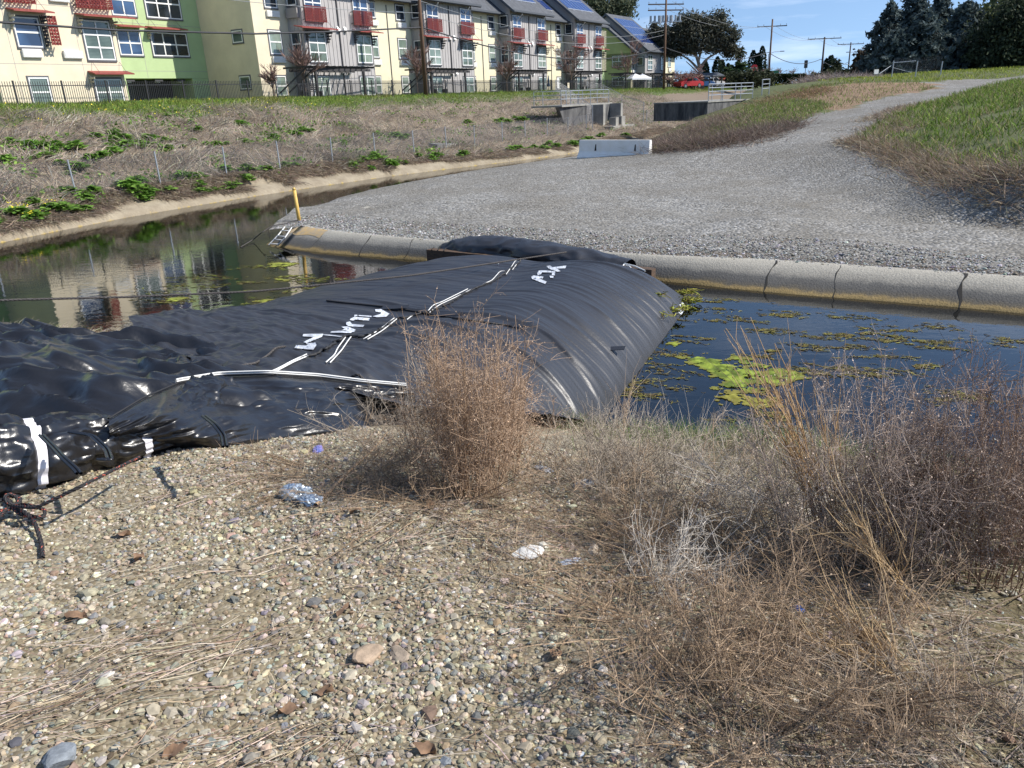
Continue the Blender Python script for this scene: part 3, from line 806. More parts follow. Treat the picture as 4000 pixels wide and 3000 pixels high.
# draped flap over the right half of the roll
m_wood = mat('rusty_timber', (.12, .07, .04), .85, col2=(.05, .035, .025), scale=8, stretch=(1, 1, 4))
m_orange = mat('orange_brown_timber', (.4, .17, .06), .8, var=.3, scale=12)
ba, bb = atz(1678, 994, .26), atz(2553, 1076, .22)
beam = MB().beam(ba, bb, .2, .24).build('timber_beam', m_wood)
bd2 = (bb - ba) / np.linalg.norm(bb - ba)
tag(beam, 'dark rusty timber beam under the rolled end of the black dam at the curb', 'timber beam')
MB().beam(bb - bd2 * .62, bb - bd2 * .22, .206, .2).build('bare_patch', m_orange, beam)
for q in (.0, .1, .2):
    c = ba + bd2 * (.08 + q * 1.6); MB().tube([c + [0.12, -.1, -.1], c + [0, -.12, .13], c + [.03, .12, .14]], .012, 4).build('wire_wrap', m_dark, beam)
for a, b_, r in [((2422, 1062), (2440, 1030), .014), ((2440, 1030), (2520, 1058), .016), ((2445, 1036), (2470, 1052), .012), ((2355, 1050), (2368, 1066), .012), ((2368, 1066), (2402, 1066), .012)]:
    pa, pb = atz(a[0], a[1], .42), atz(b_[0], b_[1], .4)
    V, F = tubes(np.array([[pa, (pa + pb) / 2 + [0, 0, .02], pb]]), np.full((1, 3), r), 5); dpart('webbing_strap', mesh_np('webbing_strap', V, F, m_strap, smooth=True))

# near end: the empty part of the same tube, collapsed in folds on the bank
def tri(q, up=.5):
    q = q - np.floor(q); return np.where(q < up, q / up, (1 - q) / (1 - up))
def creases(a, b, seed):
    """creased sheet: folds mostly along a, sharp crests, four scales"""
    rg = np.random.default_rng(seed); w1 = pnoise(a * .5 + seed, b * .6); w2 = pnoise(a * .7, b * .8 + 3 * seed); w3 = pnoise(a * 1.9 + 4, b * 2.1 + seed)
    h = 0
    for f, am, n in ((.75, .13, 2), (1.7, .075, 3), (3.6, .034, 3), (7.5, .013, 3)):
        for q in range(n):
            th = rg.normal(1.57, .42); up = rg.choice([.22, .35, .5, .7]); m = sstep(-.5, .35, pnoise(a * f * .45 + 7 * q + seed, b * f * .45 + 3 * q))
            h = h + am * (.25 + .75 * m) * tri(f * (a * math.cos(th) * .8 + b * math.sin(th)) + .9 * w1 * (1 + q) * .6 + .7 * w2 + .22 * f ** .5 * w3 + rg.uniform(0, 1), up)
    return h * .62
def heap_h(x, y):
    g = np.maximum(h_near(x, y, False), .02)
    # overlapping folds run along the bank line: sums of skewed triangle waves keep the creases sharp
    a_ = x * .93 - y * .36; b_ = x * .36 + y * .93
    r = np.maximum(creases(a_, b_, 1), creases(a_ + 13, b_ + 5, 2) - .03) * 2.1 - .12
    return g, np.maximum(r, .03)
OUT = [(-1.25, 4.75), (-1.55, 4.3), (-2.05, 4.12), (-2.6, 4.1), (-3.2, 4.25), (-4.2, 4.7), (-6.2, 6.2), (-8.6, 8.3), (-9.4, 10.6), (-7.2, 10.5), (-5.75, 10.05), (-5.0, 10.6), (-4.3, 10.4), (-3.7, 9.2), (-2.4, 6.9), (-1.3, 5.4)]
hx, hy = np.meshgrid(np.arange(-9.6, -1.0, .024), np.arange(3.9, 10.8, .024))
g_, r_ = heap_h(hx, hy)
ins = in_poly(hx, hy, OUT)
de_ = seg_dist(hx, hy, OUT + OUT[:1])
wv2, lv2 = wl_of(hx, hy)
base_d = np.where(lv2 > near_edge(wv2) - .3, h_dam(wv2, lv2, False) - .05, 0)
lowfar = sstep(9.3, 6.6, hy - .35 * (hx + 6)) * .55 + .45      # flatter sheet towards the water
kk = sstep(0, .32, de_)
hz = np.where(ins, np.maximum(g_ - .05 + (.05 + r_ * lowfar) * kk + .02, np.where(base_d > g_, g_ + (base_d - g_) * sstep(0, .6, de_) * .8 + r_ * .35 * kk, 0)), -1)
heap = grid_mesh('collapsed_end', hx, hy, hz, m_poly_gloss, True, keep=ins)
dpart('collapsed_end', heap)

# glossy side of the near end hanging down the bank to the pebbles
sk_top = [(430, 1640), (560, 1560), (700, 1500), (860, 1472), (1050, 1466), (1250, 1478), (1420, 1500), (1590, 1515)]
sk_bot = [(470, 1758), (600, 1748), (860, 1752), (1000, 1730), (1150, 1706), (1300, 1690), (1450, 1668), (1620, 1620)]
ns, nv_ = 230, 90
tp = smooth_path([tuple(hit(x, y, lambda a, b: np.maximum(hd_w(a, b) - .01, hn(a, b) + .28), 2.5, 12)) for x, y in sk_top], ns)
bt = smooth_path([tuple(hit(x, y, hn, 2.5, 12)) for x, y in sk_bot], ns)
tt = np.linspace(0, 1, nv_)
P_ = tp[:, None] * (1 - tt)[None, :, None] + bt[:, None] * tt[None, :, None]
uu = np.linspace(0, 1, ns)
UU, VV = np.meshgrid(uu * 4.2, tt, indexing='ij')
bul = .16 * np.sin(np.pi * np.clip(VV, 0, 1)) ** .8 + .075 * ridged(UU * .55 + .3 * pnoise(UU, VV * 2), VV * 2.6 + .35 * UU, 2) * np.sin(np.pi * VV) + .03 * ridged(UU * 1.6, VV * 5 + UU, 2) * np.sin(np.pi * VV) ** .5
bul = bul * .8 + (creases(UU * 1.1 + VV * .5, VV * .9 + UU * .25, 8) - .12) * .55 * np.sin(np.pi * VV) ** .5
outd = np.array([.35, -.82, .35]) / 1
P_ = P_ + bul[..., None] * outd
P_[:, -1] -= [0, 0, .03]
dpart('side_skirt', grid_mesh('side_skirt', P_[..., 0], P_[..., 1], P_[..., 2], m_poly_gloss, True))
# white edged hem along the top of that side
for off, m_ in ((.012, m_strap), (.026, m_strap), (.0, m_black_rope)):
    q = tp[80:].copy() if m_ is m_strap else tp.copy(); q[:, 2] += .012 + off; q[:, 1] -= .012
    V, F = tubes(q[None], np.full((1, len(q)), .006), 4); dpart('hem_cord', mesh_np('hem_cord', V, F, m_, smooth=True))

# rolled bundle tied with two white straps
bp = [(-330, 1890, .16), (-100, 1862, .17), (60, 1830, .165), (200, 1800, .15), (330, 1765, .15), (450, 1738, .12), (545, 1722, .085), (640, 1690, .12), (760, 1640, .15), (850, 1600, .14)]
cb = np.array([[*(hit(x, y + 55, hn, 1.8, 9)[:2]), 0] for x, y, r in bp]); 
for i, (x, y, r) in enumerate(bp): cb[i, 2] = hn(cb[i, 0], cb[i, 1]) + r * .82
nb_ = 260
cen = smooth_path(cb, nb_); rb = smooth_path([(r, 0) for _, _, r in bp], nb_)[:, 0] * 1.12
u_ = np.linspace(0, 1, nb_); th = np.linspace(0, 2 * np.pi, 73)
T_ = np.gradient(cen, axis=0); T_ /= np.linalg.norm(T_, axis=1, keepdims=True)
N_ = np.cross(T_, [0, 0, 1.]); N_ /= np.linalg.norm(N_, axis=1, keepdims=True); B2 = np.cross(N_, T_)
def u_at(px): return float(np.interp(px, [proj_px(c)[0] for c in cen[::5]], u_[::5]))
ties = [u_at(120), u_at(545)]
TH, UU = np.meshgrid(th, u_)
lon = ridged(UU * 2.2 + .5 * np.cos(TH), np.cos(TH) * 1.9 + np.sin(TH) * .7 + 3, 2)
lon2 = ridged(UU * 5 + 11, np.cos(TH) * 4.2 + UU * 3, 2)
tw = np.minimum.reduce([np.abs(UU - t_) for t_ in ties])
rr = rb[:, None] * (1 + .22 * lon * .8 + .1 * lon2 - .13 * np.exp(-(tw / .012) ** 2) + .12 * pnoise(UU * 7, np.cos(TH) * 1.2 + 4))
rr *= 1 + .1 * (1 - np.exp(-(tw / .03) ** 2)) * ridged(UU * 14 + 2 * np.sin(TH), np.sin(TH) * 3, 2)
cz_ = creases(UU * 4.2, np.cos(TH) * .55 + 3 + .0 * UU, 5) * .5 + creases(UU * 4.2 + 9, np.sin(TH) * .55 + 1, 6) * .5
rr = rr * (.86 + .9 * cz_)
P_ = cen[:, None] + rr[..., None] * (N_[:, None] * np.cos(TH)[..., None] * 1.15 + B2[:, None] * np.sin(TH)[..., None] * .95)
P_[:, -1] = P_[:, 0]
bundle = grid_mesh('rolled_bundle', P_[..., 0], P_[..., 1], P_[..., 2], m_poly_gloss, True)
dpart('rolled_bundle', bundle)
m_tie = mat('white_tie_strap', (.78, .76, .8), .55)
for t_, wd in zip(ties, (.03, .02)):
    i = int(t_ * (nb_ - 1)); j = slice(max(0, i - 2), i + 3)
    ring = cen[j].mean(0) + (P_[j].mean(0) - cen[j].mean(0)) * 1.05
    vs_ = []
    for q in ring: vs_ += [q - T_[i] * wd, q + T_[i] * wd]
    n = len(ring); f = np.array([[2 * a, 2 * a + 1, 2 * a + 3, 2 * a + 2] for a in range(n - 1)])
    o_ = mesh_np('tie_strap', np.array(vs_), f, m_tie, smooth=True, parent=bundle)
# folded edge flaps of the bundle (double stitched black hems)
for pl in ([(155, 1700), (200, 1745), (240, 1790), (290, 1835), (300, 1850)], [(268, 1688), (350, 1700), (410, 1755), (425, 1800), (380, 1795)], [(790, 1625), (835, 1660), (865, 1700), (872, 1745)]):
    q = smooth_path([tuple(hit(x, y, lambda a, b: hn(a, b) + .3, 1.8, 9)) for x, y in pl], 30)
    for dx in (0, .018):
        V, F = tubes((q + [dx, 0, 0])[None], np.full((1, 30), .008), 4); mesh_np('stitched_hem', V, F, m_poly_gloss, smooth=True, parent=bundle)
# ================================================================ THE FLATS
m_cream = mat('cream_render', (.7, .61, .45), .9, var=.06, scale=.8, bump=.004, bscale=40)
m_cream2 = mat('pale_yellow_render', (.7, .64, .46), .9, var=.05, scale=.8, bump=.004, bscale=40)
m_green = mat('light_green_render', (.41, .52, .27), .9, var=.05, scale=.8, bump=.004, bscale=40)
m_green2 = mat('olive_green_render', (.44, .45, .2), .9, var=.05, scale=.8)
m_grey = mat('grey_board', (.4, .38, .37), .85, var=.05, scale=1.5)
m_batten = mat('grey_batten', (.33, .31, .3), .85)
m_trim = mat('dark_grey_trim', (.1, .1, .11), .7)
m_white = mat('white_vinyl', (.78, .78, .76), .5)
m_acw = mat('white_louvre', (.76, .75, .72), .6)
m_acg = mat('grey_louvre', (.3, .28, .27), .7)
m_red = mat('dark_red_metal', (.26, .05, .04), .6, var=.2, scale=3)
m_fin = mat('charcoal_slat', (.05, .05, .055), .7)
m_finc = mat('cream_slat', (.4, .37, .27), .8)
m_roof = mat('asphalt_shingle', (.085, .09, .1), .9, var=.25, scale=2.5, bump=.01, bscale=14)
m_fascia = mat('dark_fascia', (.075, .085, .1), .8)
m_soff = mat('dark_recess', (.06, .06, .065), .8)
m_pipe = mat('downpipe', (.09, .085, .085), .6)
m_pv = mat('solar_cell', (.02, .045, .16), .18, spec=.8)
m_alu = mat('aluminium', (.6, .61, .62), .35, metal=.8)
def glass_mat(name, c1, c2, stripes):
    m = bpy.data.materials.new(name); m.use_nodes = True; t = m.node_tree; b = t.nodes['Principled BSDF']
    b.inputs['Roughness'].default_value = .04; b.inputs['Specular IOR Level'].default_value = .75
    c = t.nodes.new('ShaderNodeTexCoord'); n = t.nodes.new('ShaderNodeTexNoise'); n.inputs['Scale'].default_value = .55; n.inputs['Detail'].default_value = 2
    t.links.new(c.outputs['Object'], n.inputs[0])
    r = t.nodes.new('ShaderNodeValToRGB'); r.color_ramp.elements[0].position = .4; r.color_ramp.elements[1].position = .62
    r.color_ramp.elements[0].color = (*c1, 1); r.color_ramp.elements[1].color = (*c2, 1); t.links.new(n.outputs[0], r.inputs[0])
    out = r.outputs[0]
    if stripes:
        wv = t.nodes.new('ShaderNodeTexWave'); wv.bands_direction = 'Z'; wv.inputs['Scale'].default_value = 4.2; wv.inputs['Distortion'].default_value = .2
        t.links.new(c.outputs['Object'], wv.inputs[0])
        mx_ = t.nodes.new('ShaderNodeMixRGB'); mx_.blend_type = 'MULTIPLY'; mx_.inputs[0].default_value = .55
        t.links.new(out, mx_.inputs[1]); t.links.new(wv.outputs[0], mx_.inputs[2]); out = mx_.outputs[0]
    t.links.new(out, b.inputs['Base Color'])
    nb_ = t.nodes.new('ShaderNodeTexNoise'); nb_.inputs['Scale'].default_value = 1.2; t.links.new(c.outputs['Object'], nb_.inputs[0])
    bp_ = t.nodes.new('ShaderNodeBump'); bp_.inputs['Distance'].default_value = .004; t.links.new(nb_.outputs[0], bp_.inputs['Height']); t.links.new(bp_.outputs[0], b.inputs['Normal'])
    return m
m_gl_blind = glass_mat('glass_over_blinds', (.1, .14, .11), (.2, .26, .22), True)
m_gl_pale = glass_mat('glass_over_pale_blinds', (.2, .27, .22), (.36, .44, .38), True)
m_gl_dark = glass_mat('dark_glass', (.012, .016, .02), (.035, .045, .06), False)
m_gl_blue = glass_mat('blue_glass', (.02, .04, .09), (.05, .1, .2), False)

flats = empty('apartment_building', fw(0, 0, 4.0), math.pi / 2 - FA, 'long three storey block of flats in cream, green and grey with red screens', 'apartment building')
class FB(MB):
    """boxes in facade terms: s along, k outward, z absolute"""
    def bx(s, s0, s1, k0, k1, z0, z1): return s.box(min(s0, s1), max(s0, s1), -max(k0, k1), -min(k0, k1), z0 - 4, z1 - 4)
    def pt(s, a, k, z): return (a, -k, z - 4)
def window(par, s0, s1, z0, z1, k, cols=2, rows=(.36, .68), glass=None, side=False, fr=.07, trim=True, tm=None, lintel=.0):
    """window in the front (constant k) or in a left-facing return (side: s0,s1 are k values and k is s)"""
    f, tr = FB(), FB()
    def b(m, a0, a1, q0, q1, y0, y1):
        if side: m.bx(k - y1, k - y0, a0, a1, q0, q1)
        else: m.bx(a0, a1, k + y0, k + y1, q0, q1)
    b(f, s0, s0 + fr, z0, z1, 0, .055); b(f, s1 - fr, s1, z0, z1, 0, .055); b(f, s0 + fr, s1 - fr, z0, z0 + fr, 0, .054); b(f, s0 + fr, s1 - fr, z1 - fr, z1, 0, .054)
    for i in range(1, cols):
        c = s0 + (s1 - s0) * i / cols; b(f, c - .04, c + .04, z0 + fr, z1 - fr, 0, .05)
    ph = [0] + list(rows) + [1]
    for r in rows:
        q = z1 - (z1 - z0) * r; b(f, s0 + fr, s1 - fr, q - .045, q + .045, 0, .047)
    o_ = f.build('window', m_white, par)
    g = FB(); b(g, s0 + .02, s1 - .02, z0 + .02, z1 - .02, -.02, .018); g.build('pane', glass or m_gl_blind, o_)
    if trim:
        b(tr, s0 - .07, s0 - .003, z0 - .1, z1 + .09, 0, .035); b(tr, s1 + .003, s1 + .07, z0 - .1, z1 + .09, 0, .035)
        b(tr, s0 - .003, s1 + .003, z1 + .003, z1 + .088, 0, .036); b(tr, s0 - .06, s1 + .06, z0 - .095, z0 - .003, 0, .075)
        tr.build('frame', tm or m_trim, o_)
    return o_
def woven_panel(par, s0, s1, z0, z1, k, m, nrow=12, ncol=9):
    mb = FB()
    h = (z1 - z0) / nrow
    for r in range(nrow):
        n = ncol * 2
        for c in range(n):
            a0 = s0 + (s1 - s0) * c / n; a1 = s0 + (s1 - s0) * (c + 1) / n
            ka = k + (.05 if (c + r) % 2 else -.05); kb = k + (.05 if (c + 1 + r) % 2 else -.05)
            zl, zh = z0 + h * r + h * .1, z0 + h * (r + 1) - h * .06
            p = [mb.pt(a0, ka, zl), mb.pt(a1, kb, zl), mb.pt(a1, kb, zh), mb.pt(a0, ka, zh)]
            q = [mb.pt(a0, ka - .012, zl), mb.pt(a1, kb - .012, zl), mb.pt(a1, kb - .012, zh), mb.pt(a0, ka - .012, zh)]
            mb.raw(p + q, [(0, 1, 2, 3), (7, 6, 5, 4), (0, 4, 5, 1), (3, 2, 6, 7)])
    for c in range(4):
        a = s0 + (s1 - s0) * c / 3; mb.bx(a - .025, a + .025, k - .03, k + .02, z0, z1)
    o_ = mb.build('woven_screen', m, par, fix=False)
    # returns to the wall
    f = FB()
    for a in (s0, s1): f.bx(a - .02, a + .02, k - .34, k - .06, z0 + .1, z0 + .16); f.bx(a - .02, a + .02, k - .34, k - .06, z1 - .16, z1 - .1)
    f.build('bracket', m_trim, o_)
    return o_
def awning(par, s0, s1, z, k, depth=.95):
    mb = FB()
    mb.prism([mb.pt(s0, k + .02, z + .16), mb.pt(s0, k + depth, z), mb.pt(s0, k + depth, z + .07), mb.pt(s0, k + .02, z + .23)], (s1 - s0, 0, 0))
    o_ = mb.build('awning', m_red, par)
    r = FB()
    for a in (s0 + .4, s1 - .4): r.bar(r.pt(a, k + depth - .1, z + .06), r.pt(a, k + .02, z + .75), .012, 4)
    r.build('stay_rod', m_pipe, o_)
    return o_
def fin(par, s, k, z0, z1, m):
    """slatted side screen beside a window: wide at the top, narrow below"""
    mb = FB()
    n = max(3, int((z1 - z0) / .16))
    for i in range(n):
        zz = z0 + (z1 - z0) * i / n; dpt = .25 + .5 * i / n
        mb.bx(s - .02 + .015 * (i % 2), s + .02 + .015 * (i % 2), k + .01, k + dpt, zz, zz + .1)
    mb.bx(s - .015, s + .015, k + .02, k + .06, z0, z1); mb.bx(s - .015, s + .015, k + .22, k + .26, z0, z1)
    return mb.build('side_screen', m, par)
def ac(par, s0, s1, z0, z1, k, m=None):
    o_ = FB().bx(s0, s1, k, k + .16, z0, z1).build('wall_heater', m or m_acw, par)
    g = FB()
    for i in range(6): zz = z0 + .03 + (z1 - z0 - .06) * i / 6; g.bx(s0 + .03, s1 - .03, k + .16, k + .178, zz, zz + .035)
    g.build('louvre', m or m_acw, o_)
    return o_
Zt = 12.6
# walls
FB().bx(-20.1, -12.66, -12, 0, 3.5, 15.5).build('cream_wall', m_cream, flats)
FB().bx(-32, -20.11, -12, -5.65, 3.5, 15.5).build('green_wall', m_green, flats)
g = FB(); g.bx(-12.65, -1.88, -12, -5.65, 5.72, 15.5); g.bx(-3.33, -1.88, -12, -5.651, 3.5, 5.71); g.bx(-12.65, -8.75, -12, -5.651, 3.5, 5.71); g.build('green_wall', m_green, flats)
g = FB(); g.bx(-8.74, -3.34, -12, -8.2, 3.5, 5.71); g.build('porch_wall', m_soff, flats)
dr = FB().bx(-7.6, -6.6, -8.2, -8.12, 3.9, 5.5).build('door', m_trim, flats); FB().bx(-7.35, -6.85, -8.12, -8.09, 4.7, 5.35).build('pane', m_gl_blue, dr)
m_lamp = mat('white_lamp_glass', (.75, .74, .7), .4)
for s_ in (-8.35, -6.1, -4.25):
    l = FB().bx(s_ - .32, s_ + .32, -6.2, -5.75, 5.52, 5.66).build('porch_lamp', m_fin, flats); FB().bx(s_ - .14, s_ + .14, -6.1, -5.85, 5.45, 5.515).build('lamp_glass', m_lamp, l)
FB().bx(-1.87, 1.6, -12, 0, 3.5, 15.0).build('cream_wall', m_cream, flats)
FB().bx(1.61, 54.6, -9.5, 0, 3.5, 11.6).build('cream_wall', m_cream2, flats)
FB().bx(54.61, 57.0, -9.5, .35, 3.5, 11.55).build('green_wall', m_green, flats)
# control joints in the render of the end block
j = FB()
for a in (-19.0, -15.15, -10.6, -7.0): 
    k_ = .004 if a < -12.66 else -5.645
    j.bx(a - .012, a + .012, k_ - .02, k_, 4.0 if a < -12.7 else 5.75, 15.4)
for zz in (6.2, 9.25): j.bx(-20.1, -12.67, -.02, .005, zz - .012, zz + .012); j.bx(-12.6, -1.9, -5.67, -5.644, zz - .012, zz + .012)
j.build('render_joint', m_batten, flats)
# end block windows
window(flats, -18.6, -17.2, 7.05, 8.55, 0, 1, (.5,), m_gl_blue)
awning(flats, -18.8, -16.6, 8.75, 0, .8); fin(flats, -18.75, 0, 7.9, 8.7, m_finc); fin(flats, -17.05, 0, 7.1, 8.7, m_fin)
woven_panel(flats, -16.98, -16.5, 7.15, 8.65, .55, m_red, 9, 2)
window(flats, -14.75, -13.0, 6.47, 8.6, 0, 2, (.36, .68), m_gl_blind)
awning(flats, -15.0, -11.7, 8.72, 0, .9); fin(flats, -14.95, 0, 7.9, 8.68, m_finc); fin(flats, -12.82, 0, 7.9, 8.68, m_finc)
window(flats, -18.5, -17.4, 4.1, 5.5, 0, 1, (.55,), m_gl_blind)
window(flats, -14.7, -12.95, 4.07, 5.42, 0, 2, (.55,), m_gl_blind)
awning(flats, -14.95, -12.4, 5.64, 0, .7); fin(flats, -14.95, 0, 5.0, 5.6, m_finc)
ac(flats, -18.5, -17.45, 6.52, 6.95, 0); ac(flats, -16.2, -15.1, 6.52, 6.92, 0); ac(flats, -16.3, -15.2, 9.45, 9.85, 0)
window(flats, -18.6, -17.2, 10.1, 11.7, 0, 1, (.5,), m_gl_blue)
woven_panel(flats, -14.95, -12.75, 9.2, 10.4, .34, m_red, 12, 10); window(flats, -14.7, -13.0, 9.4, 11.8, 0, 2, (.4,), m_gl_blue)
woven_panel(flats, -18.9, -17.3, 9.2, 9.9, .34, m_red, 7, 8)
K5 = -5.65
window(flats, -8.8, -7.05, 7.2, 8.75, K5, 2, (.5,), m_gl_blue); window(flats, -6.25, -3.25, 7.2, 8.75, K5, 3, (.5,), m_gl_dark)
window(flats, -8.8, -7.0, 9.68, 11.6, K5, 2, (.5,), m_gl_blue); window(flats, -6.2, -3.35, 9.68, 11.6, K5, 3, (.5,), m_gl_dark)
awning(flats, -9.0, -6.9, 8.9, K5, .8); awning(flats, -6.5, -3.6, 8.9, K5, .8); fin(flats, -6.45, K5, 8.3, 8.86, m_finc)
window(flats, -2.3, -1.25, 7.95, 8.75, -1.87, 1, (), m_gl_blind, side=True); window(flats, -2.2, -1.1, 4.8, 5.68, -1.87, 1, (), m_gl_blind, side=True); window(flats, -2.3, -1.25, 10.9, 11.7, -1.87, 1, (), m_gl_blind, side=True)
# four grey bays with their cream neighbours
gl3 = [m_gl_blind, m_gl_pale]
for i in range(4):
    o = 14.86 * i
    window(flats, o - .6, o + .6, 7.12, 8.7, 0, 1, (.48,), m_gl_pale); window(flats, o - .6, o + .6, 10.2, 11.42, 0, 1, (.45,), m_gl_dark); window(flats, o - .5, o + .5, 4.25, 5.62, 0, 1, (.5,), m_gl_pale)
    ac(flats, o - .55, o + .65, 6.53, 6.95, 0); ac(flats, o - .55, o + .65, 9.6, 10.0, 0)
    if i < 3:
        window(flats, o + 10.2, o + 11.55, 7.12, 8.7, 0, 1, (.48,), m_gl_pale); window(flats, o + 10.2, o + 11.5, 10.2, 11.42, 0, 1, (.45,), m_gl_dark); window(flats, o + 10.2, o + 11.5, 4.25, 5.62, 0, 1, (.5,), m_gl_pale)
        ac(flats, o + 10.5, o + 11.7, 6.53, 6.95, 0); ac(flats, o + 10.5, o + 11.7, 9.6, 10.0, 0)
        FB().bx(o + 13.0, o + 13.06, 0, .06, 4, 11.3).build('downpipe', m_pipe, flats)
    b0, b1, kb = o + 1.45, o + 9.05, 1.5
    w_ = FB(); w_.bx(b0, b1, .002, kb, 3.5, 11.85)
    n = 18
    for q in range(n + 1):
        a = b0 + (b1 - b0) * q / n
        w_.bx(a - .025, a + .025, kb, kb + .03, 3.6, 11.8)
    for q in range(4): w_.bx(b0 - .03, b0, .2 + q * .4, .25 + q * .4, 3.6, 11.8)
    w_.build('grey_bay', m_grey, flats)
    FB().bx(o + 5.2, o + 5.28, kb + .03, kb + .1, 3.9, 11.6).build('downpipe', m_pipe, flats)
    for a in (1.8, 7.05):
        window(flats, o + a, o + a + 1.78, 6.55, 8.62, kb + .03, 2, (.36, .68), gl3[(i + (a > 2)) % 2]); window(flats, o + a, o + a + 1.75, 4.1, 5.53, kb + .03, 2, (.5,), m_gl_pale)
        window(flats, o + a, o + a + 1.75, 9.35, 11.5, kb + .03, 2, (.42,), m_gl_blue)
        woven_panel(flats, o + a - .3, o + a + 1.85, 9.28, 10.35, kb + .36, m_red)
        awning(flats, o + a - (1.3 if a < 2 else .3), o + a + 2.5, 8.75, kb + .03, .85); fin(flats, o + a - .2, kb + .03, 8.0, 8.7, m_fin); fin(flats, o + a + 1.98, kb + .03, 7.9, 8.7, m_fin)
    v = FB()
    for zz in (5.75, 8.75):
        for a in (5.0, 5.75): v.prism([v.pt(o + a, kb + .03, zz), v.pt(o + a, kb + .2, zz), v.pt(o + a, kb + .03, zz + .38)], (.3, 0, 0))
    v.build('vent_hood', m_acw, flats)
    window(flats, .25, 1.2, 7.0, 8.6, o + 1.42, 1, (.5,), m_gl_dark, side=True, tm=m_batten); window(flats, .25, 1.2, 10.4, 11.5, o + 1.42, 1, (), m_gl_dark, side=True)
    h_ = FB().bx(o + 1.2, o + 1.44, .2, 1.3, 9.55, 10.2).build('wall_heater', m_acg, flats)
    h_ = FB().bx(o + 1.2, o + 1.44, .2, 1.3, 6.4, 6.95).build('wall_heater', m_acg, flats)
    dr = FB().bx(o + 1.36, o + 1.45, .25, 1.2, 4.0, 6.0).build('door', m_trim, flats)
# slatted green screens at the row end
for z0, z1 in ((6.4, 8.7), (9.2, 11.2)): woven_panel(flats, 55.0, 56.6, z0, z1, .75, m_finc, 14, 4)
# roofs: bays ride above the cream stretches
SL = .8
def roof(par, s0, s1, ke, ze, kr, th=.22, back=True, m=None):
    zr = ze + SL * (ke - kr)
    mb = FB()
    p = [mb.pt(s0, ke, ze), mb.pt(s0, kr, zr), mb.pt(s0, kr, zr - th * 1.3), mb.pt(s0, ke, ze - th * 1.0)]
    mb.prism(p, (s1 - s0, 0, 0))
    if back:
        kb_ = kr - (ke - kr); p = [mb.pt(s0, kr - .001, zr), mb.pt(s0, kb_, ze), mb.pt(s0, kb_, ze - th), mb.pt(s0, kr - .001, zr - th * 1.3)]; mb.prism(p, (s1 - s0, 0, 0))
    o_ = mb.build('roof', m or m_roof, par)
    f = FB(); f.bx(s0 - .03, s1 + .03, ke, ke + .06, ze - th * 1.05, ze + .03)
    f.prism([f.pt(s0 - .04, ke + .02, ze + .03), f.pt(s0 - .04, kr, zr + .03), f.pt(s0 - .04, kr, zr - th * 1.4), f.pt(s0 - .04, ke + .02, ze - th * 1.05)], (.036, 0, 0))
    f.build('fascia', m_fascia, o_)
    g_ = FB().bx(s0, s1, ke + .062, ke + .17, ze - .17, ze - .03).build('gutter', m_fascia, o_)
    return o_
def gable(par, s0, s1, kf, z0, ke, ze, kr, m):
    mb = FB(); zr = ze + SL * (ke - kr) - .3
    zf = ze + SL * (ke - kf) - .3
    kb_ = 2 * kr - kf
    mb.prism([mb.pt(s0, kf, z0), mb.pt(s0, kf, zf), mb.pt(s0, kr, zr), mb.pt(s0, kb_, zf), mb.pt(s0, kb_, z0)], (s1 - s0, 0, 0))
    return mb.build('gable_wall', m, par)
KR = -4.6
roof(flats, 1.0, 57.6, .75, 11.75, KR)
gable(flats, 1.62, 56.9, -.02, 11.0, .75, 11.75, KR, m_cream2)
for i in range(4):
    o = 14.86 * i
    r_ = roof(flats, o + .95, o + 9.75, 2.15, 11.9, KR)
    gable(flats, o + 1.46, o + 9.04, 1.48, 11.2, 2.15, 11.9, KR, m_grey)
    b = FB()
    for a in (2.8, 7.8): b.bar(b.pt(o + a, 1.55, 11.0), b.pt(o + a, 2.2, 11.6), .04, 4)
    b.build('eave_brace', m_white, flats)
def pv(par, s0, s1, k0, k1, ke, ze, nx, ny):
    mb, fr_ = FB(), FB()
    def P(a, k, h): return fr_.pt(a, k - h * .62, ze + SL * (ke - k) + h * .78)
    c_ = MB()
    for i in range(nx):
        for j_ in range(ny):
            a0 = s0 + (s1 - s0) * i / nx; a1 = s0 + (s1 - s0) * (i + 1) / nx; q0 = k0 + (k1 - k0) * j_ / ny; q1 = k0 + (k1 - k0) * (j_ + 1) / ny
            e = .03; c_.raw([P(a0 + e, q0 - e, .2), P(a1 - e, q0 - e, .2), P(a1 - e, q1 + e, .2), P(a0 + e, q1 + e, .2)], [(0, 1, 2, 3)])
    d = np.array(P(s0, k0, .18)) - np.array(P(s0, k0, .12))
    fr_.prism([P(s0, k0, .12), P(s1, k0, .12), P(s1, k1, .12), P(s0, k1, .12)], d)
    o_ = fr_.build('solar_panel', m_alu, par); c_.build('solar_cells', m_pv, o_, fix=False)
    rl = FB()
    for i in range(3): a = s0 + (s1 - s0) * (i + .5) / 3; rl.bar(P(a, k0 + .2, .06), P(a, k1, .06), .03, 4)
    rl.build('mount_rail', m_alu, o_)
    return o_
for i in range(2, 4):
    o = 14.86 * i
    pv(flats, o + 1.6, o + 8.6, .7, -3.9, 2.15, 11.9, 7, 3)
pv(flats, 40.6, 44.9, -.6, -3.6, .75, 11.75, 4, 2)
v = FB()
for a, k in ((39.3, -.6), (42.5, -1.5), (53.9, .3), (27.5, -.8)): v.bx(a, a + .35, k - .3, k + .1, 11.75 + SL * (.75 - k) - .1, 11.75 + SL * (.75 - k) + .22)
v.build('roof_vent', m_fascia, flats)

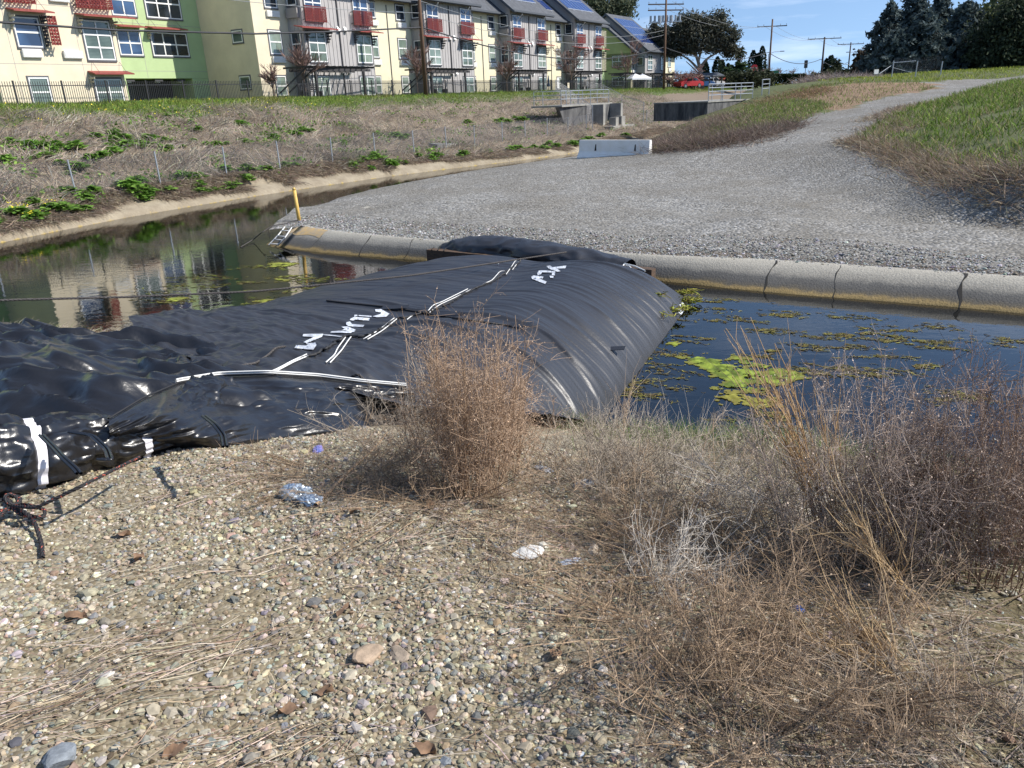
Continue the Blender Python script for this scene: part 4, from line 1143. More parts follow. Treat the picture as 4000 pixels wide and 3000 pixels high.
# the smaller two storey house further along
small = empty('apartment_building', fw(67, 0, 4.0), math.pi / 2 - FA, 'smaller two storey green and grey house with blue solar panels beyond the long flats', 'apartment building')
class FS(FB):
    def box(s, x0, x1, *a): return MB.box(s, x0 - 67, x1 - 67, *a)
    def pt(s, a, k, z): return (a - 67, -k, z - 4)
FB_ = FB; FB = FS
FB().bx(67.0, 85.0, -9.0, 0, 3.5, 8.9).build('pale_wall', m_cream2, small)
FB().bx(66.9, 66.998, -9.0, .001, 3.5, 8.9).build('olive_wall', m_green2, small)
gable(small, 66.9, 67.2, -.0, 8.0, .75, 9.0, -4.5, m_green2)
w_ = FB(); w_.bx(68.45, 76.5, .002, 1.5, 3.5, 9.1)
for q in range(19): a = 68.45 + 8.05 * q / 18; w_.bx(a - .025, a + .025, 1.5, 1.53, 3.6, 9.0)
w_.build('grey_bay', m_grey, small)
roof(small, 66.5, 86.5, .75, 9.0, -4.5); roof(small, 68.0, 77.2, 2.15, 9.1, -4.5); gable(small, 68.46, 76.48, 1.48, 8.4, 2.15, 9.1, -4.5, m_grey)
window(small, -2.9, -.9, 7.1, 8.6, 66.9, 2, (.5,), m_gl_blind, side=True); window(small, -2.9, -.9, 4.6, 5.7, 66.9, 2, (.5,), m_gl_dark, side=True)
window(small, 67.3, 68.2, 6.7, 8.4, 0, 1, (.5,), m_gl_blind); window(small, .3, 1.25, 7.2, 8.3, 68.42, 1, (), m_gl_dark, side=True)
ac(small, 67.3, 68.3, 6.1, 6.6, 0)
for a in (69.4, 74.6): window(small, a, a + 1.8, 6.6, 8.6, 1.53, 2, (.36, .68), m_gl_blind); window(small, a, a + 1.75, 4.2, 5.6, 1.53, 2, (.5,), m_gl_pale)
window(small, 81.8, 83.2, 7.2, 8.7, 0, 1, (.5,), m_gl_pale); ac(small, 82, 83.2, 6.5, 7.0, 0); window(small, 81.8, 83.2, 4.3, 5.6, 0, 1, (.5,), m_gl_pale)
pv(small, 69.0, 76.2, .9, -3.6, 2.15, 9.1, 7, 3); pv(small, 77.8, 84.5, .2, -3.2, .75, 9.0, 6, 2)
FB = FB_
# ================================================================ FENCES, PERGOLAS, POLES, CONCRETE
m_iron = mat('black_iron', (.03, .03, .033), .5, metal=.3)
m_galv = mat('galvanised_steel', (.42, .44, .46), .45, metal=.6)
m_wire = mat('wire_mesh', (.22, .22, .23), .5, metal=.5)
m_perg = mat('dark_stained_timber', (.045, .043, .045), .8)
m_pole = mat('brown_pole_wood', (.13, .075, .045), .9, var=.3, scale=3, stretch=(4, 4, .4))
m_pole2 = mat('dark_pole_wood', (.06, .045, .04), .9, var=.3, scale=3)
m_cable = mat('black_cable', (.03, .03, .035), .6)
m_wire2 = mat('bare_wire', (.25, .26, .27), .5)
def lz(s, k): return float(h_left(np.array(s), np.array(k), True))
# iron picket fence along the lawn
fence = empty('iron_fence', fw(0, 5, 4), math.pi / 2 - FA, 'long black iron picket fence between the green lawn crest and the flats', 'iron fence')
P0, P1 = -34.0, 84.0
for a in np.arange(P0, P1, 2.4):
    if a + 2.4 < -26: continue
    zb = lz(a, 5) - .05
    FBx = FB(); 
    for q in np.arange(a + .12, a + 2.36, .118): FBx.box(q - .011, q + .011, -.011, .011, zb - 4 + .02, 5.08 - 4)
    FBx.box(a + .04, a + 2.37, -.016, .016, 4.86 - 4, 4.9 - 4); FBx.box(a + .04, a + 2.37, -.0165, .0165, zb - 4 + .12, zb - 4 + .16)
    FBx.build('picket_panel', m_iron, fence, fix=False)
    FB().box(a - .035, a + .035, -.035, .035, zb - 4 - .1, 5.12 - 4).build('post', m_iron, fence, fix=False)
# chain link fence on the bank
def chain(name, pts, hts, label, group=None, rail=False, mesh_h=None):
    """pts: post feet (world), hts: heights"""
    root = empty(name, pts[0], 0, label, 'wire fence', group); off = np.array(pts[0], float)
    for p, h in zip(pts, hts):
        p = np.array(p); lean = RNG.normal(0, .015, 2)
        MB().bar(p - off - [0, 0, .2], p - off + [lean[0], lean[1], h], .03, 8).build('post', m_galv, root, smooth=False)
    V, F, nb = [], [], 0
    for (p, h), (q, g) in zip(zip(pts[:-1], hts[:-1]), zip(pts[1:], hts[1:])):
        p = np.array(p) - off; q = np.array(q) - off; L = np.linalg.norm(q[:2] - p[:2]); st = .17 if rail else .085; h_ = h - .06; g_ = g - .06
        n = int(L / st); A, B = [], []
        hh = (h_ + g_) / 2; kx = hh / L
        for i in range(-int(hh / st), n + 1):
            for sg in (1, -1):
                u0 = i * st / L; u1 = u0 + kx
                c0, c1 = max(0, u0), min(1, u1)
                if c1 <= c0: continue
                v0 = (c0 - u0) / kx; v1 = (c1 - u0) / kx
                if sg < 0: v0, v1 = 1 - v0, 1 - v1
                P = lambda u, v: p + (q - p) * u + np.array([0, 0, .03 + (h_ + (g_ - h_) * u) * v])
                A.append(P(c0, v0)); B.append(P(c1, v1))
        A, B = np.array(A), np.array(B)
        mid = (A + B) / 2 + RNG.normal(0, .015, A.shape)
        v, f = tubes(np.stack([A, mid, B], 1), np.full((len(A), 3), .0032), 3)
        V.append(v); F.append(f + nb); nb += len(v)
    mesh_np('wire_mesh', np.concatenate(V), np.concatenate(F), m_wire, parent=root)
    if rail:
        r = MB()
        for (p, h), (q, g) in zip(zip(pts[:-1], hts[:-1]), zip(pts[1:], hts[1:])): r.bar(np.array(p) - off + [0, 0, h - .03], np.array(q) - off + [0, 0, g - .03], .024, 6)
        r.build('top_rail', m_galv, root)
    return root
ss = [-34.7, -31.6, -28.5, -25.2, -22.1, -19.2, -15.9, -12.8, -9.6, -6.6, -3.7, -.5, 2.4, 5.5, 8.6, 11.7]
KF = 19.5
pts_ = [fw(s_, KF, lz(s_, KF) - .02) for s_ in ss]
chain('chain_link_fence', pts_, [2.0 - p[2] + .03 * math.sin(i * 3) for i, p in enumerate(pts_)], 'low sagging chain-link fence along the weedy bank of the narrow channel', rail=False)
ss2 = [23.9, 27.4, 31.2, 34.6, 37.0, 39.3, 42.5, 46]
pts_ = [fw(s_, KF, lz(s_, KF) - .02) for s_ in ss2]
chain('chain_link_fence', pts_, [2.0 - p[2] for p in pts_], 'low chain-link fence beyond the concrete outlet, left of the concrete platform', rail=False)
# concrete outlet with railings
m_oldc = mat('old_concrete', (.33, .32, .29), .9, col2=(.2, .195, .18), scale=1.4, bump=.006, bscale=12)
m_darkc = mat('stained_concrete', (.15, .148, .145), .9, col2=(.035, .036, .04), scale=2.5, stretch=(1, 1, .3))
sF = lambda zx: float(fac(2000 + zx / 2.212, 450, KF)[0])
out_ = empty('concrete_outlet', fw(16, KF, .8), math.pi / 2 - FA, 'concrete drain outlet with dark headwall and sloped apron below the pipe railing', 'drain outlet')
class OB(MB):
    def bx(s, s0, s1, k0, k1, z0, z1): return s.box(min(s0, s1) - 16, max(s0, s1) - 16, KF - max(k0, k1), KF - min(k0, k1), z0 - .8, z1 - .8)
    def pt(s, a, k, z): return (a - 16, KF - k, z - .8)
e0, e1, e2, e3, e4 = sF(600), sF(848), sF(866), sF(997), sF(1015)
o_ = OB(); o_.prism([o_.pt(e0, 17.6, 2.62), o_.pt(e1, 17.9, 2.62), o_.pt(e1, 17.9, .4), o_.pt(e0 + .9, 17.6, 1.4)], (0, .3, 0)); o_.bx(e2 - .01, e3 + .01, 17.6, 17.9, .4, 2.62); o_.build('headwall', m_darkc, out_)
o_ = OB(); o_.bx(e1, e2, 17.7, 18.9, .3, 2.66); o_.bx(e3, e4, 17.7, 18.9, .3, 2.68); o_.build('buttress', m_oldc, out_)
OB().bx(e0, e4 + .05, 15.2, 17.88, 2.625, 2.75).build('deck_slab', m_oldc, out_)
o_ = OB(); o_.bx(sF(835), sF(1020), 18.9, 19.9, .1, .98); o_.build('sill_block', m_oldc, out_)
o_ = OB(); o_.bx(sF(888), sF(912), 19.0, 19.6, .98, 1.62); o_.bx(sF(928), sF(960), 19.0, 19.7, .5, 1.68); o_.build('stub_wall', m_oldc, out_)
o_ = OB(); o_.prism([o_.pt(sF(868), 19.9, .45), o_.pt(sF(1010), 19.9, .5), o_.pt(sF(1085), 22.6, -.1), o_.pt(sF(900), 22.6, -.1)], (0, 0, -.25)); o_.build('apron', m_oldc, out_)
def railing(name, pts, label, z0=None, h=1.05, nr=3, r=.03):
    root = empty(name, pts[0], 0, label, 'railing'); off = np.array(pts[0], float)
    ps = [np.array(p, float) - off for p in pts]
    for p in ps: MB().bar(p, p + [0, 0, h], r, 8).build('post', m_galv, root)
    for i in range(nr):
        zz = h - .02 - i * (h - .15) / nr
        m_ = MB()
        for a, b in zip(ps[:-1], ps[1:]): m_.bar(a + [0, 0, zz], b + [0, 0, zz], r * .85, 6)
        m_.build('rail', m_galv, root)
    return root
zr = 2.75
railing('pipe_railing', [fw(e0 + .1, 15.4, zr), fw(e0 + .1, 17.75, zr), fw(sF(650), 17.75, zr)], 'short galvanised pipe railing on the left end of the drain outlet slab')
railing('pipe_railing', [fw(sF(685), 17.75, zr), fw(sF(752), 17.75, zr), fw(sF(850), 17.75, zr), fw(sF(905), 17.75, zr), fw(sF(1000), 17.75, zr), fw(sF(1000), 15.3, zr), fw(sF(685), 15.3, zr)], 'longer galvanised pipe railing on the drain outlet slab above the dark headwall')
# side fences running up the bank either side of the outlet
for zx0, pxt, lab in ((698, (2170, 318), 'tall chain-link side fence with top rail up the bank left of the outlet'), (1135, (2294, 318), 'tall chain-link side fence with top rail up the bank right of the outlet')):
    sb, _z = fac(2000 + zx0 / 2.212, 505, 19.4); st_, _ = fac(*pxt, 5.5)
    pp = []
    for q in (0, .33, .66, 1.0):
        s_, k_ = sb + (st_ - sb) * q, 19.4 + (5.5 - 19.4) * q; pp.append(fw(s_, k_, lz(s_, k_) - .02))
    chain('chain_link_fence', pp, [2.65 - pp[0][2], 1.5, 1.4, 1.2], lab, rail=True)
# concrete platform with railing on the right
pw = [at_d(2765, 395, 57), at_d(2945, 384, 62)]
pd_ = pw[1] - pw[0]; pd_[2] = 0; pL = np.linalg.norm(pd_); pa_ = math.atan2(pd_[1], pd_[0])
plat = empty('concrete_platform', (pw[0][0], pw[0][1], pw[0][2]), pa_, 'dark concrete platform wall under a long railing beside the dirt mound', 'platform')
MB().prism([(0, 0, -1.25), (pL + 2, 0, -.5), (pL + 2, 0, -.09), (0, 0, -.09)], (0, 4.5, 0)).build('retaining_wall', m_darkc, plat); MB().box(-.05, pL + 2, -.06, 4.5, -.087, 0).build('deck_slab', m_oldc, plat)
def onp(t_, y_=0.1): c_, s_ = math.cos(pa_), math.sin(pa_); return np.array([pw[0][0] + c_ * t_ - s_ * y_, pw[0][1] + s_ * t_ + c_ * y_, pw[0][2]])
railing('pipe_railing', [onp(.2), onp(pL * .3), onp(pL * .33), onp(pL * .6), onp(pL * .72), onp(pL * .99), onp(pL * .99, 3.5)], 'long galvanised pipe railing along the concrete platform beside the dirt mound', h=1.1, nr=4)
q0 = at_d(2975, 373, 60); q1 = at_d(3003, 369, 62)
railing('pipe_railing', [q0, q1], 'small white end frame of railing right of the concrete platform', h=1.05, nr=3, r=.035)

# pergolas over the ground floor doors
pg = [(150, 610, .9), (1300, 620, .95), (2060, 630, .95)]
pl = [0.2, 14.2, 29.2, 43.6]
for i, s_ in enumerate(pl + [56.8, 66.5, 72.5, 81.5]):
    W_ = 7.2 if i < 4 else (5.2 if i == 4 else 4.2)
    zt = 6.0 if i < 4 else 5.9
    lab = ['dark timber pergola before the cream wall of the nearest grey bay', 'dark timber pergola behind the nearest brown utility pole', 'dark timber pergola before the third grey bay of the flats', 'dark timber pergola before the last grey bay of the long flats',
           'dark timber pergola between the long flats and the small house', 'dark pergola at the corner of the small green house', 'dark pergola over the grey front of the small house', 'dark pergola at the far end of the small house'][i]
    p_ = empty('pergola', fw(s_, 1.6, 4.0), math.pi / 2 - FA, lab, 'pergola', 'pergolas in front of the flats')
    x0, x1 = -1.3, W_ - 1.3
    for x_ in (x0 + 1.2, x1 - .8):
        MB().box(x_ - .08, x_ + .08, -2.0, -1.84, -.1, zt - 4 - .2).build('post', m_perg, p_)
    for y_ in (-1.92, -.3): MB().box(x0 + .3, x1, y_ - .05, y_ + .05, zt - 4 - .2, zt - 4 - .02).build('beam', m_perg, p_)
    for x_ in np.arange(x0, x1 + .1, .62):
        m_ = MB(); m_.prism([(x_ - .035, -2.6, zt - 4), (x_ - .035, .0, zt - 4), (x_ - .035, .0, zt - 4 + .12), (x_ - .035, -2.75, zt - 4 + .12)], (.07, 0, 0)); m_.build('rafter', m_perg, p_)
    for x_ in (x0 + .05, x0 + .9): MB().beam((x_, -2.2, zt - 4), (x_ - .75, -.1, zt - 5.6), .08, .09).build('brace', m_perg, p_)
    if i < 4:
        b_ = empty('bench', fw(s_ + (1.2 if i else -.6), 3.4, 3.98), math.pi / 2 - FA, ['dark slatted bench under the pergola nearest the cream tower', 'dark slatted bench under the pergola near the brown pole', 'dark slatted bench under the pergola of the third bay', 'dark slatted bench under the pergola of the last bay'][i], 'bench', 'benches under the pergolas')
        for q in range(4): MB().box(-.9, .9, -.25 + q * .12, -.16 + q * .12, .43, .46).build('slat', m_perg, b_)
        for q in range(4): MB().box(-.9, .9, .25 + q * .02, .28 + q * .02, .55 + q * .12, .64 + q * .12).build('back_slat', m_perg, b_)
        for x_ in (-.8, .8): MB().box(x_ - .04, x_ + .04, -.25, .3, 0, .43).build('leg', m_perg, b_)

# ---- utility poles and cables
def pole(base, top_z, label, r=.15, arms=(), m=None, lean=(0, 0)):
    root = empty('utility_pole', base, 0, label, 'utility pole')
    H_ = top_z - base[2]
    MB().bar((0, 0, -.3), (lean[0], lean[1], H_), r, 10, r * .72).build('shaft', m or m_pole, root, smooth=True)
    for (z_, L, dirn) in arms:
        d = np.array([math.cos(dirn), math.sin(dirn), 0]); c = np.array([lean[0] * (z_ - base[2]) / H_, lean[1] * (z_ - base[2]) / H_, z_ - base[2]])
        ca = MB().beam(c - d * L / 2, c + d * L / 2, .12, .14).build('crossarm', m_pole2, root)
        i_ = MB()
        for q in (-.48, -.28, .28, .48): p = c + d * L * q + [0, 0, .07]; i_.bar(p, p + [0, 0, .16], .035, 6); i_.bar(p + [0, 0, .16], p + [0, 0, .24], .06, 6, .05)
        i_.build('insulators', m_galv, ca)
    return root
s1, z1 = fac(1664, 368, 6); B1 = fw(s1, 6, 3.95)
pole(B1, 15.5, 'nearest brown wooden utility pole standing behind the iron fence before the flats', .17)
def dist_at(px, py, D): return at_d(px, py, D)
b2 = dist_at(2593, 345, 112); t2 = dist_at(2601, 2, 112)
P2 = pole((b2[0], b2[1], 4.0), t2[2] + .3, 'tall dark utility pole with crossarms and transformers beside the small house', .17, [(dist_at(2597, 17, 112)[2], 5.0, .25), (dist_at(2597, 40, 112)[2], 5.0, .25)], m_pole)
zc = dist_at(2596, 84, 112)[2]
x_ = MB()
for q in np.linspace(-1.9, 1.9, 8): x_.bar((q, .3 * (1 if int(q * 4) % 2 else -1), zc - 4 - .1), (q, .3 * (1 if int(q * 4) % 2 else -1), zc - 4 + .75), .14, 8)
x_.box(-2.1, 2.1, -.08, .08, zc - 4 - .12, zc - 4 + .02); x_.build('fuse_bank', m_galv, P2)
# second, thicker transformer cans
for q in (-.75, .75): MB().bar((q, .1, zc - 4 - .2), (q, .1, zc - 4 + .7), .24, 12).build('transformer', m_galv, P2)
b3 = dist_at(3002, 300, 140); t3 = dist_at(3009, 75, 140)
pole((b3[0], b3[1], 4), t3[2], 'brown utility pole left of the row of far poles', .17, [(dist_at(3010, 103, 140)[2], 4.6, -.1)], m_pole)
b4 = dist_at(3206, 312, 165); t4 = dist_at(3218, 145, 165)
pole((b4[0], b4[1], 4), t4[2], 'dark utility pole with wide crossarm, middle of the far row', .2, [(dist_at(3218, 151, 165)[2], 6.2, .0)], m_pole2)
b5 = dist_at(3311, 292, 190); t5 = dist_at(3327, 165, 190)
pole((b5[0], b5[1], 4), t5[2], 'far thin utility pole nearest to the dark conifers', .17, [(dist_at(3327, 172, 190)[2], 5.8, .1)], m_pole2)
def cable(P, r, label, sag=None, n=24, m=None):
    P = [np.array(p, float) for p in P]
    pts = []
    for i, (a, b) in enumerate(zip(P[:-1], P[1:])):
        for q in range(n):
            u = q / n; pts.append(a + (b - a) * u - np.array([0, 0, (sag[i] if sag else 0) * 4 * u * (1 - u)]))
    pts.append(P[-1]); pts = np.array(pts)
    V, F = tubes((pts - pts[0])[None], np.full((1, len(pts)), r), 5)
    o_ = mesh_np('overhead_cable', V, F, m or m_cable, smooth=True); o_.location = pts[0]
    return tag(o_, label, 'cable', 'overhead cables')
a1 = fw(*[fac(1651, 107, 6)[0], 6], fac(1651, 107, 6)[1]); a0 = fw(fac(0, 87, 6)[0] - 22, 6, a1[2] + .3)
zl = fac(700, 127, 6); za = fw(fac(0, 87, 6)[0], 6, fac(0, 87, 6)[1])
a0 = za + (za - np.array(fw(fac(455, 119, 6)[0], 6, fac(455, 119, 6)[1]))) * 2.2
mid1 = [fw(fac(x, y, 6)[0], 6, fac(x, y, 6)[1]) for x, y in ((0, 87), (455, 118), (1000, 132), (1300, 124))]
cable([a0] + mid1 + [a1], .055, 'thick black overhead cable crossing in front of the flats to the nearest pole', n=6)
c2 = dist_at(2594, 184, 112)
cable([a1, c2], .055, 'black overhead cable sagging from the nearest pole to the transformer pole', [1.9])
c3 = dist_at(3001, 204, 140); cable([c2, c3], .045, 'black overhead cable sagging between the transformer pole and the next far pole', [1.35])
c4 = dist_at(3206, 231, 165); cable([c3, c4], .05, 'low black overhead cable between the two left poles of the far row', [1.2])
c5 = dist_at(3311, 243, 190); cable([c4, c5], .05, 'low black overhead cable between the two right poles of the far row', [1.0])
for dy, lab in ((0, 'upper'), (12, 'lower')):
    top1 = fw(s1, 6, fac(1651, 4 + dy * 4, 6)[1])
    cable([fw(s1 - 50, 6, top1[2] + .8), top1], .018, f'thin {lab} bare wire over the flats left of the nearest pole', [.8], m=m_wire2)
    cable([top1, dist_at(2594, 118 + dy * 1.5, 112)], .02, f'thin {lab} bare wire from the nearest pole over the solar roofs', [1.6], m=m_wire2)
for i, (px2, px3, px4, px5) in enumerate((((2566, 17), (2988, 103), (3197, 151), (3311, 172)), ((2627, 6), (3030, 101), (3243, 149), (3343, 170)))):
    lab = ('left', 'right')[i]
    w2, w3, w4, w5 = dist_at(*px2, 112), dist_at(*px3, 140), dist_at(*px4, 165), dist_at(*px5, 190)
    cable([w2, w3, w4, w5], .02, f'thin high wire on the {lab} ends of the crossarms of the far poles', [1.2, 1.0, .8], m=m_wire2)

# ---- white concrete barrier
m_barr = mat('white_painted_concrete', (.86, .85, .82), .8, col2=(.78, .76, .7), scale=2.2, bump=.006, bscale=10)
bl, br = hit(2268, 618, hp, 20), hit(2541, 600, hp, 20)
bd_ = br - bl; bL = np.linalg.norm(bd_[:2]); ba_ = math.atan2(bd_[1], bd_[0])
bar_ = empty('concrete_barrier', bl, ba_, 'white concrete traffic barrier standing at the edge of the gravel by the channel', 'traffic barrier')
prof = [(-.3, .0), (-.3, .08), (-.13, .33), (-.085, .84), (.085, .84), (.13, .33), (.3, .08), (.3, .0)]
m_ = MB()
cuts = [0, 1.25, 1.55, 2.5, 2.8, bL]
for i, (a, b) in enumerate(zip(cuts[:-1], cuts[1:])):
    pr_ = [(y, max(z, .09) if (i % 2 and z < .09) else z) for y, z in prof]
    if i % 2: pr_ = pr_[1:-1]
    m_.prism([(a, y, z) for y, z in pr_], (b - a, 0, 0))
bm = bmesh.new(); 
body = m_.build('barrier_body', m_barr, bar_)
mdark = mat('chipped_edge', (.18, .17, .15), .9, var=.4, scale=8)  # chip colour, reused for the painted shade of the left end
for x_, z_ in ((.9, .36), (3.05, .36)):
    MB().prism([(x_, -.145, z_), (x_ + .09, -.145, z_), (x_ + .075, -.115, z_ + .3), (x_ + .03, -.115, z_ + .28)], (0, .03, 0)).build('lifting_slot', m_dark, bar_)
    MB().prism([(x_ + .06, -.302, .03), (x_ + .16, -.302, .03), (x_ + .1, -.19, .22)], (0, .03, 0)).build('lifting_slot', m_dark, bar_)
MB().raw([(-.004, y * .93, .02 + z * .96) for y, z in prof], [tuple(range(8))]).build('shaded_end', mdark, bar_)  # dark sheet over the left end: its unlit side put into the colour
for x_, w_ in ((.25, .3), (1.7, .5), (2.9, .35), (.7, .2)):
    q = [(x_ + w_ * t_, -.304 + .0 * t_, .0 + .05 * abs(math.sin(t_ * 9 + x_))) for t_ in np.linspace(0, 1, 8)]
    MB().prism([(x_, -.303, 0)] + q + [(x_ + w_, -.303, 0)], (0, .004, 0)).build('chipped_edge', mdark, bar_)
MB().box(-.012, .0, -.05, .05, .55, .6).build('end_loop', m_dark, bar_)
# ---- yellow post and white wire ladder at the nose
yp_ = hit(1170, 862, hp, 10); yp_[2] -= .02
post_ = empty('yellow_post', yp_, 0, 'thin yellow marker post on the gravel point beside the channel', 'marker post')
m_ypost = mat('yellow_post_paint', (.62, .4, .1), .6, var=.15, scale=20)
MB().bar((0, 0, -.2), (-.035, 0, .84), .05, 14).build('shaft', m_ypost, post_, smooth=True); MB().bar((-.035, 0, .84), (-.037, 0, .9), .052, 14, .03).build('cap', m_ypost, post_, smooth=True)
lad = empty('wire_ladder', atz(1100, 920, .2), 0, 'bent white wire ladder hanging down the yellow painted curb nose', 'ladder'); lo_ = np.array(lad.location)
def lp_(x, y, z): return atz(1000 + x / 2.212, 750 + y / 2.212, z) - lo_
m_ladder = mat('white_enamel', (.7, .7, .68), .5)
for a in (((248, 303), (190, 375), (110, 458)), ((308, 308), (250, 395), (190, 462))):
    P = np.array([[lp_(a[0][0], a[0][1], .42), lp_(a[1][0], a[1][1], .3), lp_(a[2][0], a[2][1], .08)]]); V, F = tubes(P, np.full((1, 3), .016), 6); mesh_np('side_rail', V, F, m_ladder, smooth=True, parent=lad)
for a in (((225, 330), (290, 335), .38), ((190, 375), (255, 385), .3), ((160, 405), (225, 415), .22), ((120, 445), (200, 450), .12)):
    pa, pb = lp_(*a[0], a[2]), lp_(*a[1], a[2]); P = np.array([[pa, (pa * 2 + pb) / 3 + [0, -.08, .01], (pa + pb * 2) / 3 + [0, -.08, .01], pb]]); V, F = tubes(P, np.full((1, 4), .013), 5); mesh_np('rung', V, F, m_ladder, smooth=True, parent=lad)
# ================================================================ TREES AND PLANTS
m_leaf = mat('tree_foliage', (.05, .07, .03), .75, attr=True, trans=.25, spec=.2)
m_bark = mat('bark', (.14, .1, .075), .95, var=.3, scale=3, bump=.01)
m_palebark = mat('pale_smooth_bark', (.3, .25, .2), .9, var=.25, scale=1.5)
m_twig = mat('bare_twigs', (.2, .14, .11), .9, attr=True, spec=.1)
m_blade = mat('grass_blades', (.3, .25, .15), .8, attr=True, trans=.3, spec=.15)
def cards(C, size, rng=RNG, asp=.55, flat=0.0):
    """small leaf-sprig faces at points C"""
    n = len(C); a = rng.normal(size=(n, 3)); a[:, 2] *= (1 - flat); a /= np.linalg.norm(a, axis=1, keepdims=True) + 1e-9
    b = np.cross(a, rng.normal(size=(n, 3))); b /= np.linalg.norm(b, axis=1, keepdims=True) + 1e-9
    s = (size * rng.uniform(.6, 1.3, n))[:, None]
    V = np.stack([C - a * s, C - b * s * asp + a * s * .1, C + a * s, C + b * s * asp - a * s * .1], 1).reshape(-1, 3)
    return V, np.arange(n * 4).reshape(-1, 4)
def clump_points(c, r, n, m, rng, tight=.3, shell=.75):
    """n points gathered in m sub-clumps spread through an ellipsoid, mostly near its skin"""
    d = rng.normal(size=(m, 3)); d /= np.linalg.norm(d, axis=1, keepdims=True)
    sc = np.array(c) + d * (shell + (1 - shell) * rng.uniform(-1, 1, (m, 1))) * np.array(r)
    idx = rng.integers(0, m, n)
    tg = tight * np.mean(r) * rng.uniform(.5, 1.2, m)
    return sc[idx] + rng.normal(size=(n, 3)) * tg[idx][:, None] * [1, 1, .75], idx
def tree(name, base, label, clusters, leaf, cols, limbs, cat='tree', group=None, bark=None, seed=1, flat=0., asp=.55):
    rng = np.random.default_rng(seed); root = empty(name, base, 0, label, cat, group)
    tb = MB()
    V, F = [], []; nv = 0
    for P, r0, r1 in limbs:
        p = smooth_path(P, 10); v, f = tubes(p[None], np.linspace(r0, r1, 10)[None], 7); V.append(v); F.append(f + nv); nv += len(v)
    mesh_np('trunk', np.concatenate(V), np.concatenate(F), bark or m_bark, smooth=True, parent=root)
    CV, CF, CC = [], [], []; nv = 0
    for c, r, n, m in clusters:
        p, idx = clump_points(c, r, n, m, rng)
        v, f = cards(p, leaf, rng, asp, flat)
        tone = rng.uniform(0, 1, m)[idx]
        col = np.array(cols[0]) + (np.array(cols[1]) - np.array(cols[0])) * np.clip(tone + rng.normal(0, .2, n), 0, 1)[:, None]
        CV.append(v); CF.append(f + nv); nv += len(v); CC.append(np.repeat(col, 4, 0))
    mesh_np('crown', np.concatenate(CV), np.concatenate(CF), m_leaf, np.clip(np.concatenate(CC), .004, 1), parent=root)
    return root
def conifer(base, h, rb, label, seed, cols=((.045, .065, .066), (.13, .17, .165)), lean=.0, sparse=1.0):
    rng = np.random.default_rng(seed); root = empty('conifer', base, 0, label, 'conifer', 'dark conifers beyond the grassy levee')
    MB().bar((0, 0, -.5), (lean * h, 0, h * .97), .28, 8, .04).build('trunk', m_bark, root, smooth=True)
    C, K, BR = [], [], []
    z = h * .06
    while z < h * .985:
        t = z / h; L = rb * (1 - t) ** .75 * rng.uniform(.85, 1.12)
        nbr = int(rng.integers(6, 10))
        for q in range(nbr):
            a = rng.uniform(0, 6.283); l = L * rng.uniform(.65, 1.12); up = rng.uniform(.02, .3) + .35 * t
            n = int(max(5, l * 13 * sparse)); u = np.sqrt(rng.uniform(.05, 1, n))
            d = np.array([math.cos(a), math.sin(a), 0.]); sd_ = np.array([-d[1], d[0], 0])
            p = np.array([lean * z, 0, z]) + d * (l * u)[:, None] + np.array([0, 0, 1.]) * (l * (up * u - .42 * u * u))[:, None] + sd_ * (rng.normal(0, .17, n) * l * (1.1 - u))[:, None] + rng.normal(0, .1, (n, 3))
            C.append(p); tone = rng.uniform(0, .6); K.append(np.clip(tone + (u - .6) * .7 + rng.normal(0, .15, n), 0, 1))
            BR.append(np.array([[lean * z, 0, z], np.array([lean * z, 0, z]) + d * l * .5 + [0, 0, l * (.5 * up - .1)], np.array([lean * z, 0, z]) + d * l * .95 + [0, 0, l * (up - .4)]]))
        z += h * rng.uniform(.014, .028)
    C = np.concatenate(C); K = np.concatenate(K)
    v, f = cards(C, .3, rng, .36)
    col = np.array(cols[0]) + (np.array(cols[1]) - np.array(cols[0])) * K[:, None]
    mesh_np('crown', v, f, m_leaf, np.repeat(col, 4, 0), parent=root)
    v, f = tubes(np.array(BR), np.tile([.05, .03, .012], (len(BR), 1)), 4); mesh_np('branches', v, f, m_bark, parent=root)
    return root
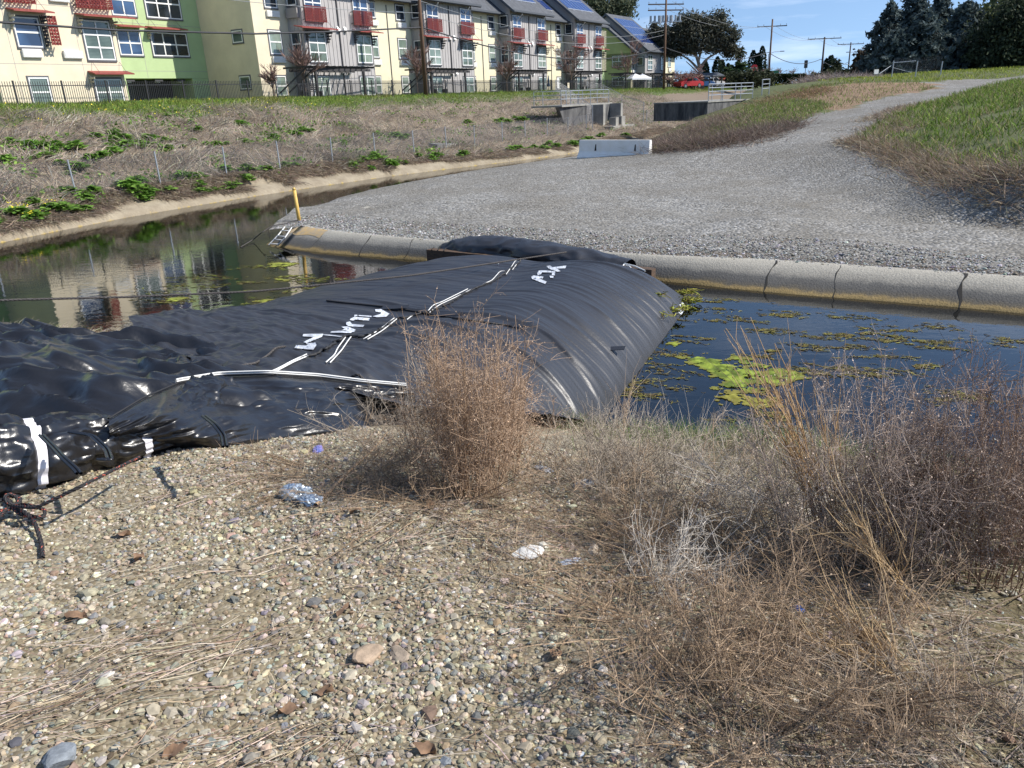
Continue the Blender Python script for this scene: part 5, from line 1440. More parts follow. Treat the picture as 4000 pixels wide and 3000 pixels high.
def bare_tree(base, h, w_, label, seed, group=None, col=((.17, .1, .085), (.3, .21, .18)), trunk_h=.28, name='bare_tree', r=.07, tw=.012, n=(7, 6, 6), cat='tree'):
    rng = np.random.default_rng(seed); root = empty(name, base, 0, label, cat, group)
    th = h * trunk_h
    starts = np.array([[0, 0, th * .55]]); dirs = np.array([[0, 0, 1.]]); L = h * .4; rr = r * .8
    V, F = tubes(np.array([[[0, 0, -.2], [.02, .01, th * .4], [0, 0, th]]]), np.array([[r * 1.2, r, r * .85]]), 7)
    tv, tf = [V], [F]; nt_ = len(V); wvs, wfs, wcs = [], [], []; nw_ = 0
    st = np.array([[0, 0, th]]); dr_ = np.array([[0, 0, 1.]])
    for lev, k in enumerate(n):
        st = np.repeat(st, k, 0); dr_ = np.repeat(dr_, k, 0); m = len(st)
        d = dr_ * (.75 if lev else .9) + rng.normal(0, .42, (m, 3)) * [w_ / h * 1.6, w_ / h * 1.6, .7]; d[:, 2] = np.abs(d[:, 2]) * .9 + .12
        d /= np.linalg.norm(d, axis=1, keepdims=True)
        l = L * rng.uniform(.6, 1.15, m)
        if lev == 0: st = st - [0, 0, 1.] * (rng.uniform(0, .25, m) * th)[:, None]
        mid = st + d * (l * .5)[:, None] + rng.normal(0, .05, (m, 3)) * l[:, None]
        en = st + d * l[:, None] + np.array([0, 0, 1.]) * (l * .06)[:, None]
        P = np.stack([st, mid, en], 1); r0 = [r * .55, r * .28, tw * 1.3, tw][lev]; r1 = [r * .28, tw * 1.4, tw * .7, tw * .5][lev]
        v, f = tubes(P, np.tile(np.linspace(r0, r1, 3), (m, 1)), 4 if lev < 2 else 3)
        if lev < 1: tv.append(v); tf.append(f + nt_); nt_ += len(v)
        else:
            wvs.append(v); wfs.append(f + nw_); nw_ += len(v)
            cc = np.array(col[0]) + (np.array(col[1]) - np.array(col[0])) * rng.uniform(0, 1, (m, 1)); wcs.append(np.repeat(cc, 3 * (4 if lev < 2 else 3), 0))
        u = rng.uniform(.45, 1, m)[:, None]
        st = np.where(u < .75, st + (mid - st) * u / .75, mid + (en - mid) * (u - .5) * 2 * .9) if lev < 9 else en
        dr_ = d; L *= .62
    mesh_np('trunk', np.concatenate(tv), np.concatenate(tf), m_bark, smooth=True, parent=root)
    mesh_np('twigs', np.concatenate(wvs), np.concatenate(wfs), m_twig, np.concatenate(wcs), parent=root)
    return root
def px_tree(px, py_base, D):
    p = at_d(px, py_base, D); return p
def mpp(D): return D / FPX * 1.04                # metres per photo pixel at distance D (near the top of the frame)
# -- dark conifers on the right
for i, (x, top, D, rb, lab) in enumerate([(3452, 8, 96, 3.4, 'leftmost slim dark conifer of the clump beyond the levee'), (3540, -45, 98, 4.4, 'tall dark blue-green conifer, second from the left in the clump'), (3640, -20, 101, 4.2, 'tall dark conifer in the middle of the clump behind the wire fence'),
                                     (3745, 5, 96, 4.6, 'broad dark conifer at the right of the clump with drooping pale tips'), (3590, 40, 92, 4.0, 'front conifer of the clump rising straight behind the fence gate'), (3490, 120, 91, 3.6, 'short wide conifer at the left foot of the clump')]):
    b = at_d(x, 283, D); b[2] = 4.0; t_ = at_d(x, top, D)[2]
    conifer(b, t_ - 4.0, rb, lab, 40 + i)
# -- broad trees right of them
for i, (x, yc, D, R_, H_, lab) in enumerate([(3838, 95, 100, 3.0, 2.4, 'olive green bushy tree right of the dark conifers'), (3930, 75, 104, 2.6, 3.0, 'taller olive green tree with an uneven top at the right')]):
    b = at_d(x, 285, D); b[2] = 4; c = at_d(x, yc, D) - b; k = mpp(D)
    tree('broadleaf_tree', b, lab, [((0, 0, c[2] - .3), (R_, R_, H_), 5200, 60), ((.9, 0, c[2] - 3.2), (R_ * .9, R_, 2.2), 3500, 40), ((-1.2, 0, c[2] - 4.6), (R_ * .8, R_ * .9, 2), 2500, 30), ((R_ * .4, 0, c[2] + H_ * .8), (R_ * .4, R_ * .4, H_ * .5), 900, 14)], .2,
         ((.05, .07, .03), (.13, .155, .065)), [([(0, 0, -.3), (.1, 0, c[2] * .5), (0, 0, c[2])], .25, .06), ([(0, 0, 1), (1, 0, c[2] * .5), (1.8, 0, c[2] * .75)], .12, .04)], seed=60 + i)
b = at_d(3990, 285, 94); b[2] = 4
tree('broadleaf_tree', b, 'dark bushy tree at the right edge above the grass', [((0, 0, 3.2), (3.6, 2.6, 3.4), 7000, 60), ((-3, 0, 2), (2.4, 2, 2.3), 3500, 30)], .2, ((.025, .036, .022), (.07, .09, .05)), [([(0, 0, -.3), (0, .1, 3), (0, 0, 6)], .25, .05)], seed=70)
# -- big gum tree
D = 128; b = at_d(2742, 338, D); b[2] = 4; k = mpp(D)
def rel(px, py, dy=0): q = at_d(px, py, D); return (q[0] - b[0], q[1] - b[1] + dy, q[2] - b[2])
cl = []
for x, y, rx, ry, n in [(2700, 95, 52, 30, 2600), (2790, 100, 50, 42, 2600), (2840, 150, 36, 45, 2200), (2850, 195, 28, 22, 1300), (2650, 125, 52, 36, 2600), (2600, 150, 40, 36, 2000), (2630, 195, 36, 26, 1400), (2730, 150, 62, 42, 3000), (2560, 130, 26, 30, 1100), (2570, 175, 26, 26, 900), (2780, 180, 40, 22, 1300), (2690, 190, 40, 20, 1200), (2810, 68, 16, 12, 400), (2715, 70, 22, 12, 500)]:
    cl.append((rel(x, y), (rx * k, rx * k * .9, ry * k), n, max(10, n // 50)))
lm = [([(0, 0, -.3), rel(2738, 280), rel(2725, 230), rel(2700, 170)], .42, .12), ([rel(2735, 262), rel(2765, 225), rel(2815, 200)], .24, .07), ([rel(2732, 275), rel(2690, 230), rel(2640, 205)], .22, .06), ([rel(2728, 240), rel(2740, 190), rel(2770, 140)], .2, .06), ([rel(2722, 225), rel(2680, 180), rel(2650, 140)], .16, .05), ([rel(2740, 300), rel(2705, 262), rel(2680, 240)], .14, .05)]
tree('gum_tree', b, 'big spreading gum tree with a bare forked trunk behind the transformer pole', cl, .24, ((.05, .06, .04), (.15, .145, .11)), lm, bark=m_palebark, seed=80, asp=.4)
D = 150; b = at_d(2395, 330, D); b[2] = 4; k = mpp(D)
cl = [(rel(x, y), (rx * k, rx * k, ry * k), n, n // 40) for x, y, rx, ry, n in [(2380, 20, 60, 40, 2600), (2430, 50, 40, 40, 1900), (2400, 90, 42, 30, 1500), (2340, 40, 50, 40, 1600), (2440, 10, 36, 26, 1000), (2300, -10, 60, 40, 1500)]]
tree('gum_tree', b, 'tall gum tree rising behind the solar roofs of the flats', cl, .28, ((.07, .09, .05), (.17, .18, .11)), [([(0, 0, -.3), rel(2395, 150), rel(2400, 40)], .4, .12), ([rel(2395, 140), rel(2430, 80), rel(2450, 30)], .18, .06), ([rel(2398, 110), rel(2375, 60), rel(2350, 20)], .16, .05)], bark=m_palebark, seed=81, asp=.4)
# -- cypress columns
for i, (x, y0, y1, D, w_, lab) in enumerate([(2753, 240, 292, 190, 1.0, 'short dark column cypress nearest to the gum tree'), (2800, 226, 295, 190, 1.1, 'dark column cypress left of the thin brown pole'), (2818, 238, 296, 195, 1.0, 'dark column cypress just right of the thin brown pole'), (2842, 252, 296, 195, .9, 'smallest of the dark column cypresses left of the palms'), (2938, 200, 290, 215, 1.3, 'tall column cypress, left one of the trio behind the far poles'),
                                          (2957, 212, 290, 215, 1.2, 'column cypress in the middle of the trio behind the far poles'), (2972, 184, 290, 215, 1.2, 'tallest column cypress, right one of the trio behind the far poles'), (3224, 232, 285, 240, 1.0, 'shorter column cypress right of the dark utility pole'), (3237, 222, 285, 240, 1.1, 'column cypress in the middle of the distant pair of spires'), (3244, 220, 285, 242, 1.0, 'rightmost distant column cypress spire')]):
    b = at_d(x, y1, D); b[2] = 3.8; h = at_d(x, y0, D)[2] - 3.8
    rng = np.random.default_rng(100 + i); n = 1500; u = rng.uniform(0, 1, n); a = rng.uniform(0, 6.28, n); rr = w_ * (np.sin(np.pi * np.clip(u * .9 + .08, 0, 1)) ** .7) * (.75 + .35 * rng.uniform(0, 1, n))
    root = empty('cypress', b, 0, lab, 'cypress', 'column cypresses in the distance'); v, f = cards(np.column_stack([np.cos(a) * rr, np.sin(a) * rr, .2 + u * h]), .3, rng, .4)
    mesh_np('crown', v, f, m_leaf, np.repeat(jit((.02, .034, .02), n, .3), 4, 0), parent=root); MB().bar((0, 0, -.3), (0, 0, h * .5), .14, 6, .05).build('trunk', m_bark, root)
# -- palms
D = 165; b = at_d(2880, 292, D); b[2] = 3.8; top = at_d(2888, 200, D) - b
pr = empty('palm_tree', b, 0, 'tall fan palm with a shaggy skirt beside the cypresses', 'palm', 'palms in the distance')
MB().bar((0, 0, -.3), (top[0], top[1], top[2]), .26, 8, .18).build('trunk', m_bark, pr)
def fronds(c, n, L, seed, up=.4, wd=.16):
    rng = np.random.default_rng(seed); a = rng.uniform(0, 6.283, n); el = rng.uniform(-.6, 1.2, n)
    d = np.stack([np.cos(a) * np.cos(el), np.sin(a) * np.cos(el), np.sin(el)], 1); B = np.tile(np.array(c, float), (n, 1))
    V, F = [], []; nb = 0
    for q in range(9):
        t_ = (q + .5) / 9; p = B + d * (L * t_) - np.array([0, 0, 1.]) * (L * .45 * t_ * t_)
        for sg in (1, -1):
            sdv = np.cross(d, [0, 0, 1.]) * sg + d * .5 - [0, 0, .25]; v, f = blades(p, sdv, np.full(n, L * .34 * (1.1 - t_ * .6)), np.full(n, wd), .2); V.append(v); F += [x + nb for x in f]; nb += len(v)
    return np.concatenate(V), F
v, f = fronds(top, 26, 1.5, 5, wd=.2); mesh_np('fronds', v, f, m_leaf, jit((.045, .06, .03), len(v), .2), parent=pr)
sk_ = np.random.default_rng(8); n = 260; u = sk_.uniform(0, 1, n); v, f = cards(np.array(top) - np.array([0, 0, 1.]) * (u * 2.4)[:, None] + sk_.normal(0, .35, (n, 3)) * [1, 1, .3], .35, sk_, .3); mesh_np('dead_skirt', v, f, m_leaf, np.repeat(jit((.1, .075, .045), n), 4, 0), parent=pr)
D = 158; 
for i, (x, y, lab) in enumerate(((2895, 262, 'low feathery palm under the tall fan palm'), (2862, 276, 'small low palm left under the fan palm'))):
    b = at_d(x, 300, D); b[2] = 3.8; top = at_d(x, y, D) - b; pr = empty('palm_tree', b, 0, lab, 'palm', 'palms in the distance')
    MB().bar((0, 0, -.3), top, .2, 8).build('trunk', m_bark, pr); v, f = fronds(top, 30, 2.1, 15 + i, wd=.22); mesh_np('fronds', v, f, m_leaf, jit((.05, .085, .03), len(v), .25), parent=pr)
# -- bare trees before the flats
PT = [((1072, 383), 5.0, -8.0, 'reddish bare tree before the cream wall next to the tower'), ((1195, 378), 3.2, 0, 'tall bare crape tree before the nearest grey bay'), ((1632, 362), 3.2, 0, 'bare crape tree just left behind the brown utility pole'), ((1980, 358), 3.2, 0, 'bare crape tree before the third grey bay'), ((2232, 350), 3.2, 0, 'bare crape tree before the last grey bay of the long flats'), ((2449, 345), 3.0, 0, 'bare crape tree before the small green house')]
hs = [2.7, 5.0, 4.8, 5.2, 6.0, 7.0]
for i, (p, k_, _, lab) in enumerate(PT):
    s_ = fac(*p, 3.2)[0]; bare_tree(fw(s_, 3.2, 3.95), hs[i], hs[i] * .5, lab, 200 + i, 'bare trees before the flats', r=.06, tw=.014, n=(8, 6, 6))
# -- winter trees farther off
for i, (x, yb, yt, D, w_, lab) in enumerate([(2665, 338, 225, 122, 5.5, 'brown twiggy bare tree right of the small house'), (2715, 338, 235, 124, 5.0, 'brown twiggy bare tree under the gum tree'), (2625, 335, 260, 121, 3.0, 'low brown bare tree beside the transformer pole'), (2985, 300, 232, 172, 6.5, 'pinkish bare tree behind the far brown pole'), (3045, 300, 232, 180, 7.5, 'wide pinkish bare tree above the clipped hedge'),
                                       (3105, 300, 240, 185, 7.0, 'pinkish bare tree right above the clipped hedge'), (3148, 318, 250, 150, 4.2, 'small bare street tree by the low white wall'), (2930, 300, 255, 165, 5.0, 'bare reddish tree beyond the stop sign'), (3190, 305, 262, 190, 5, 'faint bare tree left of the dark utility pole'), (2790, 315, 280, 150, 4, 'low bare shrub tree behind the open shelter')]):
    b = at_d(x, yb, D); b[2] = 3.8; h = at_d(x, yt, D)[2] - 3.8
    bare_tree(b, h, w_, lab, 220 + i, 'bare winter trees in the distance', col=((.2, .125, .105), (.33, .24, .21)), r=.1, tw=.022, n=(9, 7, 7), trunk_h=.2)
# -- dark bushes and small trees in the distance
for i, (x, yb, yt, D, wpx, c, lab) in enumerate([(3262, 305, 240, 170, 11, .7, 'dark pointed evergreen left of the traffic lights'), (3270, 316, 285, 120, 60, 1, 'dark green rounded shrubs below the traffic lights'), (3195, 316, 292, 125, 28, .8, 'dark low shrub left of the dark utility pole'), (3368, 292, 198, 118, 26, .9, 'brownish dense tree left of the conifers'), (2930, 322, 283, 130, 70, .7, 'dark hedge mass behind the iron fence by the stop sign'), (2990, 318, 285, 132, 30, .8, 'dark shrubs at the foot of the far brown pole'), (2850, 318, 292, 140, 45, .9, 'dark shrubs behind the iron fence right of the shelter'), (3330, 300, 270, 125, 34, .8, 'low dark shrubs left of the brownish dense tree')]):
    b = at_d(x, yb, D); b[2] = 3.7; h = at_d(x, yt, D)[2] - 3.7; k = mpp(D)
    cc = ((.022, .03, .016), (.06, .07, .035)) if i != 3 else ((.05, .04, .028), (.11, .085, .06))
    tree('shrub' if h < 4 else 'evergreen_tree', b, lab, [((0, 0, h * .55), (wpx * k, wpx * k * .6, h * .48), 1600, 30), ((wpx * k * .4, 0, h * .4), (wpx * k * .6, wpx * k * .5, h * .4), 900, 20)], .26, cc, [([(0, 0, -.2), (0.05, 0, h * .3), (0, 0, h * .6)], .12, .05)], seed=300 + i, cat='shrub' if h < 4 else 'tree')
hb0, hb1 = at_d(3018, 318, 138), at_d(3131, 318, 142)
for i, (x0, x1, lab) in enumerate(((3018, 3072, 'clipped dark green hedge, left half'), (3075, 3131, 'clipped dark green hedge, right half'))):
    b = at_d((x0 + x1) / 2, 318, 140); b[2] = 3.7; W_ = (x1 - x0) * mpp(140); h = at_d(x0, 293, 140)[2] - 3.7
    rng = np.random.default_rng(330 + i); n = 3500; p = rng.uniform(-1, 1, (n, 3)) * [W_ / 2, .8, h / 2]; ax = rng.integers(0, 3, n); p[np.arange(n), ax] = np.sign(p[np.arange(n), ax]) * np.array([W_ / 2, .8, h / 2])[ax]
    root = empty('hedge', b, 0, lab, 'hedge'); v, f = cards(p + [0, 0, h / 2] + rng.normal(0, .05, (n, 3)), .16, rng); mesh_np('foliage', v, f, m_leaf, np.repeat(jit((.03, .045, .015), n, .3), 4, 0), parent=root)

# ---------------------------------------------------------------- growth on the far bank
def stuff(name, V, F, m, col):
    return tag(mesh_np(name, V, F, m, col), kind='stuff')
def sk_xyz(s, k): 
    z = h_left(s, k); return np.column_stack([FO[0] + s * FU[0] + k * FN[0], FO[1] + s * FU[1] + k * FN[1], z])
STRAW = [(.5, .43, .32), (.43, .36, .27), (.36, .3, .24), (.58, .5, .39), (.33, .29, .25), (.4, .36, .31)]
GREEN = [(.15, .25, .04), (.2, .3, .06), (.24, .31, .07), (.12, .19, .035), (.28, .31, .09)]
n = 120000
s_ = RNG.uniform(-37, 50, n); s_ = np.where(RNG.uniform(size=n) < .35, RNG.uniform(-36, -5, n), s_); k_ = RNG.uniform(7.5, 21.5, n)
d_ = kwat(s_) - k_
dens = sstep(7.4, 9.2, k_ + 1.3 * pnoise(s_ * .3, k_ * .4)) * sstep(.75, 1.1, d_) * (.45 + .55 * sstep(-.35, .3, pnoise(s_ * .45 + 7, k_ * .45)))
kp = RNG.uniform(size=n) < dens; s_, k_, d_ = s_[kp], k_[kp], d_[kp]; n = len(s_)
B = sk_xyz(s_, k_)
fa = 6.3 * pnoise(s_ * .25, k_ * .25) ; lean = np.stack([np.cos(fa), np.sin(fa)], 1) * RNG.uniform(.2, 1.3, n)[:, None] + RNG.normal(0, .45, (n, 2))
Dv = np.column_stack([lean, RNG.uniform(.35, 1.1, n)])
Lh = RNG.gamma(4, .12, n) * (.75 + .5 * sstep(-.2, .5, pnoise(s_ * .3, k_ * .3 + 5)))
tone = sstep(-.4, .4, pnoise(s_ * .35 + 3, k_ * .5))[:, None]
cc = pick(STRAW, n, v=.22) * (1 - tone * .25) 
V, F = blades(B, Dv, np.clip(Lh, .15, 1.1), RNG.uniform(.014, .03, n), .3); stuff('dry_grass', V, F, m_blade, np.repeat(cc, 5, 0))
# fallen straw hanging over the concrete lip
n = 52000; s_ = RNG.uniform(-36, 24, n); off = RNG.uniform(.3, 1.5, n) ; kp = pnoise(s_ * .55, off) + .55 * (off - .55) > -.1; s_, off = s_[kp], off[kp]; n = len(s_)
B = sk_xyz(s_, kwat(s_) - off); B[:, 2] += .02
Dv = np.column_stack([FN[0] + RNG.normal(0, .6, n), FN[1] + RNG.normal(0, .6, n), RNG.uniform(-.25, .5, n)])
V, F = blades(B, Dv, RNG.uniform(.2, .55, n), RNG.uniform(.012, .026, n), .3); stuff('dead_thatch', V, F, m_blade, np.repeat(pick([(.34, .27, .2), (.28, .22, .165), (.42, .35, .26), (.2, .155, .12)], n, v=.25), 5, 0))
# lawn crest
n = 85000; s_ = np.where(RNG.uniform(size=n) < .5, RNG.uniform(-36, 0, n), RNG.uniform(0, 95, n)); k_ = RNG.uniform(1.5, 10.2, n); kp = RNG.uniform(size=n) < sstep(10.2, 7.6, k_ + 1.2 * pnoise(s_ * .3, k_ * .4)); s_, k_ = s_[kp], k_[kp]; n = len(s_)
B = sk_xyz(s_, k_); Dv = np.column_stack([RNG.normal(0, .4, (n, 2)), np.ones(n)])
yel = sstep(0, .5, pnoise(s_ * .2, k_ * .3))[:, None]
cc = pick(GREEN, n, v=.2) * (1 - yel) + pick([(.24, .24, .07), (.2, .22, .06)], n) * yel
V, F = blades(B, Dv, RNG.uniform(.12, .34, n) * (1 + .5 * sstep(.1, .5, pnoise(s_ * .5, k_ * .6))), RNG.uniform(.018, .035, n), .25); stuff('green_grass', V, F, m_blade, np.repeat(cc, 5, 0))
# green low growth scattered over the slope
n = 26000; s_ = np.where(RNG.uniform(size=n) < .6, RNG.uniform(-36, -8, n), RNG.uniform(-8, 40, n)); k_ = RNG.uniform(8, 20.5, n); kp = (pnoise(s_ * .4 + 20, k_ * .5) + .5 * pnoise(s_ * 1.1, k_ * 1.1) > .28) & (kwat(s_) - k_ > .8); s_, k_ = s_[kp], k_[kp]; n = len(s_)
B = sk_xyz(s_, k_); B[:, 2] += RNG.uniform(.03, .3, n); v, f = cards(B, .075, RNG, .6, .3); stuff('low_green_growth', v, f, m_leaf, np.repeat(pick([(.14, .24, .045), (.1, .18, .03), (.2, .3, .07)], n, v=.2), 4, 0))
# leafy weeds: individual plants, copied
def weed_mesh(seed, nl=70, R_=.42, h=.4, col=((.1, .21, .03), (.22, .37, .07))):
    rng = np.random.default_rng(seed); a = rng.uniform(0, 6.283, nl); el = rng.uniform(.15, 1.3, nl); r = R_ * rng.uniform(.3, 1, nl)
    c = np.stack([np.cos(a) * np.cos(el) * r, np.sin(a) * np.cos(el) * r, .05 + h * np.sin(el) * rng.uniform(.4, 1, nl)], 1)
    d = np.stack([np.cos(a), np.sin(a), rng.uniform(-.3, .6, nl)], 1); d /= np.linalg.norm(d, axis=1, keepdims=True); sd_ = np.cross(d, rng.normal(size=(nl, 3)) * .4 + [0, 0, 1]); sd_ /= np.linalg.norm(sd_, axis=1, keepdims=True)
    L = rng.uniform(.09, .19, nl)[:, None]; V = np.stack([c - d * L, c + sd_ * L * .5 + d * L * .1, c + d * L - [0, 0, .02], c - sd_ * L * .5 + d * L * .1], 1).reshape(-1, 3)
    cc = np.array(col[0]) + (np.array(col[1]) - np.array(col[0])) * rng.uniform(0, 1, (nl, 1))
    return V, np.arange(nl * 4).reshape(-1, 4), np.repeat(cc, 4, 0)
WM = []
for i in range(6):
    V, F, cc = weed_mesh(400 + i, 75 + 12 * i); o_ = mesh_np('leafy_weed', V, F, m_leaf, cc); WM.append(o_)
m_flower = mat('yellow_petals', (.75, .6, .03), .6)
def flowers(parent, n, seed, R_=.35):
    rng = np.random.default_rng(seed); p = rng.normal(0, 1, (n, 3)) * [R_ * .6, R_ * .6, .08] + [0, 0, .48]; v, f = cards(p, .03, rng, .9, .5); return mesh_np('yellow_flowers', v, f, m_flower, parent=parent)
used = set()
def weed(s, k, sc, label, group, fl=0, i=0):
    src = WM[i % 6]
    if i % 6 in used: o_ = src.copy(); COL.objects.link(o_)
    else: o_ = src; used.add(i % 6)
    o_.location = sk_xyz(np.array([s]), np.array([k]))[0]; o_.rotation_euler = (0, 0, i * 2.4); o_.scale = (sc, sc, sc * (.5 + .35 * ((i * 37 % 10) / 10)))
    tag(o_, label, 'weed', group)
    if fl: flowers(o_, fl, 500 + i)
rng = np.random.default_rng(77); q = 0
for (sa_, sb_, cnt, lo, hi) in [(-35, -31.5, 9, .8, 2.2), (-31.5, -25, 24, .7, 1.9), (-24, -19, 14, .6, 1.6), (-19, -12, 16, .6, 1.6), (-12, -6, 7, .7, 1.6), (-6, 3, 9, .7, 1.7), (3, 12, 12, .8, 2.4)]:
    for _ in range(cnt):
        s = rng.uniform(sa_, sb_); weed(s, kwat(s) - rng.uniform(lo, hi), rng.uniform(.6, 1.15), 'green leafy weed at the foot of the chain-link fence above the concrete lip', 'leafy weeds along the fence foot', 30 if (-31.5 < s < -29.5 and q % 2 == 0) else 0, q); q += 1
for (sa_, sb_, ka, kb_, cnt) in [(-34, -30, 8.5, 12.5, 22), (-30, -26.5, 13, 17, 6), (-27, -21.5, 12, 16.5, 26), (-22, -16, 11, 16, 14), (-15.5, -11, 11, 17, 12), (-9, -6, 14, 17, 6), (0, 12, 14, 18, 10), (-20, -17, 9, 11, 3)]:
    for _ in range(cnt):
        s = rng.uniform(sa_, sb_); weed(s, rng.uniform(ka, kb_), rng.uniform(.55, 1.2), 'green leafy weed growing among dry grass up on the far bank slope', 'leafy weeds on the far bank slope', 0, q); q += 1
n = 420; s_ = np.concatenate([RNG.normal(-31.5, 1.2, 150), RNG.uniform(-34, -6, 270)]); k_ = np.concatenate([RNG.normal(9.3, .5, 150), RNG.uniform(7, 10.5, 270)]); B = sk_xyz(s_, k_); B[:, 2] += RNG.uniform(.22, .5, n); v, f = cards(B, .035, RNG, .9, .5); stuff('yellow_flowers', v, f, m_flower, np.ones((len(v), 3)))

# ---------------------------------------------------------------- growth on the levee, the mound and the pad's rim
def pad_xyz(p, dz=-.01): z = h_pad(p[:, 0], p[:, 1]); return np.column_stack([p, z + dz])
def grass_on(name, poly, n, cols, L, Wd, keepf=None, spread=.4, bend=.3):
    p = sample_poly(poly, n)
    if keepf is not None: p = p[keepf(p)]
    B = pad_xyz(p); m = len(B); Dv = np.column_stack([RNG.normal(0, spread, (m, 2)), np.ones(m)])
    V, F = blades(B, Dv, RNG.uniform(L[0], L[1], m), RNG.uniform(Wd[0], Wd[1], m), bend)
    stuff(name, V, F, m_blade, np.repeat(pick(cols, m, v=.25), 5, 0))
hill_n = [q for q in HILL]
grass_on('green_grass', [q for q in HILL if q[0] < 37 or q[1] > 45] if False else HILL, 150000, [(.11, .19, .025), (.16, .25, .04), (.21, .29, .06), (.08, .14, .02), (.26, .27, .1), (.3, .25, .15)], (.18, .5), (.016, .034), lambda p: (np.hypot(p[:, 0], p[:, 1]) < 72) & (pnoise(p[:, 0] * .5, p[:, 1] * .5) > -.32))
grass_on('green_grass', CREST, 30000, [(.24, .3, .045), (.3, .35, .07), (.2, .26, .04), (.36, .37, .1)], (.12, .35), (.03, .05))
grass_on('mound_grass', MOUND, 30000, [(.15, .22, .05), (.21, .26, .07), (.36, .29, .19), (.26, .2, .13), (.16, .24, .05)], (.15, .45), (.02, .035), lambda p: ~(in_poly(p[:, 0], p[:, 1], DIRT) & (RNG.uniform(size=len(p)) < .88)))
def brush(name, line, n, wd, L, cols, spread=1.0, W=(.008, .02)):
    P = resample([tuple(q[:2]) for q in line], n) + RNG.normal(0, wd, (n, 2)); B = pad_xyz(P)
    Dv = np.column_stack([RNG.normal(-.25, spread, n), RNG.normal(0, spread, n), RNG.uniform(.3, 1.1, n)])
    V, F = blades(B, Dv, RNG.uniform(L[0], L[1], n), RNG.uniform(W[0], W[1], n), .15); stuff(name, V, F, m_blade, np.repeat(pick(cols, n, v=.3), 5, 0))
DB = [(.27, .2, .13), (.34, .27, .19), (.19, .145, .1), (.4, .33, .25), (.28, .23, .18)]
toe = pxpoly([(3330, 545), (3400, 560), (3500, 596), (3620, 640), (3760, 678), (3900, 712), (4080, 755)])
brush('dry_brush', toe, 9000, .4, (.2, .6), DB)
brush('dry_brush', pxpoly([(3360, 505), (3440, 500), (3500, 520), (3480, 455)]), 2000, .5, (.2, .5), DB)
brush('dry_brush', pxpoly([(3560, 410), (3480, 445), (3400, 470)]), 1300, .4, (.2, .5), DB)
brush('dry_brush', pxpoly([(2540, 588), (2640, 580), (2760, 570), (2900, 541), (3000, 515), (3060, 500)]), 12000, .75, (.4, 1.15), [(.16, .12, .1), (.22, .17, .14), (.11, .085, .07), (.27, .21, .17)])
brush('dry_brush', pxpoly([(2570, 575), (2650, 540), (2720, 520), (2780, 490), (2800, 470)]), 8000, 1.0, (.4, 1.0), [(.24, .19, .15), (.3, .24, .19), (.17, .13, .1)])
brush('dry_brush', [at_d(3190, 318, 72), at_d(3280, 306, 76), at_d(3345, 300, 80)], 5000, .9, (.5, 1.2), [(.3, .25, .22), (.36, .31, .28), (.24, .19, .17)], W=(.02, .04))
brush('dry_brush', pxpoly([(3000, 400), (3100, 378), (3180, 350)]), 3000, 1.0, (.2, .5), [(.3, .2, .12), (.24, .17, .11)], W=(.015, .03))
# ================================================================ FOREGROUND: PEBBLES, DRY BUSHES, ROPES, LITTER, ALGAE
def ico(sub):
    bm = bmesh.new(); bmesh.ops.create_icosphere(bm, subdivisions=sub, radius=1); V = np.array([v.co[:] for v in bm.verts]); F = np.array([[v.index for v in f.verts] for f in bm.faces]); bm.free(); return V, F
def stones(name, P, S, cols, sub, rng, flat=.62, rough=.22):
    V0, F0 = ico(sub); n = len(P); nv = len(V0)
    var = []
    for i in range(14):
        v = V0 * (1 + rng.normal(0, rough, (nv, 1)) * .6); c = rng.normal(size=(5, 3)); c /= np.linalg.norm(c, axis=1, keepdims=True)
        for q in c:                                     # planes knocked off the pebble
            dd = v @ q; lim = rng.uniform(.55, .85); v = v - np.clip(dd - lim, 0, None)[:, None] * q
        var.append(v)
    var = np.array(var)
    idx = rng.integers(0, 14, n); v = var[idx]
    ax = rng.uniform(.7, 1.25, (n, 1, 3)); v = v * ax
    q = rng.normal(size=(n, 4)); q /= np.linalg.norm(q, axis=1, keepdims=True); w_, x, y, z = q.T
    R3 = np.stack([1 - 2 * (y * y + z * z), 2 * (x * y - z * w_), 2 * (x * z + y * w_), 2 * (x * y + z * w_), 1 - 2 * (x * x + z * z), 2 * (y * z - x * w_), 2 * (x * z - y * w_), 2 * (y * z + x * w_), 1 - 2 * (x * x + y * y)], 1).reshape(n, 3, 3)
    v = np.einsum('nij,nvj->nvi', R3, v) * [1, 1, flat]
    v = v * S[:, None, None] + P[:, None]
    F = (np.arange(n)[:, None, None] * nv + F0[None]).reshape(-1, 3)
    return tag(mesh_np(name, v.reshape(-1, 3), F, m_stone, np.repeat(cols, nv, 0)), kind='stuff')
m_stone = mat('pebble', (.8, .8, .8), .85, attr=True, var=.18, scale=60, spec=.25)
PEB = [(.42, .36, .26), (.48, .42, .31), (.36, .3, .2), (.28, .265, .225), (.31, .31, .28), (.22, .225, .22), (.54, .49, .4), (.64, .6, .53), (.3, .23, .15), (.38, .29, .21), (.36, .33, .26)]
PP = [.19, .17, .15, .08, .06, .035, .09, .035, .1, .04, .05]
rng = np.random.default_rng(21)
def peb_zone(n, x0, x1, y0, y1, smin, sk, keepf):
    x = rng.uniform(x0, x1, n); y = rng.uniform(y0, y1, n); k = rng.uniform(size=n) < keepf(x, y); x, y = x[k], y[k]
    s = smin * np.exp(np.abs(rng.normal(0, sk, len(x)))); return x, y, s
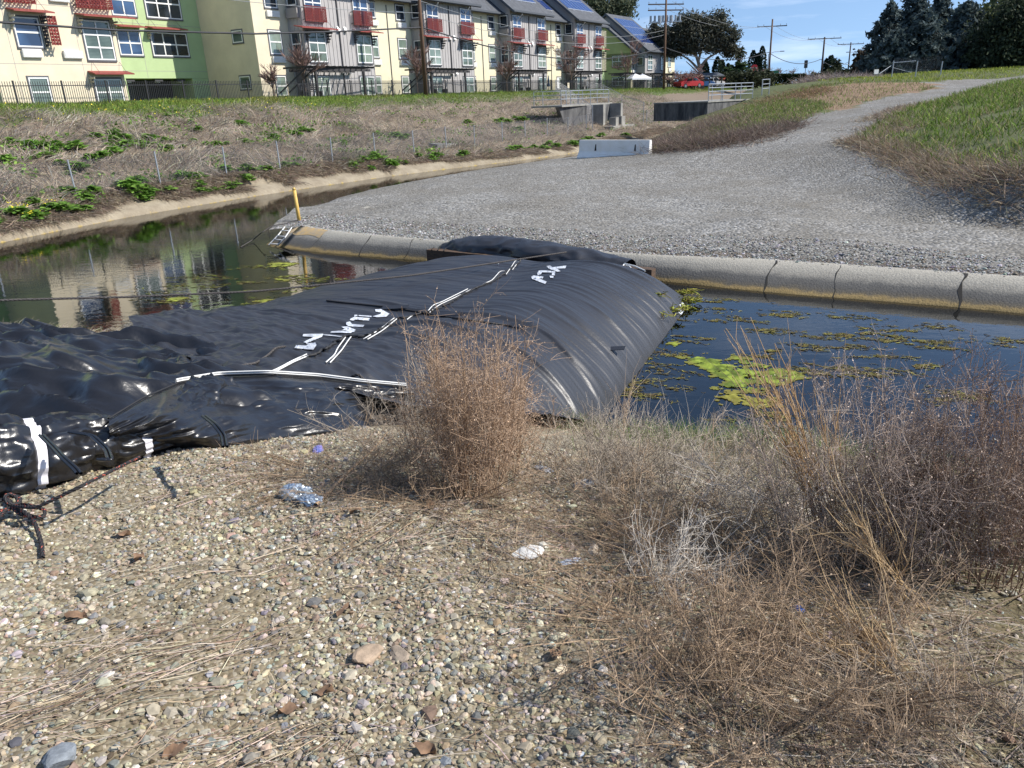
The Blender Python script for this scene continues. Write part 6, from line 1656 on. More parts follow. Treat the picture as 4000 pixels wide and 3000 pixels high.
def bare(x, y):     # where the pebbles lie thick: the open ground left of the weeds
    a = sstep(1.7, .1, x + .4 * pnoise(x * .9, y * .9) - .25 * (2.2 - y))
    return np.clip((.16 + .84 * a) * (.35 + .65 * sstep(-.45, .25, fbm(x * 1.3 + 3, y * 1.3, 3))), 0, 1) * (wl_near(x) - y > 1.2)
x, y, s = peb_zone(110000, -3.4, 3.0, 1.15, 4.9, .0042, .55, bare)
z = h_near(x, y); stones('pebbles', np.column_stack([x, y, z + s * .15]), s, pick(PEB, len(x), PP, .2), 1, rng)
x, y, s = peb_zone(30000, -3.0, 2.6, 1.1, 4.6, .0072, .36, bare)
z = h_near(x, y); stones('pebbles', np.column_stack([x, y, z + s * .22]), s, pick(PEB, len(x), PP, .22), 2, rng)
x, y, s = peb_zone(1300, -2.4, 1.6, 1.1, 3.2, .0125, .25, lambda a, b: bare(a, b) * sstep(3.3, 1.6, b))
z = h_near(x, y); stones('pebbles', np.column_stack([x, y, z + s * .25]), s, pick(PEB[3:8] + PEB[:2], len(x), None, .2), 2, rng)
# soil crumbs between the weeds
x, y, s = peb_zone(26000, -1.5, 3.6, 1.1, 5.2, .003, .5, lambda a, b: (1 - bare(a, b)) * (wl_near(a) - b > .8) * .9)
z = h_near(x, y); stones('soil_crumbs', np.column_stack([x, y, z + s * .2]), s, pick([(.15, .115, .07), (.11, .085, .05), (.2, .16, .1), (.3, .27, .2), (.09, .08, .035)], len(x), [.35, .25, .2, .1, .1], .2), 1, rng)
# coarser stones along the rim of the gravel pad
n = 16000; i_ = rng.uniform(0, 1, n) ** 1.5; P = resample([tuple(q[:2]) for q in ct[:14]], n)[rng.permutation(n)]; P = P + np.column_stack([rng.normal(0, .05, n) + i_ * .55, i_ * 1.9 + .05]); P = P[in_poly(P[:, 0], P[:, 1], bpoly)]
s = .012 * np.exp(np.abs(rng.normal(0, .45, len(P)))); stones('gravel_rim', pad_xyz(P, .006), s, pick([(.3, .3, .29), (.42, .42, .41), (.2, .2, .2), (.55, .54, .52), (.24, .2, .15)], len(P), None, .2), 1, rng)
# single stones and litter
def rock(px, py, size, col, label, name='rock', seed=1, flat=.6, sub=3, m=None, rough=.2, hf=None, asp=1.35):
    r = np.random.default_rng(seed); V, F = ico(sub); 
    for q in r.normal(size=(9, 3)):
        q /= np.linalg.norm(q); dd = V @ q; V = V - np.clip(dd - r.uniform(.5, .85), 0, None)[:, None] * q
    V = V * (1 + .06 * fbm(V[:, 0] * 2 + seed, V[:, 1] * 2 + V[:, 2], 3))[:, None] * [asp, .85, flat] * size
    p = hit(px, py, hf or hn, 1, 30); o_ = mesh_np(name, V, F, m or mat(name + '_surface', col, .9, var=.25, scale=25, bump=.002, bscale=80)); o_.location = (p[0], p[1], p[2] + size * flat * .45); o_.rotation_euler = (0, 0, seed * 1.3)
    return tag(o_, label, 'stone')
rock(1432, 2578, .05, (.36, .27, .19), 'fist-sized brown rock lying alone on the pebbles', seed=3)
rock(2060, 2168, .055, (.68, .66, .62), 'whitish angular stone on the soil beside the low weeds', seed=5, flat=.45)
rock(2315, 2155, .032, (.45, .38, .3), 'pale tan stone by the mossy patch among weeds', seed=6)
rock(2380, 2228, .03, (.2, .2, .14), 'dark round stone in the dry weeds', seed=7)
rock(1565, 2560, .035, (.34, .27, .2), 'flat brown stone right of the lone brown rock', seed=9, flat=.4)
rock(230, 2975, .05, (.2, .22, .24), 'large blue-grey stone at the bottom of the pebbles', seed=11)
def crumple(px, py, size, m, label, name, cat, seed, sc=(1.2, .8, .6), hf=None):
    r = np.random.default_rng(seed); V, F = ico(4); h1, h2, _ = voro(V[:, 0] * 3 + V[:, 2] * 1.7 + seed, V[:, 1] * 3 - V[:, 2] * 1.3); h3, h4, _ = voro(V[:, 0] * 6.5 + V[:, 2] * 3, V[:, 1] * 6.5 + 4)
    V = V * (1 + .5 * (.45 - h1) + .25 * (.4 - h3))[:, None] * np.array(sc) * size; p = hit(px, py, hf or hn, 1, 20)
    o_ = mesh_np(name, V, F, m); o_.location = (p[0], p[1], p[2] + size * sc[2] * .4); o_.rotation_euler = (0, 0, seed); return tag(o_, label, cat)
m_foil = mat('crumpled_foil', (.55, .62, .68), .25, var=.35, scale=22, metal=.55)
crumple(1160, 1948, .06, m_foil, 'crumpled silvery foil wrapper left of the fallen dry stalk', 'foil_wrapper', 'litter', 3, (1.3, .8, .85))
crumple(1215, 1962, .045, m_foil, 'smaller crumpled silvery foil piece touching the fallen stalk', 'foil_wrapper', 'litter', 6, (1.3, .8, .6))
crumple(1243, 1760, .035, mat('purple_wrapper', (.28, .22, .5), .4, col2=(.1, .15, .4), scale=30), 'small blue and purple wrapper on the pebbles near the black plastic', 'candy_wrapper', 'litter', 8, (1.6, .8, .35))
crumple(3118, 2383, .02, mat('blue_plastic', (.08, .2, .6), .35), 'tiny bright blue plastic scrap in the weeds', 'plastic_scrap', 'litter', 9, (1.2, .8, .5))
crumple(2282, 1900, .07, mat('grey_plastic_film', (.3, .32, .36), .35, var=.3, scale=20), 'grey torn plastic film caught under the weeds by the water', 'plastic_film', 'litter', 10, (1, .5, .35))
crumple(2120, 1838, .055, mat('pale_film', (.36, .37, .4), .4, var=.3, scale=20), 'pale plastic film scrap under the grey brush', 'plastic_film', 'litter', 12, (1.2, .5, .3))
crumple(2225, 2197, .035, mat('blue_grey_film', (.45, .5, .6), .3), 'flat bluish film scrap on the mossy soil', 'plastic_film', 'litter', 13, (1.4, .6, .15))
# dead brown leaves
m_dleaf = mat('dead_leaf', (.2, .12, .07), .8, var=.35, scale=30)
for i, (x, y) in enumerate([(545, 2190), (1390, 2010), (1680, 1985), (1345, 2400), (1265, 2720), (690, 2950), (300, 2420), (1660, 2940), (2170, 2570), (1135, 2790), (480, 2100)]):
    r = np.random.default_rng(600 + i); p = hit(x, y, hn, 1, 10); t_ = np.linspace(0, 1, 7); wdt = .02 * np.sin(np.pi * t_) ** .8 * (1 + .3 * np.sin(t_ * 18)); vs_ = []
    for a, b in zip(t_, wdt): vs_ += [(a * .07 - .035, -b, .018 * abs(math.sin(a * 4 + i))), (a * .07 - .035, 0, .004 + .01 * math.sin(a * 5)), (a * .07 - .035, b, .016 * abs(math.cos(a * 3 + i)))]
    fs_ = []
    for q in range(6): fs_ += [(3 * q, 3 * q + 3, 3 * q + 4, 3 * q + 1), (3 * q + 1, 3 * q + 4, 3 * q + 5, 3 * q + 2)]
    o_ = MB().raw(vs_, fs_).build('dead_leaf', m_dleaf, smooth=True); o_.location = p + [0, 0, .012]; o_.rotation_euler = (r.uniform(-.3, .3), r.uniform(-.3, .3), r.uniform(0, 6))
    tag(o_, 'dry brown fallen leaf lying on the pebbly ground', 'leaf', 'fallen leaves on the pebbles')

# ---- dry bushes
m_dry = mat('dry_stems', (.25, .17, .1), .9, attr=True, spec=.1)
def bush(px, py, h, R_, label, seed, nst=90, nb=9, nt_=7, cols=((.2, .12, .07), (.36, .24, .15)), up=1.0, name='dry_bush', base=None, lean=(0, 0), seeds=0, r0=.0028, spread=1.0, twl=.11, cat='bush', bl=.33):
    rng = np.random.default_rng(seed); p = base if base is not None else hit(px, py, hn, 1, 12); nst = int(nst * .62); nb = max(4, int(nb * .8)); nt_ = max(4, int(nt_ * .8))
    root = empty(name, p, 0, label, cat, 'dry bushes on the near bank')
    a = rng.uniform(0, 6.283, nst); rr = R_ * np.sqrt(rng.uniform(0, 1, nst)); st = np.column_stack([np.cos(a) * rr * .45, np.sin(a) * rr * .45, np.zeros(nst)])
    st[:, 2] = h_near(p[0] + st[:, 0], p[1] + st[:, 1]) - p[2] - .01
    hh = h * rng.uniform(.55, 1.05, nst); tip = np.column_stack([np.cos(a) * rr * spread + lean[0] * hh + rng.normal(0, .06, nst) * R_, np.sin(a) * rr * spread + lean[1] * hh + rng.normal(0, .06, nst) * R_, hh * up])
    K = 6; t = np.linspace(0, 1, K)[None, :, None]
    P = st[:, None] * (1 - t) + tip[:, None] * t; P[:, :, :2] += ((t - t * t) * rng.normal(0, .14, (nst, 1, 2)) * h); P += rng.normal(0, .012 * h, P.shape) * (t > 0)
    Rr = np.linspace(r0, r0 * .35, K)[None] * rng.uniform(.7, 1.3, (nst, 1))
    V, F = tubes(P, Rr, 4); c0, c1 = np.array(cols[0]), np.array(cols[1])
    cs = (c0 + (c1 - c0) * rng.uniform(0, 1, (nst, 1))); mesh_np('stems', V, F, m_dry, np.repeat(cs, K * 4, 0), parent=root)
    # side branches
    si = np.repeat(np.arange(nst), nb); m = len(si); u = rng.uniform(.18, .98, m); fi = u * (K - 1); i0 = np.clip(fi.astype(int), 0, K - 2); fr_ = (fi - i0)[:, None]
    b0 = P[si, i0] * (1 - fr_) + P[si, i0 + 1] * fr_; ax = P[si, -1] - P[si, 0]; ax /= np.linalg.norm(ax, axis=1, keepdims=True)
    d = ax * .75 + rng.normal(0, .6, (m, 3)); d /= np.linalg.norm(d, axis=1, keepdims=True); L = bl * h * rng.uniform(.4, 1.1, m) * (1.15 - .75 * u)
    b1 = b0 + d * (L * .5)[:, None] + rng.normal(0, .012, (m, 3)); b2 = b0 + d * L[:, None] + np.array([0, 0, 1.]) * (L * .12)[:, None]
    Pb = np.stack([b0, b1, b2], 1); V, F = tubes(Pb, np.tile([r0 * .5, r0 * .38, r0 * .24], (m, 1)), 3); cb_ = c0 + (c1 - c0) * rng.uniform(0, 1, (m, 1)); Vs, Fs, Cs = [V], [F], [np.repeat(cb_, 9, 0)]; nv = len(V)
    # twiglets
    ti = np.repeat(np.arange(m), nt_); k = len(ti); u = rng.uniform(.15, 1, k)[:, None]; t0 = np.where(u < .5, b0[ti] + (b1[ti] - b0[ti]) * u * 2, b1[ti] + (b2[ti] - b1[ti]) * (u * 2 - 1))
    d2 = d[ti] * .6 + rng.normal(0, .65, (k, 3)); d2 /= np.linalg.norm(d2, axis=1, keepdims=True); L2 = twl * rng.uniform(.35, 1.2, k)[:, None]
    t1 = t0 + d2 * L2 * .5 + rng.normal(0, .005, (k, 3)); t2 = t0 + d2 * L2 + rng.normal(0, .008, (k, 3)); V, F = tubes(np.stack([t0, t1, t2], 1), np.tile([r0 * .28, r0 * .24, r0 * .2], (k, 1)), 3)
    cb_ = c0 + (c1 - c0) * rng.uniform(0, 1.15, (k, 1)); Vs.append(V); Fs.append(F + nv); Cs.append(np.repeat(np.clip(cb_, 0, 1), 9, 0)); nv += len(V)
    mesh_np('twigs', np.concatenate(Vs), np.concatenate(Fs), m_dry, np.concatenate(Cs), parent=root)
    if seeds:
        j = rng.integers(0, k, seeds); u = rng.uniform(.3, 1, seeds)[:, None]; C = t0[j] + (t2[j] - t0[j]) * u; v, f = cards(C, .0032, rng, .8)
        mesh_np('seed_husks', v, f, m_dry, np.repeat(np.clip(c1 * 1.15 * np.exp(rng.normal(0, .25, (seeds, 1))), 0, 1), 4, 0), parent=root)
    return root
RB = ((.25, .165, .105), (.5, .36, .25)); GB = ((.22, .185, .15), (.48, .41, .33)); SB = ((.34, .26, .16), (.58, .47, .33)); BB = ((.22, .155, .1), (.42, .31, .21))
bush(1830, 1930, .9, .33, 'tall reddish brown dry bush in front of the black dam', 701, 150, 11, 8, RB, seeds=6000)
bush(1960, 1860, .62, .34, 'reddish dry bush crowding the right side of the tallest bush', 702, 70, 9, 7, RB, seeds=3000)
bush(1640, 1780, .34, .5, 'low sprawling grey-brown bush left of the tallest bush', 703, 70, 9, 7, GB, spread=1.5)
bush(1690, 1960, .22, .6, 'flat tangle of brown twigs at the foot of the tallest bush', 704, 90, 9, 7, BB, spread=1.5)
bush(1340, 1850, .14, .45, 'flattened brown twigs on the pebbles beside the fallen stalk', 705, 60, 8, 6, BB, spread=1.6)
bush(2330, 1880, .34, .5, 'low rounded grey brush behind the torn plastic film', 706, 110, 9, 7, GB, spread=1.3)
bush(2620, 1950, .36, .5, 'low straw and grey brush at the middle of the bank edge', 707, 100, 9, 7, GB, spread=1.3)
bush(2480, 2130, .2, .6, 'thin brown undergrowth in the middle of the slope', 708, 90, 8, 6, BB, spread=1.5)
bush(2800, 2180, .26, .55, 'brown low undergrowth left of the big grey bush', 709, 90, 8, 6, BB, spread=1.5)
bush(3330, 2190, .78, .52, 'big grey-brown twiggy bush standing over the blue water', 710, 130, 11, 8, ((.2, .155, .125), (.46, .37, .3)), seeds=7000)
bush(3560, 2230, .74, .4, 'grey-brown twiggy bush joined to the right of the big one', 711, 90, 10, 8, ((.2, .15, .12), (.44, .34, .27)), seeds=5000)
bush(3080, 2120, .5, .36, 'pale straw-grey bush with arching white stalks left of the big bush', 712, 70, 8, 6, ((.36, .31, .25), (.62, .55, .46)), spread=1.6)
bush(3850, 2280, .9, .34, 'tall dark dry bush at the right edge of the photo', 713, 80, 11, 8, ((.15, .1, .075), (.32, .22, .16)), seeds=5000)
bush(4010, 2160, .8, .34, 'thin tall dry bush half cut off by the right edge', 714, 60, 10, 8, ((.16, .11, .085), (.34, .25, .19)), seeds=3000)
bush(2900, 2790, .3, .4, 'sprawling brown dry bush on the pebbles at the lower right', 715, 60, 9, 8, BB, spread=1.3, seeds=1000)
bush(3180, 2640, .3, .4, 'brown dry bush just right of the sprawling lower one', 716, 40, 9, 8, BB, spread=1.3)
bush(3420, 2520, .2, .5, 'low brown weeds below the big grey bush', 717, 70, 8, 6, BB, spread=1.4)
bush(2650, 2400, .2, .5, 'sparse low brown weeds above the sprawling lower bush', 718, 70, 8, 6, BB, spread=1.5)
bush(3880, 2880, .18, .42, 'grey flattened weeds in the lower right corner', 719, 70, 8, 6, GB, spread=1.5)
bush(3150, 2950, .12, .4, 'thin brown weeds at the bottom edge', 720, 40, 7, 5, BB, spread=1.6)
bush(2600, 2300, .28, .24, 'pale bleached tuft of straw leaning over the mossy soil', 721, 45, 5, 4, ((.42, .38, .32), (.66, .6, .52)), lean=(.5, .1), spread=1.4)
# tall arching straw stalks
def stalks(px, py, tip_px, tip_py, n, label, seed, col=SB, r=.0032, wid=.12, fork=5, Yt=None):
    rng = np.random.default_rng(seed); b = hit(px, py, hn, 1, 12); root = empty('dry_stalks', b, 0, label, 'dry stalks', 'tall dry stalks on the near bank')
    t = atY(tip_px, tip_py, b[1] + (Yt if Yt is not None else .1)) - b; K = 7; u = np.linspace(0, 1, K)[None, :, None]
    st = rng.normal(0, wid * .5, (n, 1, 3)) * [1, 1, 0]; en = t[None, None] * rng.uniform(.6, 1.03, (n, 1, 1)) + rng.normal(0, wid, (n, 1, 3)) * [1, 1, .5]
    P = st * (1 - u) + en * u; P[:, :, 2] += (u - u * u)[..., 0] * np.linalg.norm(t) * rng.uniform(.05, .28, (n, 1)); P += rng.normal(0, .008, P.shape)
    V, F = tubes(P, np.linspace(r, r * .4, K)[None] * rng.uniform(.6, 1.2, (n, 1)), 4); c0, c1 = np.array(col[0]), np.array(col[1]); cs = c0 + (c1 - c0) * rng.uniform(0, 1, (n, 1)); mesh_np('stems', V, F, m_dry, np.repeat(cs, K * 4, 0), parent=root)
    si = np.repeat(np.arange(n), fork); q = rng.uniform(.35, .95, len(si)); fi = q * (K - 1); i0 = fi.astype(int).clip(0, K - 2); b0 = P[si, i0]; d = (P[si, i0 + 1] - b0); d = d / np.linalg.norm(d, axis=1, keepdims=True) + rng.normal(0, .25, (len(si), 3)); L = rng.uniform(.08, .3, len(si))[:, None]
    V, F = tubes(np.stack([b0, b0 + d * L * .5 + rng.normal(0, .01, b0.shape), b0 + d * L], 1), np.tile([r * .5, r * .35, r * .2], (len(si), 1)), 3); cs = c0 + (c1 - c0) * rng.uniform(.2, 1.1, (len(si), 1)); mesh_np('side_stems', V, F, m_dry, np.repeat(np.clip(cs, 0, 1), 9, 0), parent=root)
    return root
stalks(3270, 2180, 2990, 1300, 26, 'tall leaning bundle of golden dry stalks rising over the green algae', 731, ((.34, .22, .11), (.58, .4, .22)), wid=.09)
stalks(3560, 2380, 3250, 1950, 14, 'golden stalks leaning left below the big grey bush', 732, ((.36, .25, .13), (.6, .44, .26)), wid=.07)
stalks(3600, 2700, 3190, 2330, 16, 'straw bundle lying across the slope at the lower right', 733, ((.36, .25, .13), (.58, .43, .26)), wid=.06, Yt=.3)
stalks(3920, 2200, 3940, 1430, 7, 'thin upright stalks reaching highest at the right edge', 734, ((.26, .17, .1), (.46, .32, .2)), wid=.05)
stalks(2420, 1790, 2440, 1480, 9, 'upright forked dry stalk beside the right end of the dam', 735, ((.4, .29, .2), (.6, .47, .34)), wid=.05, r=.0026)
stalks(2470, 1840, 2440, 1600, 6, 'thin pale stalks standing at the corner of the dam', 736, ((.45, .4, .33), (.66, .6, .5)), wid=.06, r=.002)
stalks(2690, 1820, 2760, 1590, 9, 'thin pale stalks at the water edge, in the middle of the bank', 737, ((.45, .4, .33), (.66, .6, .5)), wid=.12, r=.002)
stalks(1700, 1640, 1620, 1290, 12, 'pale wispy stalk tufts left of the tallest reddish bush', 738, ((.45, .37, .27), (.68, .58, .45)), wid=.12, r=.0018)
stalks(3250, 2080, 2620, 1860, 10, 'white bleached stalks arching left over the brush', 739, ((.55, .5, .44), (.72, .67, .6)), wid=.1, r=.003)
stalks(3100, 2000, 3480, 1880, 9, 'white bleached stalks arching right in front of the big bush', 740, ((.55, .5, .44), (.72, .67, .6)), wid=.1, r=.003)
# grass along the water's edge: straw and fresh green
n = 9000; x = RNG.uniform(.3, 5.5, n); off = RNG.gamma(2, .22, n) + .08; y = wl_near(x) - off; kp = (x < 2.9) | (RNG.uniform(size=n) < .55); x, y = x[kp], y[kp]; n = len(x); B = np.column_stack([x, y, h_near(x, y) - .01])
Dv = np.column_stack([RNG.normal(0, .5, n), RNG.normal(.15, .5, n), RNG.uniform(.4, 1.1, n)]); gr = (pnoise(x * 1.6, y * 1.6) + RNG.normal(0, .3, n) > .15)[:, None]
cc = np.where(gr, pick([(.16, .24, .06), (.22, .28, .09), (.12, .18, .05)], n), pick([(.5, .43, .31), (.4, .33, .23), (.58, .52, .4), (.3, .24, .17)], n))
V, F = blades(B, Dv, RNG.uniform(.1, .42, n), RNG.uniform(.003, .006, n), .35); stuff('bank_edge_grass', V, F, m_blade, np.repeat(cc, 5, 0))
# pale straw on the far left bank behind the folded plastic
n = 1800; x = RNG.uniform(-7.6, -5.0, n); y = np.minimum(wl_near(x) - RNG.uniform(.05, .8, n), 12); B = np.column_stack([x, y, h_near(x, y)]); Dv = np.column_stack([RNG.normal(.1, .6, n), RNG.normal(.3, .5, n), RNG.uniform(.2, 1., n)])
V, F = blades(B, Dv, RNG.uniform(.15, .5, n), RNG.uniform(.005, .009, n), .4); stuff('bank_edge_grass', V, F, m_blade, np.repeat(pick([(.5, .42, .33), (.58, .5, .4), (.4, .33, .25), (.2, .26, .1)], n), 5, 0))
# matted dead twigs over the whole near bank
def litter(name, n, cx, cy, sx, sy, L, cols, ang, da, r=.0013):
    x = RNG.normal(cx, sx, n); y = RNG.normal(cy, sy, n); a = ang + RNG.normal(0, da, n); d = np.column_stack([np.cos(a), np.sin(a)]); l = RNG.uniform(*L, n); P = []
    cv = RNG.normal(0, .15, n)
    for u in (-.5, 0, .5):
        px_ = x + d[:, 0] * l * u - d[:, 1] * cv * l * (.25 - u * u); py_ = y + d[:, 1] * l * u + d[:, 0] * cv * l * (.25 - u * u); P.append(np.column_stack([px_, py_, h_near(px_, py_) + .006 + RNG.uniform(0, .014, n)]))
    V, F = tubes(np.stack(P, 1), np.tile([r, r * .9, r * .5], (n, 1)) * RNG.uniform(.5, 1.4, (n, 1)), 3); return V, F, np.repeat(pick(cols, n, v=.25), 9, 0)
TW = [(.34, .27, .19), (.24, .18, .12), (.42, .35, .27), (.18, .13, .09), (.3, .25, .21)]
parts_ = []
def gpt(px, py): q = hit(px, py, hn, 1, 12); return q[0], q[1]
for (px, py, n, sx, sy, L, ang, da) in [(a_[0], a_[1], int(a_[2] * (.2 if a_[0] < 1300 else .4)), a_[3], a_[4], (a_[5][0] * .6, a_[5][1] * .75), a_[6], a_[7]) for a_ in [(640, 2520, 700, .22, .07, (.06, .3), .55, .3), (350, 2680, 600, .2, .06, (.06, .28), .5, .3), (200, 2800, 500, .2, .07, (.06, .28), .5, .4), (900, 2950, 350, .15, .05, (.05, .22), .5, .5), (1250, 2880, 350, .13, .05, (.04, .2), .3, .7), (700, 2230, 300, .3, .07, (.06, .25), .4, .4), (1250, 2430, 200, .15, .08, (.04, .16), .5, 1),
                                     (1050, 1880, 900, .28, .12, (.06, .28), .35, .6), (1500, 1900, 1300, .35, .2, (.06, .3), .5, .9), (1850, 2050, 1400, .4, .2, (.06, .3), .1, .9), (2300, 2150, 1400, .4, .3, (.06, .28), -.2, .9), (2900, 2300, 2000, .5, .5, (.06, .3), -.4, .8), (3500, 2500, 1800, .45, .4, (.06, .3), -.5, .7), (2700, 2800, 900, .4, .2, (.05, .22), -.4, .8), (3600, 2850, 1200, .4, .2, (.06, .25), -.6, .6), (1800, 2200, 300, .35, .2, (.05, .22), .1, .8), (150, 1960, 300, .4, .1, (.06, .25), .3, .6), (700, 1950, 260, .3, .12, (.05, .22), .4, .7), (1000, 2450, 420, .9, .5, (.04, .15), .4, 1.2)]]:
    c = gpt(px, py); parts_.append(litter('t', n, c[0], c[1], sx, sy, L, TW, ang, da))
nb = 0; V, F, Cc = [], [], []
for a, b, c in parts_: V.append(a); F.append(b + nb); nb += len(a); Cc.append(c)
stuff('dead_twigs', np.concatenate(V), np.concatenate(F), m_dry, np.concatenate(Cc))
# fallen stalk
a, b = hit(1235, 1985, hn, 1, 10), hit(1520, 1745, hn, 1, 10); P = np.array([a + [0, 0, .015], a * .6 + b * .4 + [0, 0, .05], a * .25 + b * .75 + [.01, 0, .07], b + [0, 0, .1]]); P = smooth_path(P, 24)
V, F = tubes((P - a)[None], np.linspace(.011, .004, 24)[None] * (1 + .12 * np.sin(np.arange(24) * 1.9)), 7); o_ = mesh_np('fallen_stalk', V, F, mat('stalk_bark', (.34, .23, .14), .85, var=.3, scale=30), smooth=True); o_.location = a; tag(o_, 'single thick fallen dry stalk lying diagonally beside the foil wrapper', 'stalk')

# ---- ropes
m_rope = mat('black_red_rope', (.025, .02, .022), .7, col2=(.03, .025, .025), scale=60)
t = m_rope.node_tree; b = t.nodes['Principled BSDF']; cN = t.nodes.new('ShaderNodeTexCoord'); nN = t.nodes.new('ShaderNodeTexNoise'); nN.inputs['Scale'].default_value = 75; nN.inputs['Detail'].default_value = 1; rN = t.nodes.new('ShaderNodeValToRGB'); rN.color_ramp.interpolation = 'CONSTANT'
rN.color_ramp.elements[0].color = (.02, .018, .02, 1); rN.color_ramp.elements[1].position = .64; rN.color_ramp.elements[1].color = (.36, .08, .05, 1); t.links.new(cN.outputs['Object'], nN.inputs[0]); t.links.new(nN.outputs[0], rN.inputs[0]); t.links.new(rN.outputs[0], b.inputs['Base Color'])
m_rope2 = mat('grey_black_rope', (.1, .09, .085), .8, col2=(.025, .022, .022), scale=70)
def rope(P, r, label, m, n=160, name='rope', group=None, twist=True):
    P = smooth_path([tuple(p) for p in P], n); o0 = P[0].copy(); P = P - o0
    if twist:                                          # three laid strands
        T_ = np.gradient(P, axis=0); L = np.concatenate([[0], np.cumsum(np.linalg.norm(np.diff(P, axis=0), axis=1))]); nn = int(np.clip(L[-1] / (r * 1.6), n, 700)); P = resample(P, nn); T_ = np.gradient(P, axis=0); T_ /= np.linalg.norm(T_, axis=1, keepdims=True); X_ = np.cross(T_, [0.03, .05, 1.]); X_ /= np.linalg.norm(X_, axis=1, keepdims=True); Y_ = np.cross(T_, X_)
        ph = np.linspace(0, L[-1] / (r * 9) * 6.283, nn); S3 = np.array([P + r * .5 * (X_ * np.cos(ph + q)[:, None] + Y_ * np.sin(ph + q)[:, None]) for q in (0, 2.094, 4.189)]); V, F = tubes(S3, np.full((3, nn), r * .58), 5)
    else: V, F = tubes(P[None], np.full((1, len(P)), r), 6)
    o_ = mesh_np(name, V, F, m, smooth=True); o_.location = o0; return tag(o_, label, 'rope', group)
r_r = atz(2212, 985, .74); r_l = atz(0, 1172, 1.5); r_l2 = r_l + (r_l - r_r) * .35
pts_ = [r_l2 + (r_r - r_l2) * u - np.array([0, 0, .22 * 4 * u * (1 - u)]) * 0 for u in np.linspace(0, 1, 12)]
mid = atz(1000, 1138, 1.12); q_ = r_l + (r_r - r_l) * .5
rope([r_l2, r_l, atz(500, 1160, 1.3), mid, atz(1600, 1077, .95), r_r], .014, 'long taut dark rope stretched over the water and the black dam', m_rope2, 240)
m_rope.use_fake_user = False
kn = hit(55, 2030, hn, 1, 8); kn[2] += .07
r1 = [atz(545, 1785, 1.78), atz(330, 1893, kn[2] + .12), atz(140, 1985, kn[2] + .05), kn, atz(-60, 2085, kn[2] - .03), atz(-200, 2140, kn[2] - .04)]
rope(r1, .008, 'black and red rope pulled tight from the white tied bundle down to a knot', m_rope, 90)
def gl(px, py, dz=.012): q = hit(px, py, hn, 1, 8); q[2] += dz; return q
rope([kn + [.01, -.01, 0], gl(110, 2040, .05), gl(150, 2085, .05), gl(168, 2140, .02), gl(170, 2190)], .009, 'short rope tail with red flecks hanging from the knot onto pebbles', m_rope, 40)
rope([kn, gl(120, 2010, .05), gl(185, 2015, .03), gl(175, 2040, .02), gl(90, 2042, .04), kn], .008, 'small loop of black rope beside the knot at the left edge', m_rope, 60)
for i in range(3):
    c = kn + RNG.normal(0, .012, 3); th_ = np.linspace(0, 6.283, 14); ax = RNG.normal(size=3); ax /= np.linalg.norm(ax); u1 = np.cross(ax, [0, 0, 1.]); u1 /= np.linalg.norm(u1); u2 = np.cross(ax, u1)
    o_ = rope([c + .028 * (u1 * math.cos(a_) + u2 * math.sin(a_)) for a_ in th_], .008, 'turn of black rope forming the knot at the left edge', m_rope, 40, name='rope_knot', group='turns of the rope knot'); o_['category'] = 'knot'
hh = lambda a, b: np.maximum(hn(a, b) + .1, hd_w(a, b))
def gh(px, py, dz=.02): q = hit(px, py, hheap, 1.5, 14); q[2] += dz; return q
def hheap(a, b):
    g, r = heap_h(np.asarray(a, float), np.asarray(b, float)); ins_ = in_poly(np.asarray(a, float), np.asarray(b, float), OUT); wv_2, lv_2 = wl_of(np.asarray(a, float), np.asarray(b, float))
    return np.maximum(np.where(ins_, g + r * .9, g), np.where(lv_2 > near_edge(wv_2), h_dam(wv_2, lv_2, True), -1))
rope([gh(-60, 1495), gh(0, 1500), gh(80, 1506), gh(160, 1515), gh(240, 1528)], .011, 'black and red rope lying on the folded black plastic at the left edge', m_rope, 50)
rope([gh(690, 1466), gh(760, 1462), gh(850, 1438), gh(930, 1440), gh(1000, 1428), gh(1050, 1395), gh(1075, 1368), gh(1115, 1362)], .011, 'dark rope snaking over the black plastic left of the white webbing', m_rope2, 90)
cr = gh(1440, 1530, .05)
rope([atz(1350, 1505, cr[2] + .02), atz(1376, 1470, cr[2] + .1), atz(1400, 1462, cr[2] + .12), atz(1440, 1500, cr[2] + .05), atz(1466, 1555, cr[2] - .08), atz(1455, 1580, cr[2] - .12), atz(1415, 1560, cr[2] - .1), atz(1385, 1510, cr[2] - .02), atz(1376, 1480, cr[2] + .06)], .011, 'coiled loop of dark rope hanging over the glossy side of the black plastic', m_rope2, 120)
rope([gl(8, 1700, .03), gl(-40, 1950, .02), gl(5, 2155), gl(50, 2160), gl(20, 2175), gl(-20, 2190)], .009, 'thin dark cord end curling on pebbles at the left edge', m_rope2, 50) if False else None
rope([hit(1170, 862, hp, 10) + [0, 0, .03], atz(1110, 874, .44), atz(1062, 882, .42), atz(1020, 910, .3), atz(990, 935, .05), atz(940, 965, .01)], .012, 'dark cord running from the yellow post over the curb nose into the water', m_rope2, 40, twist=False)

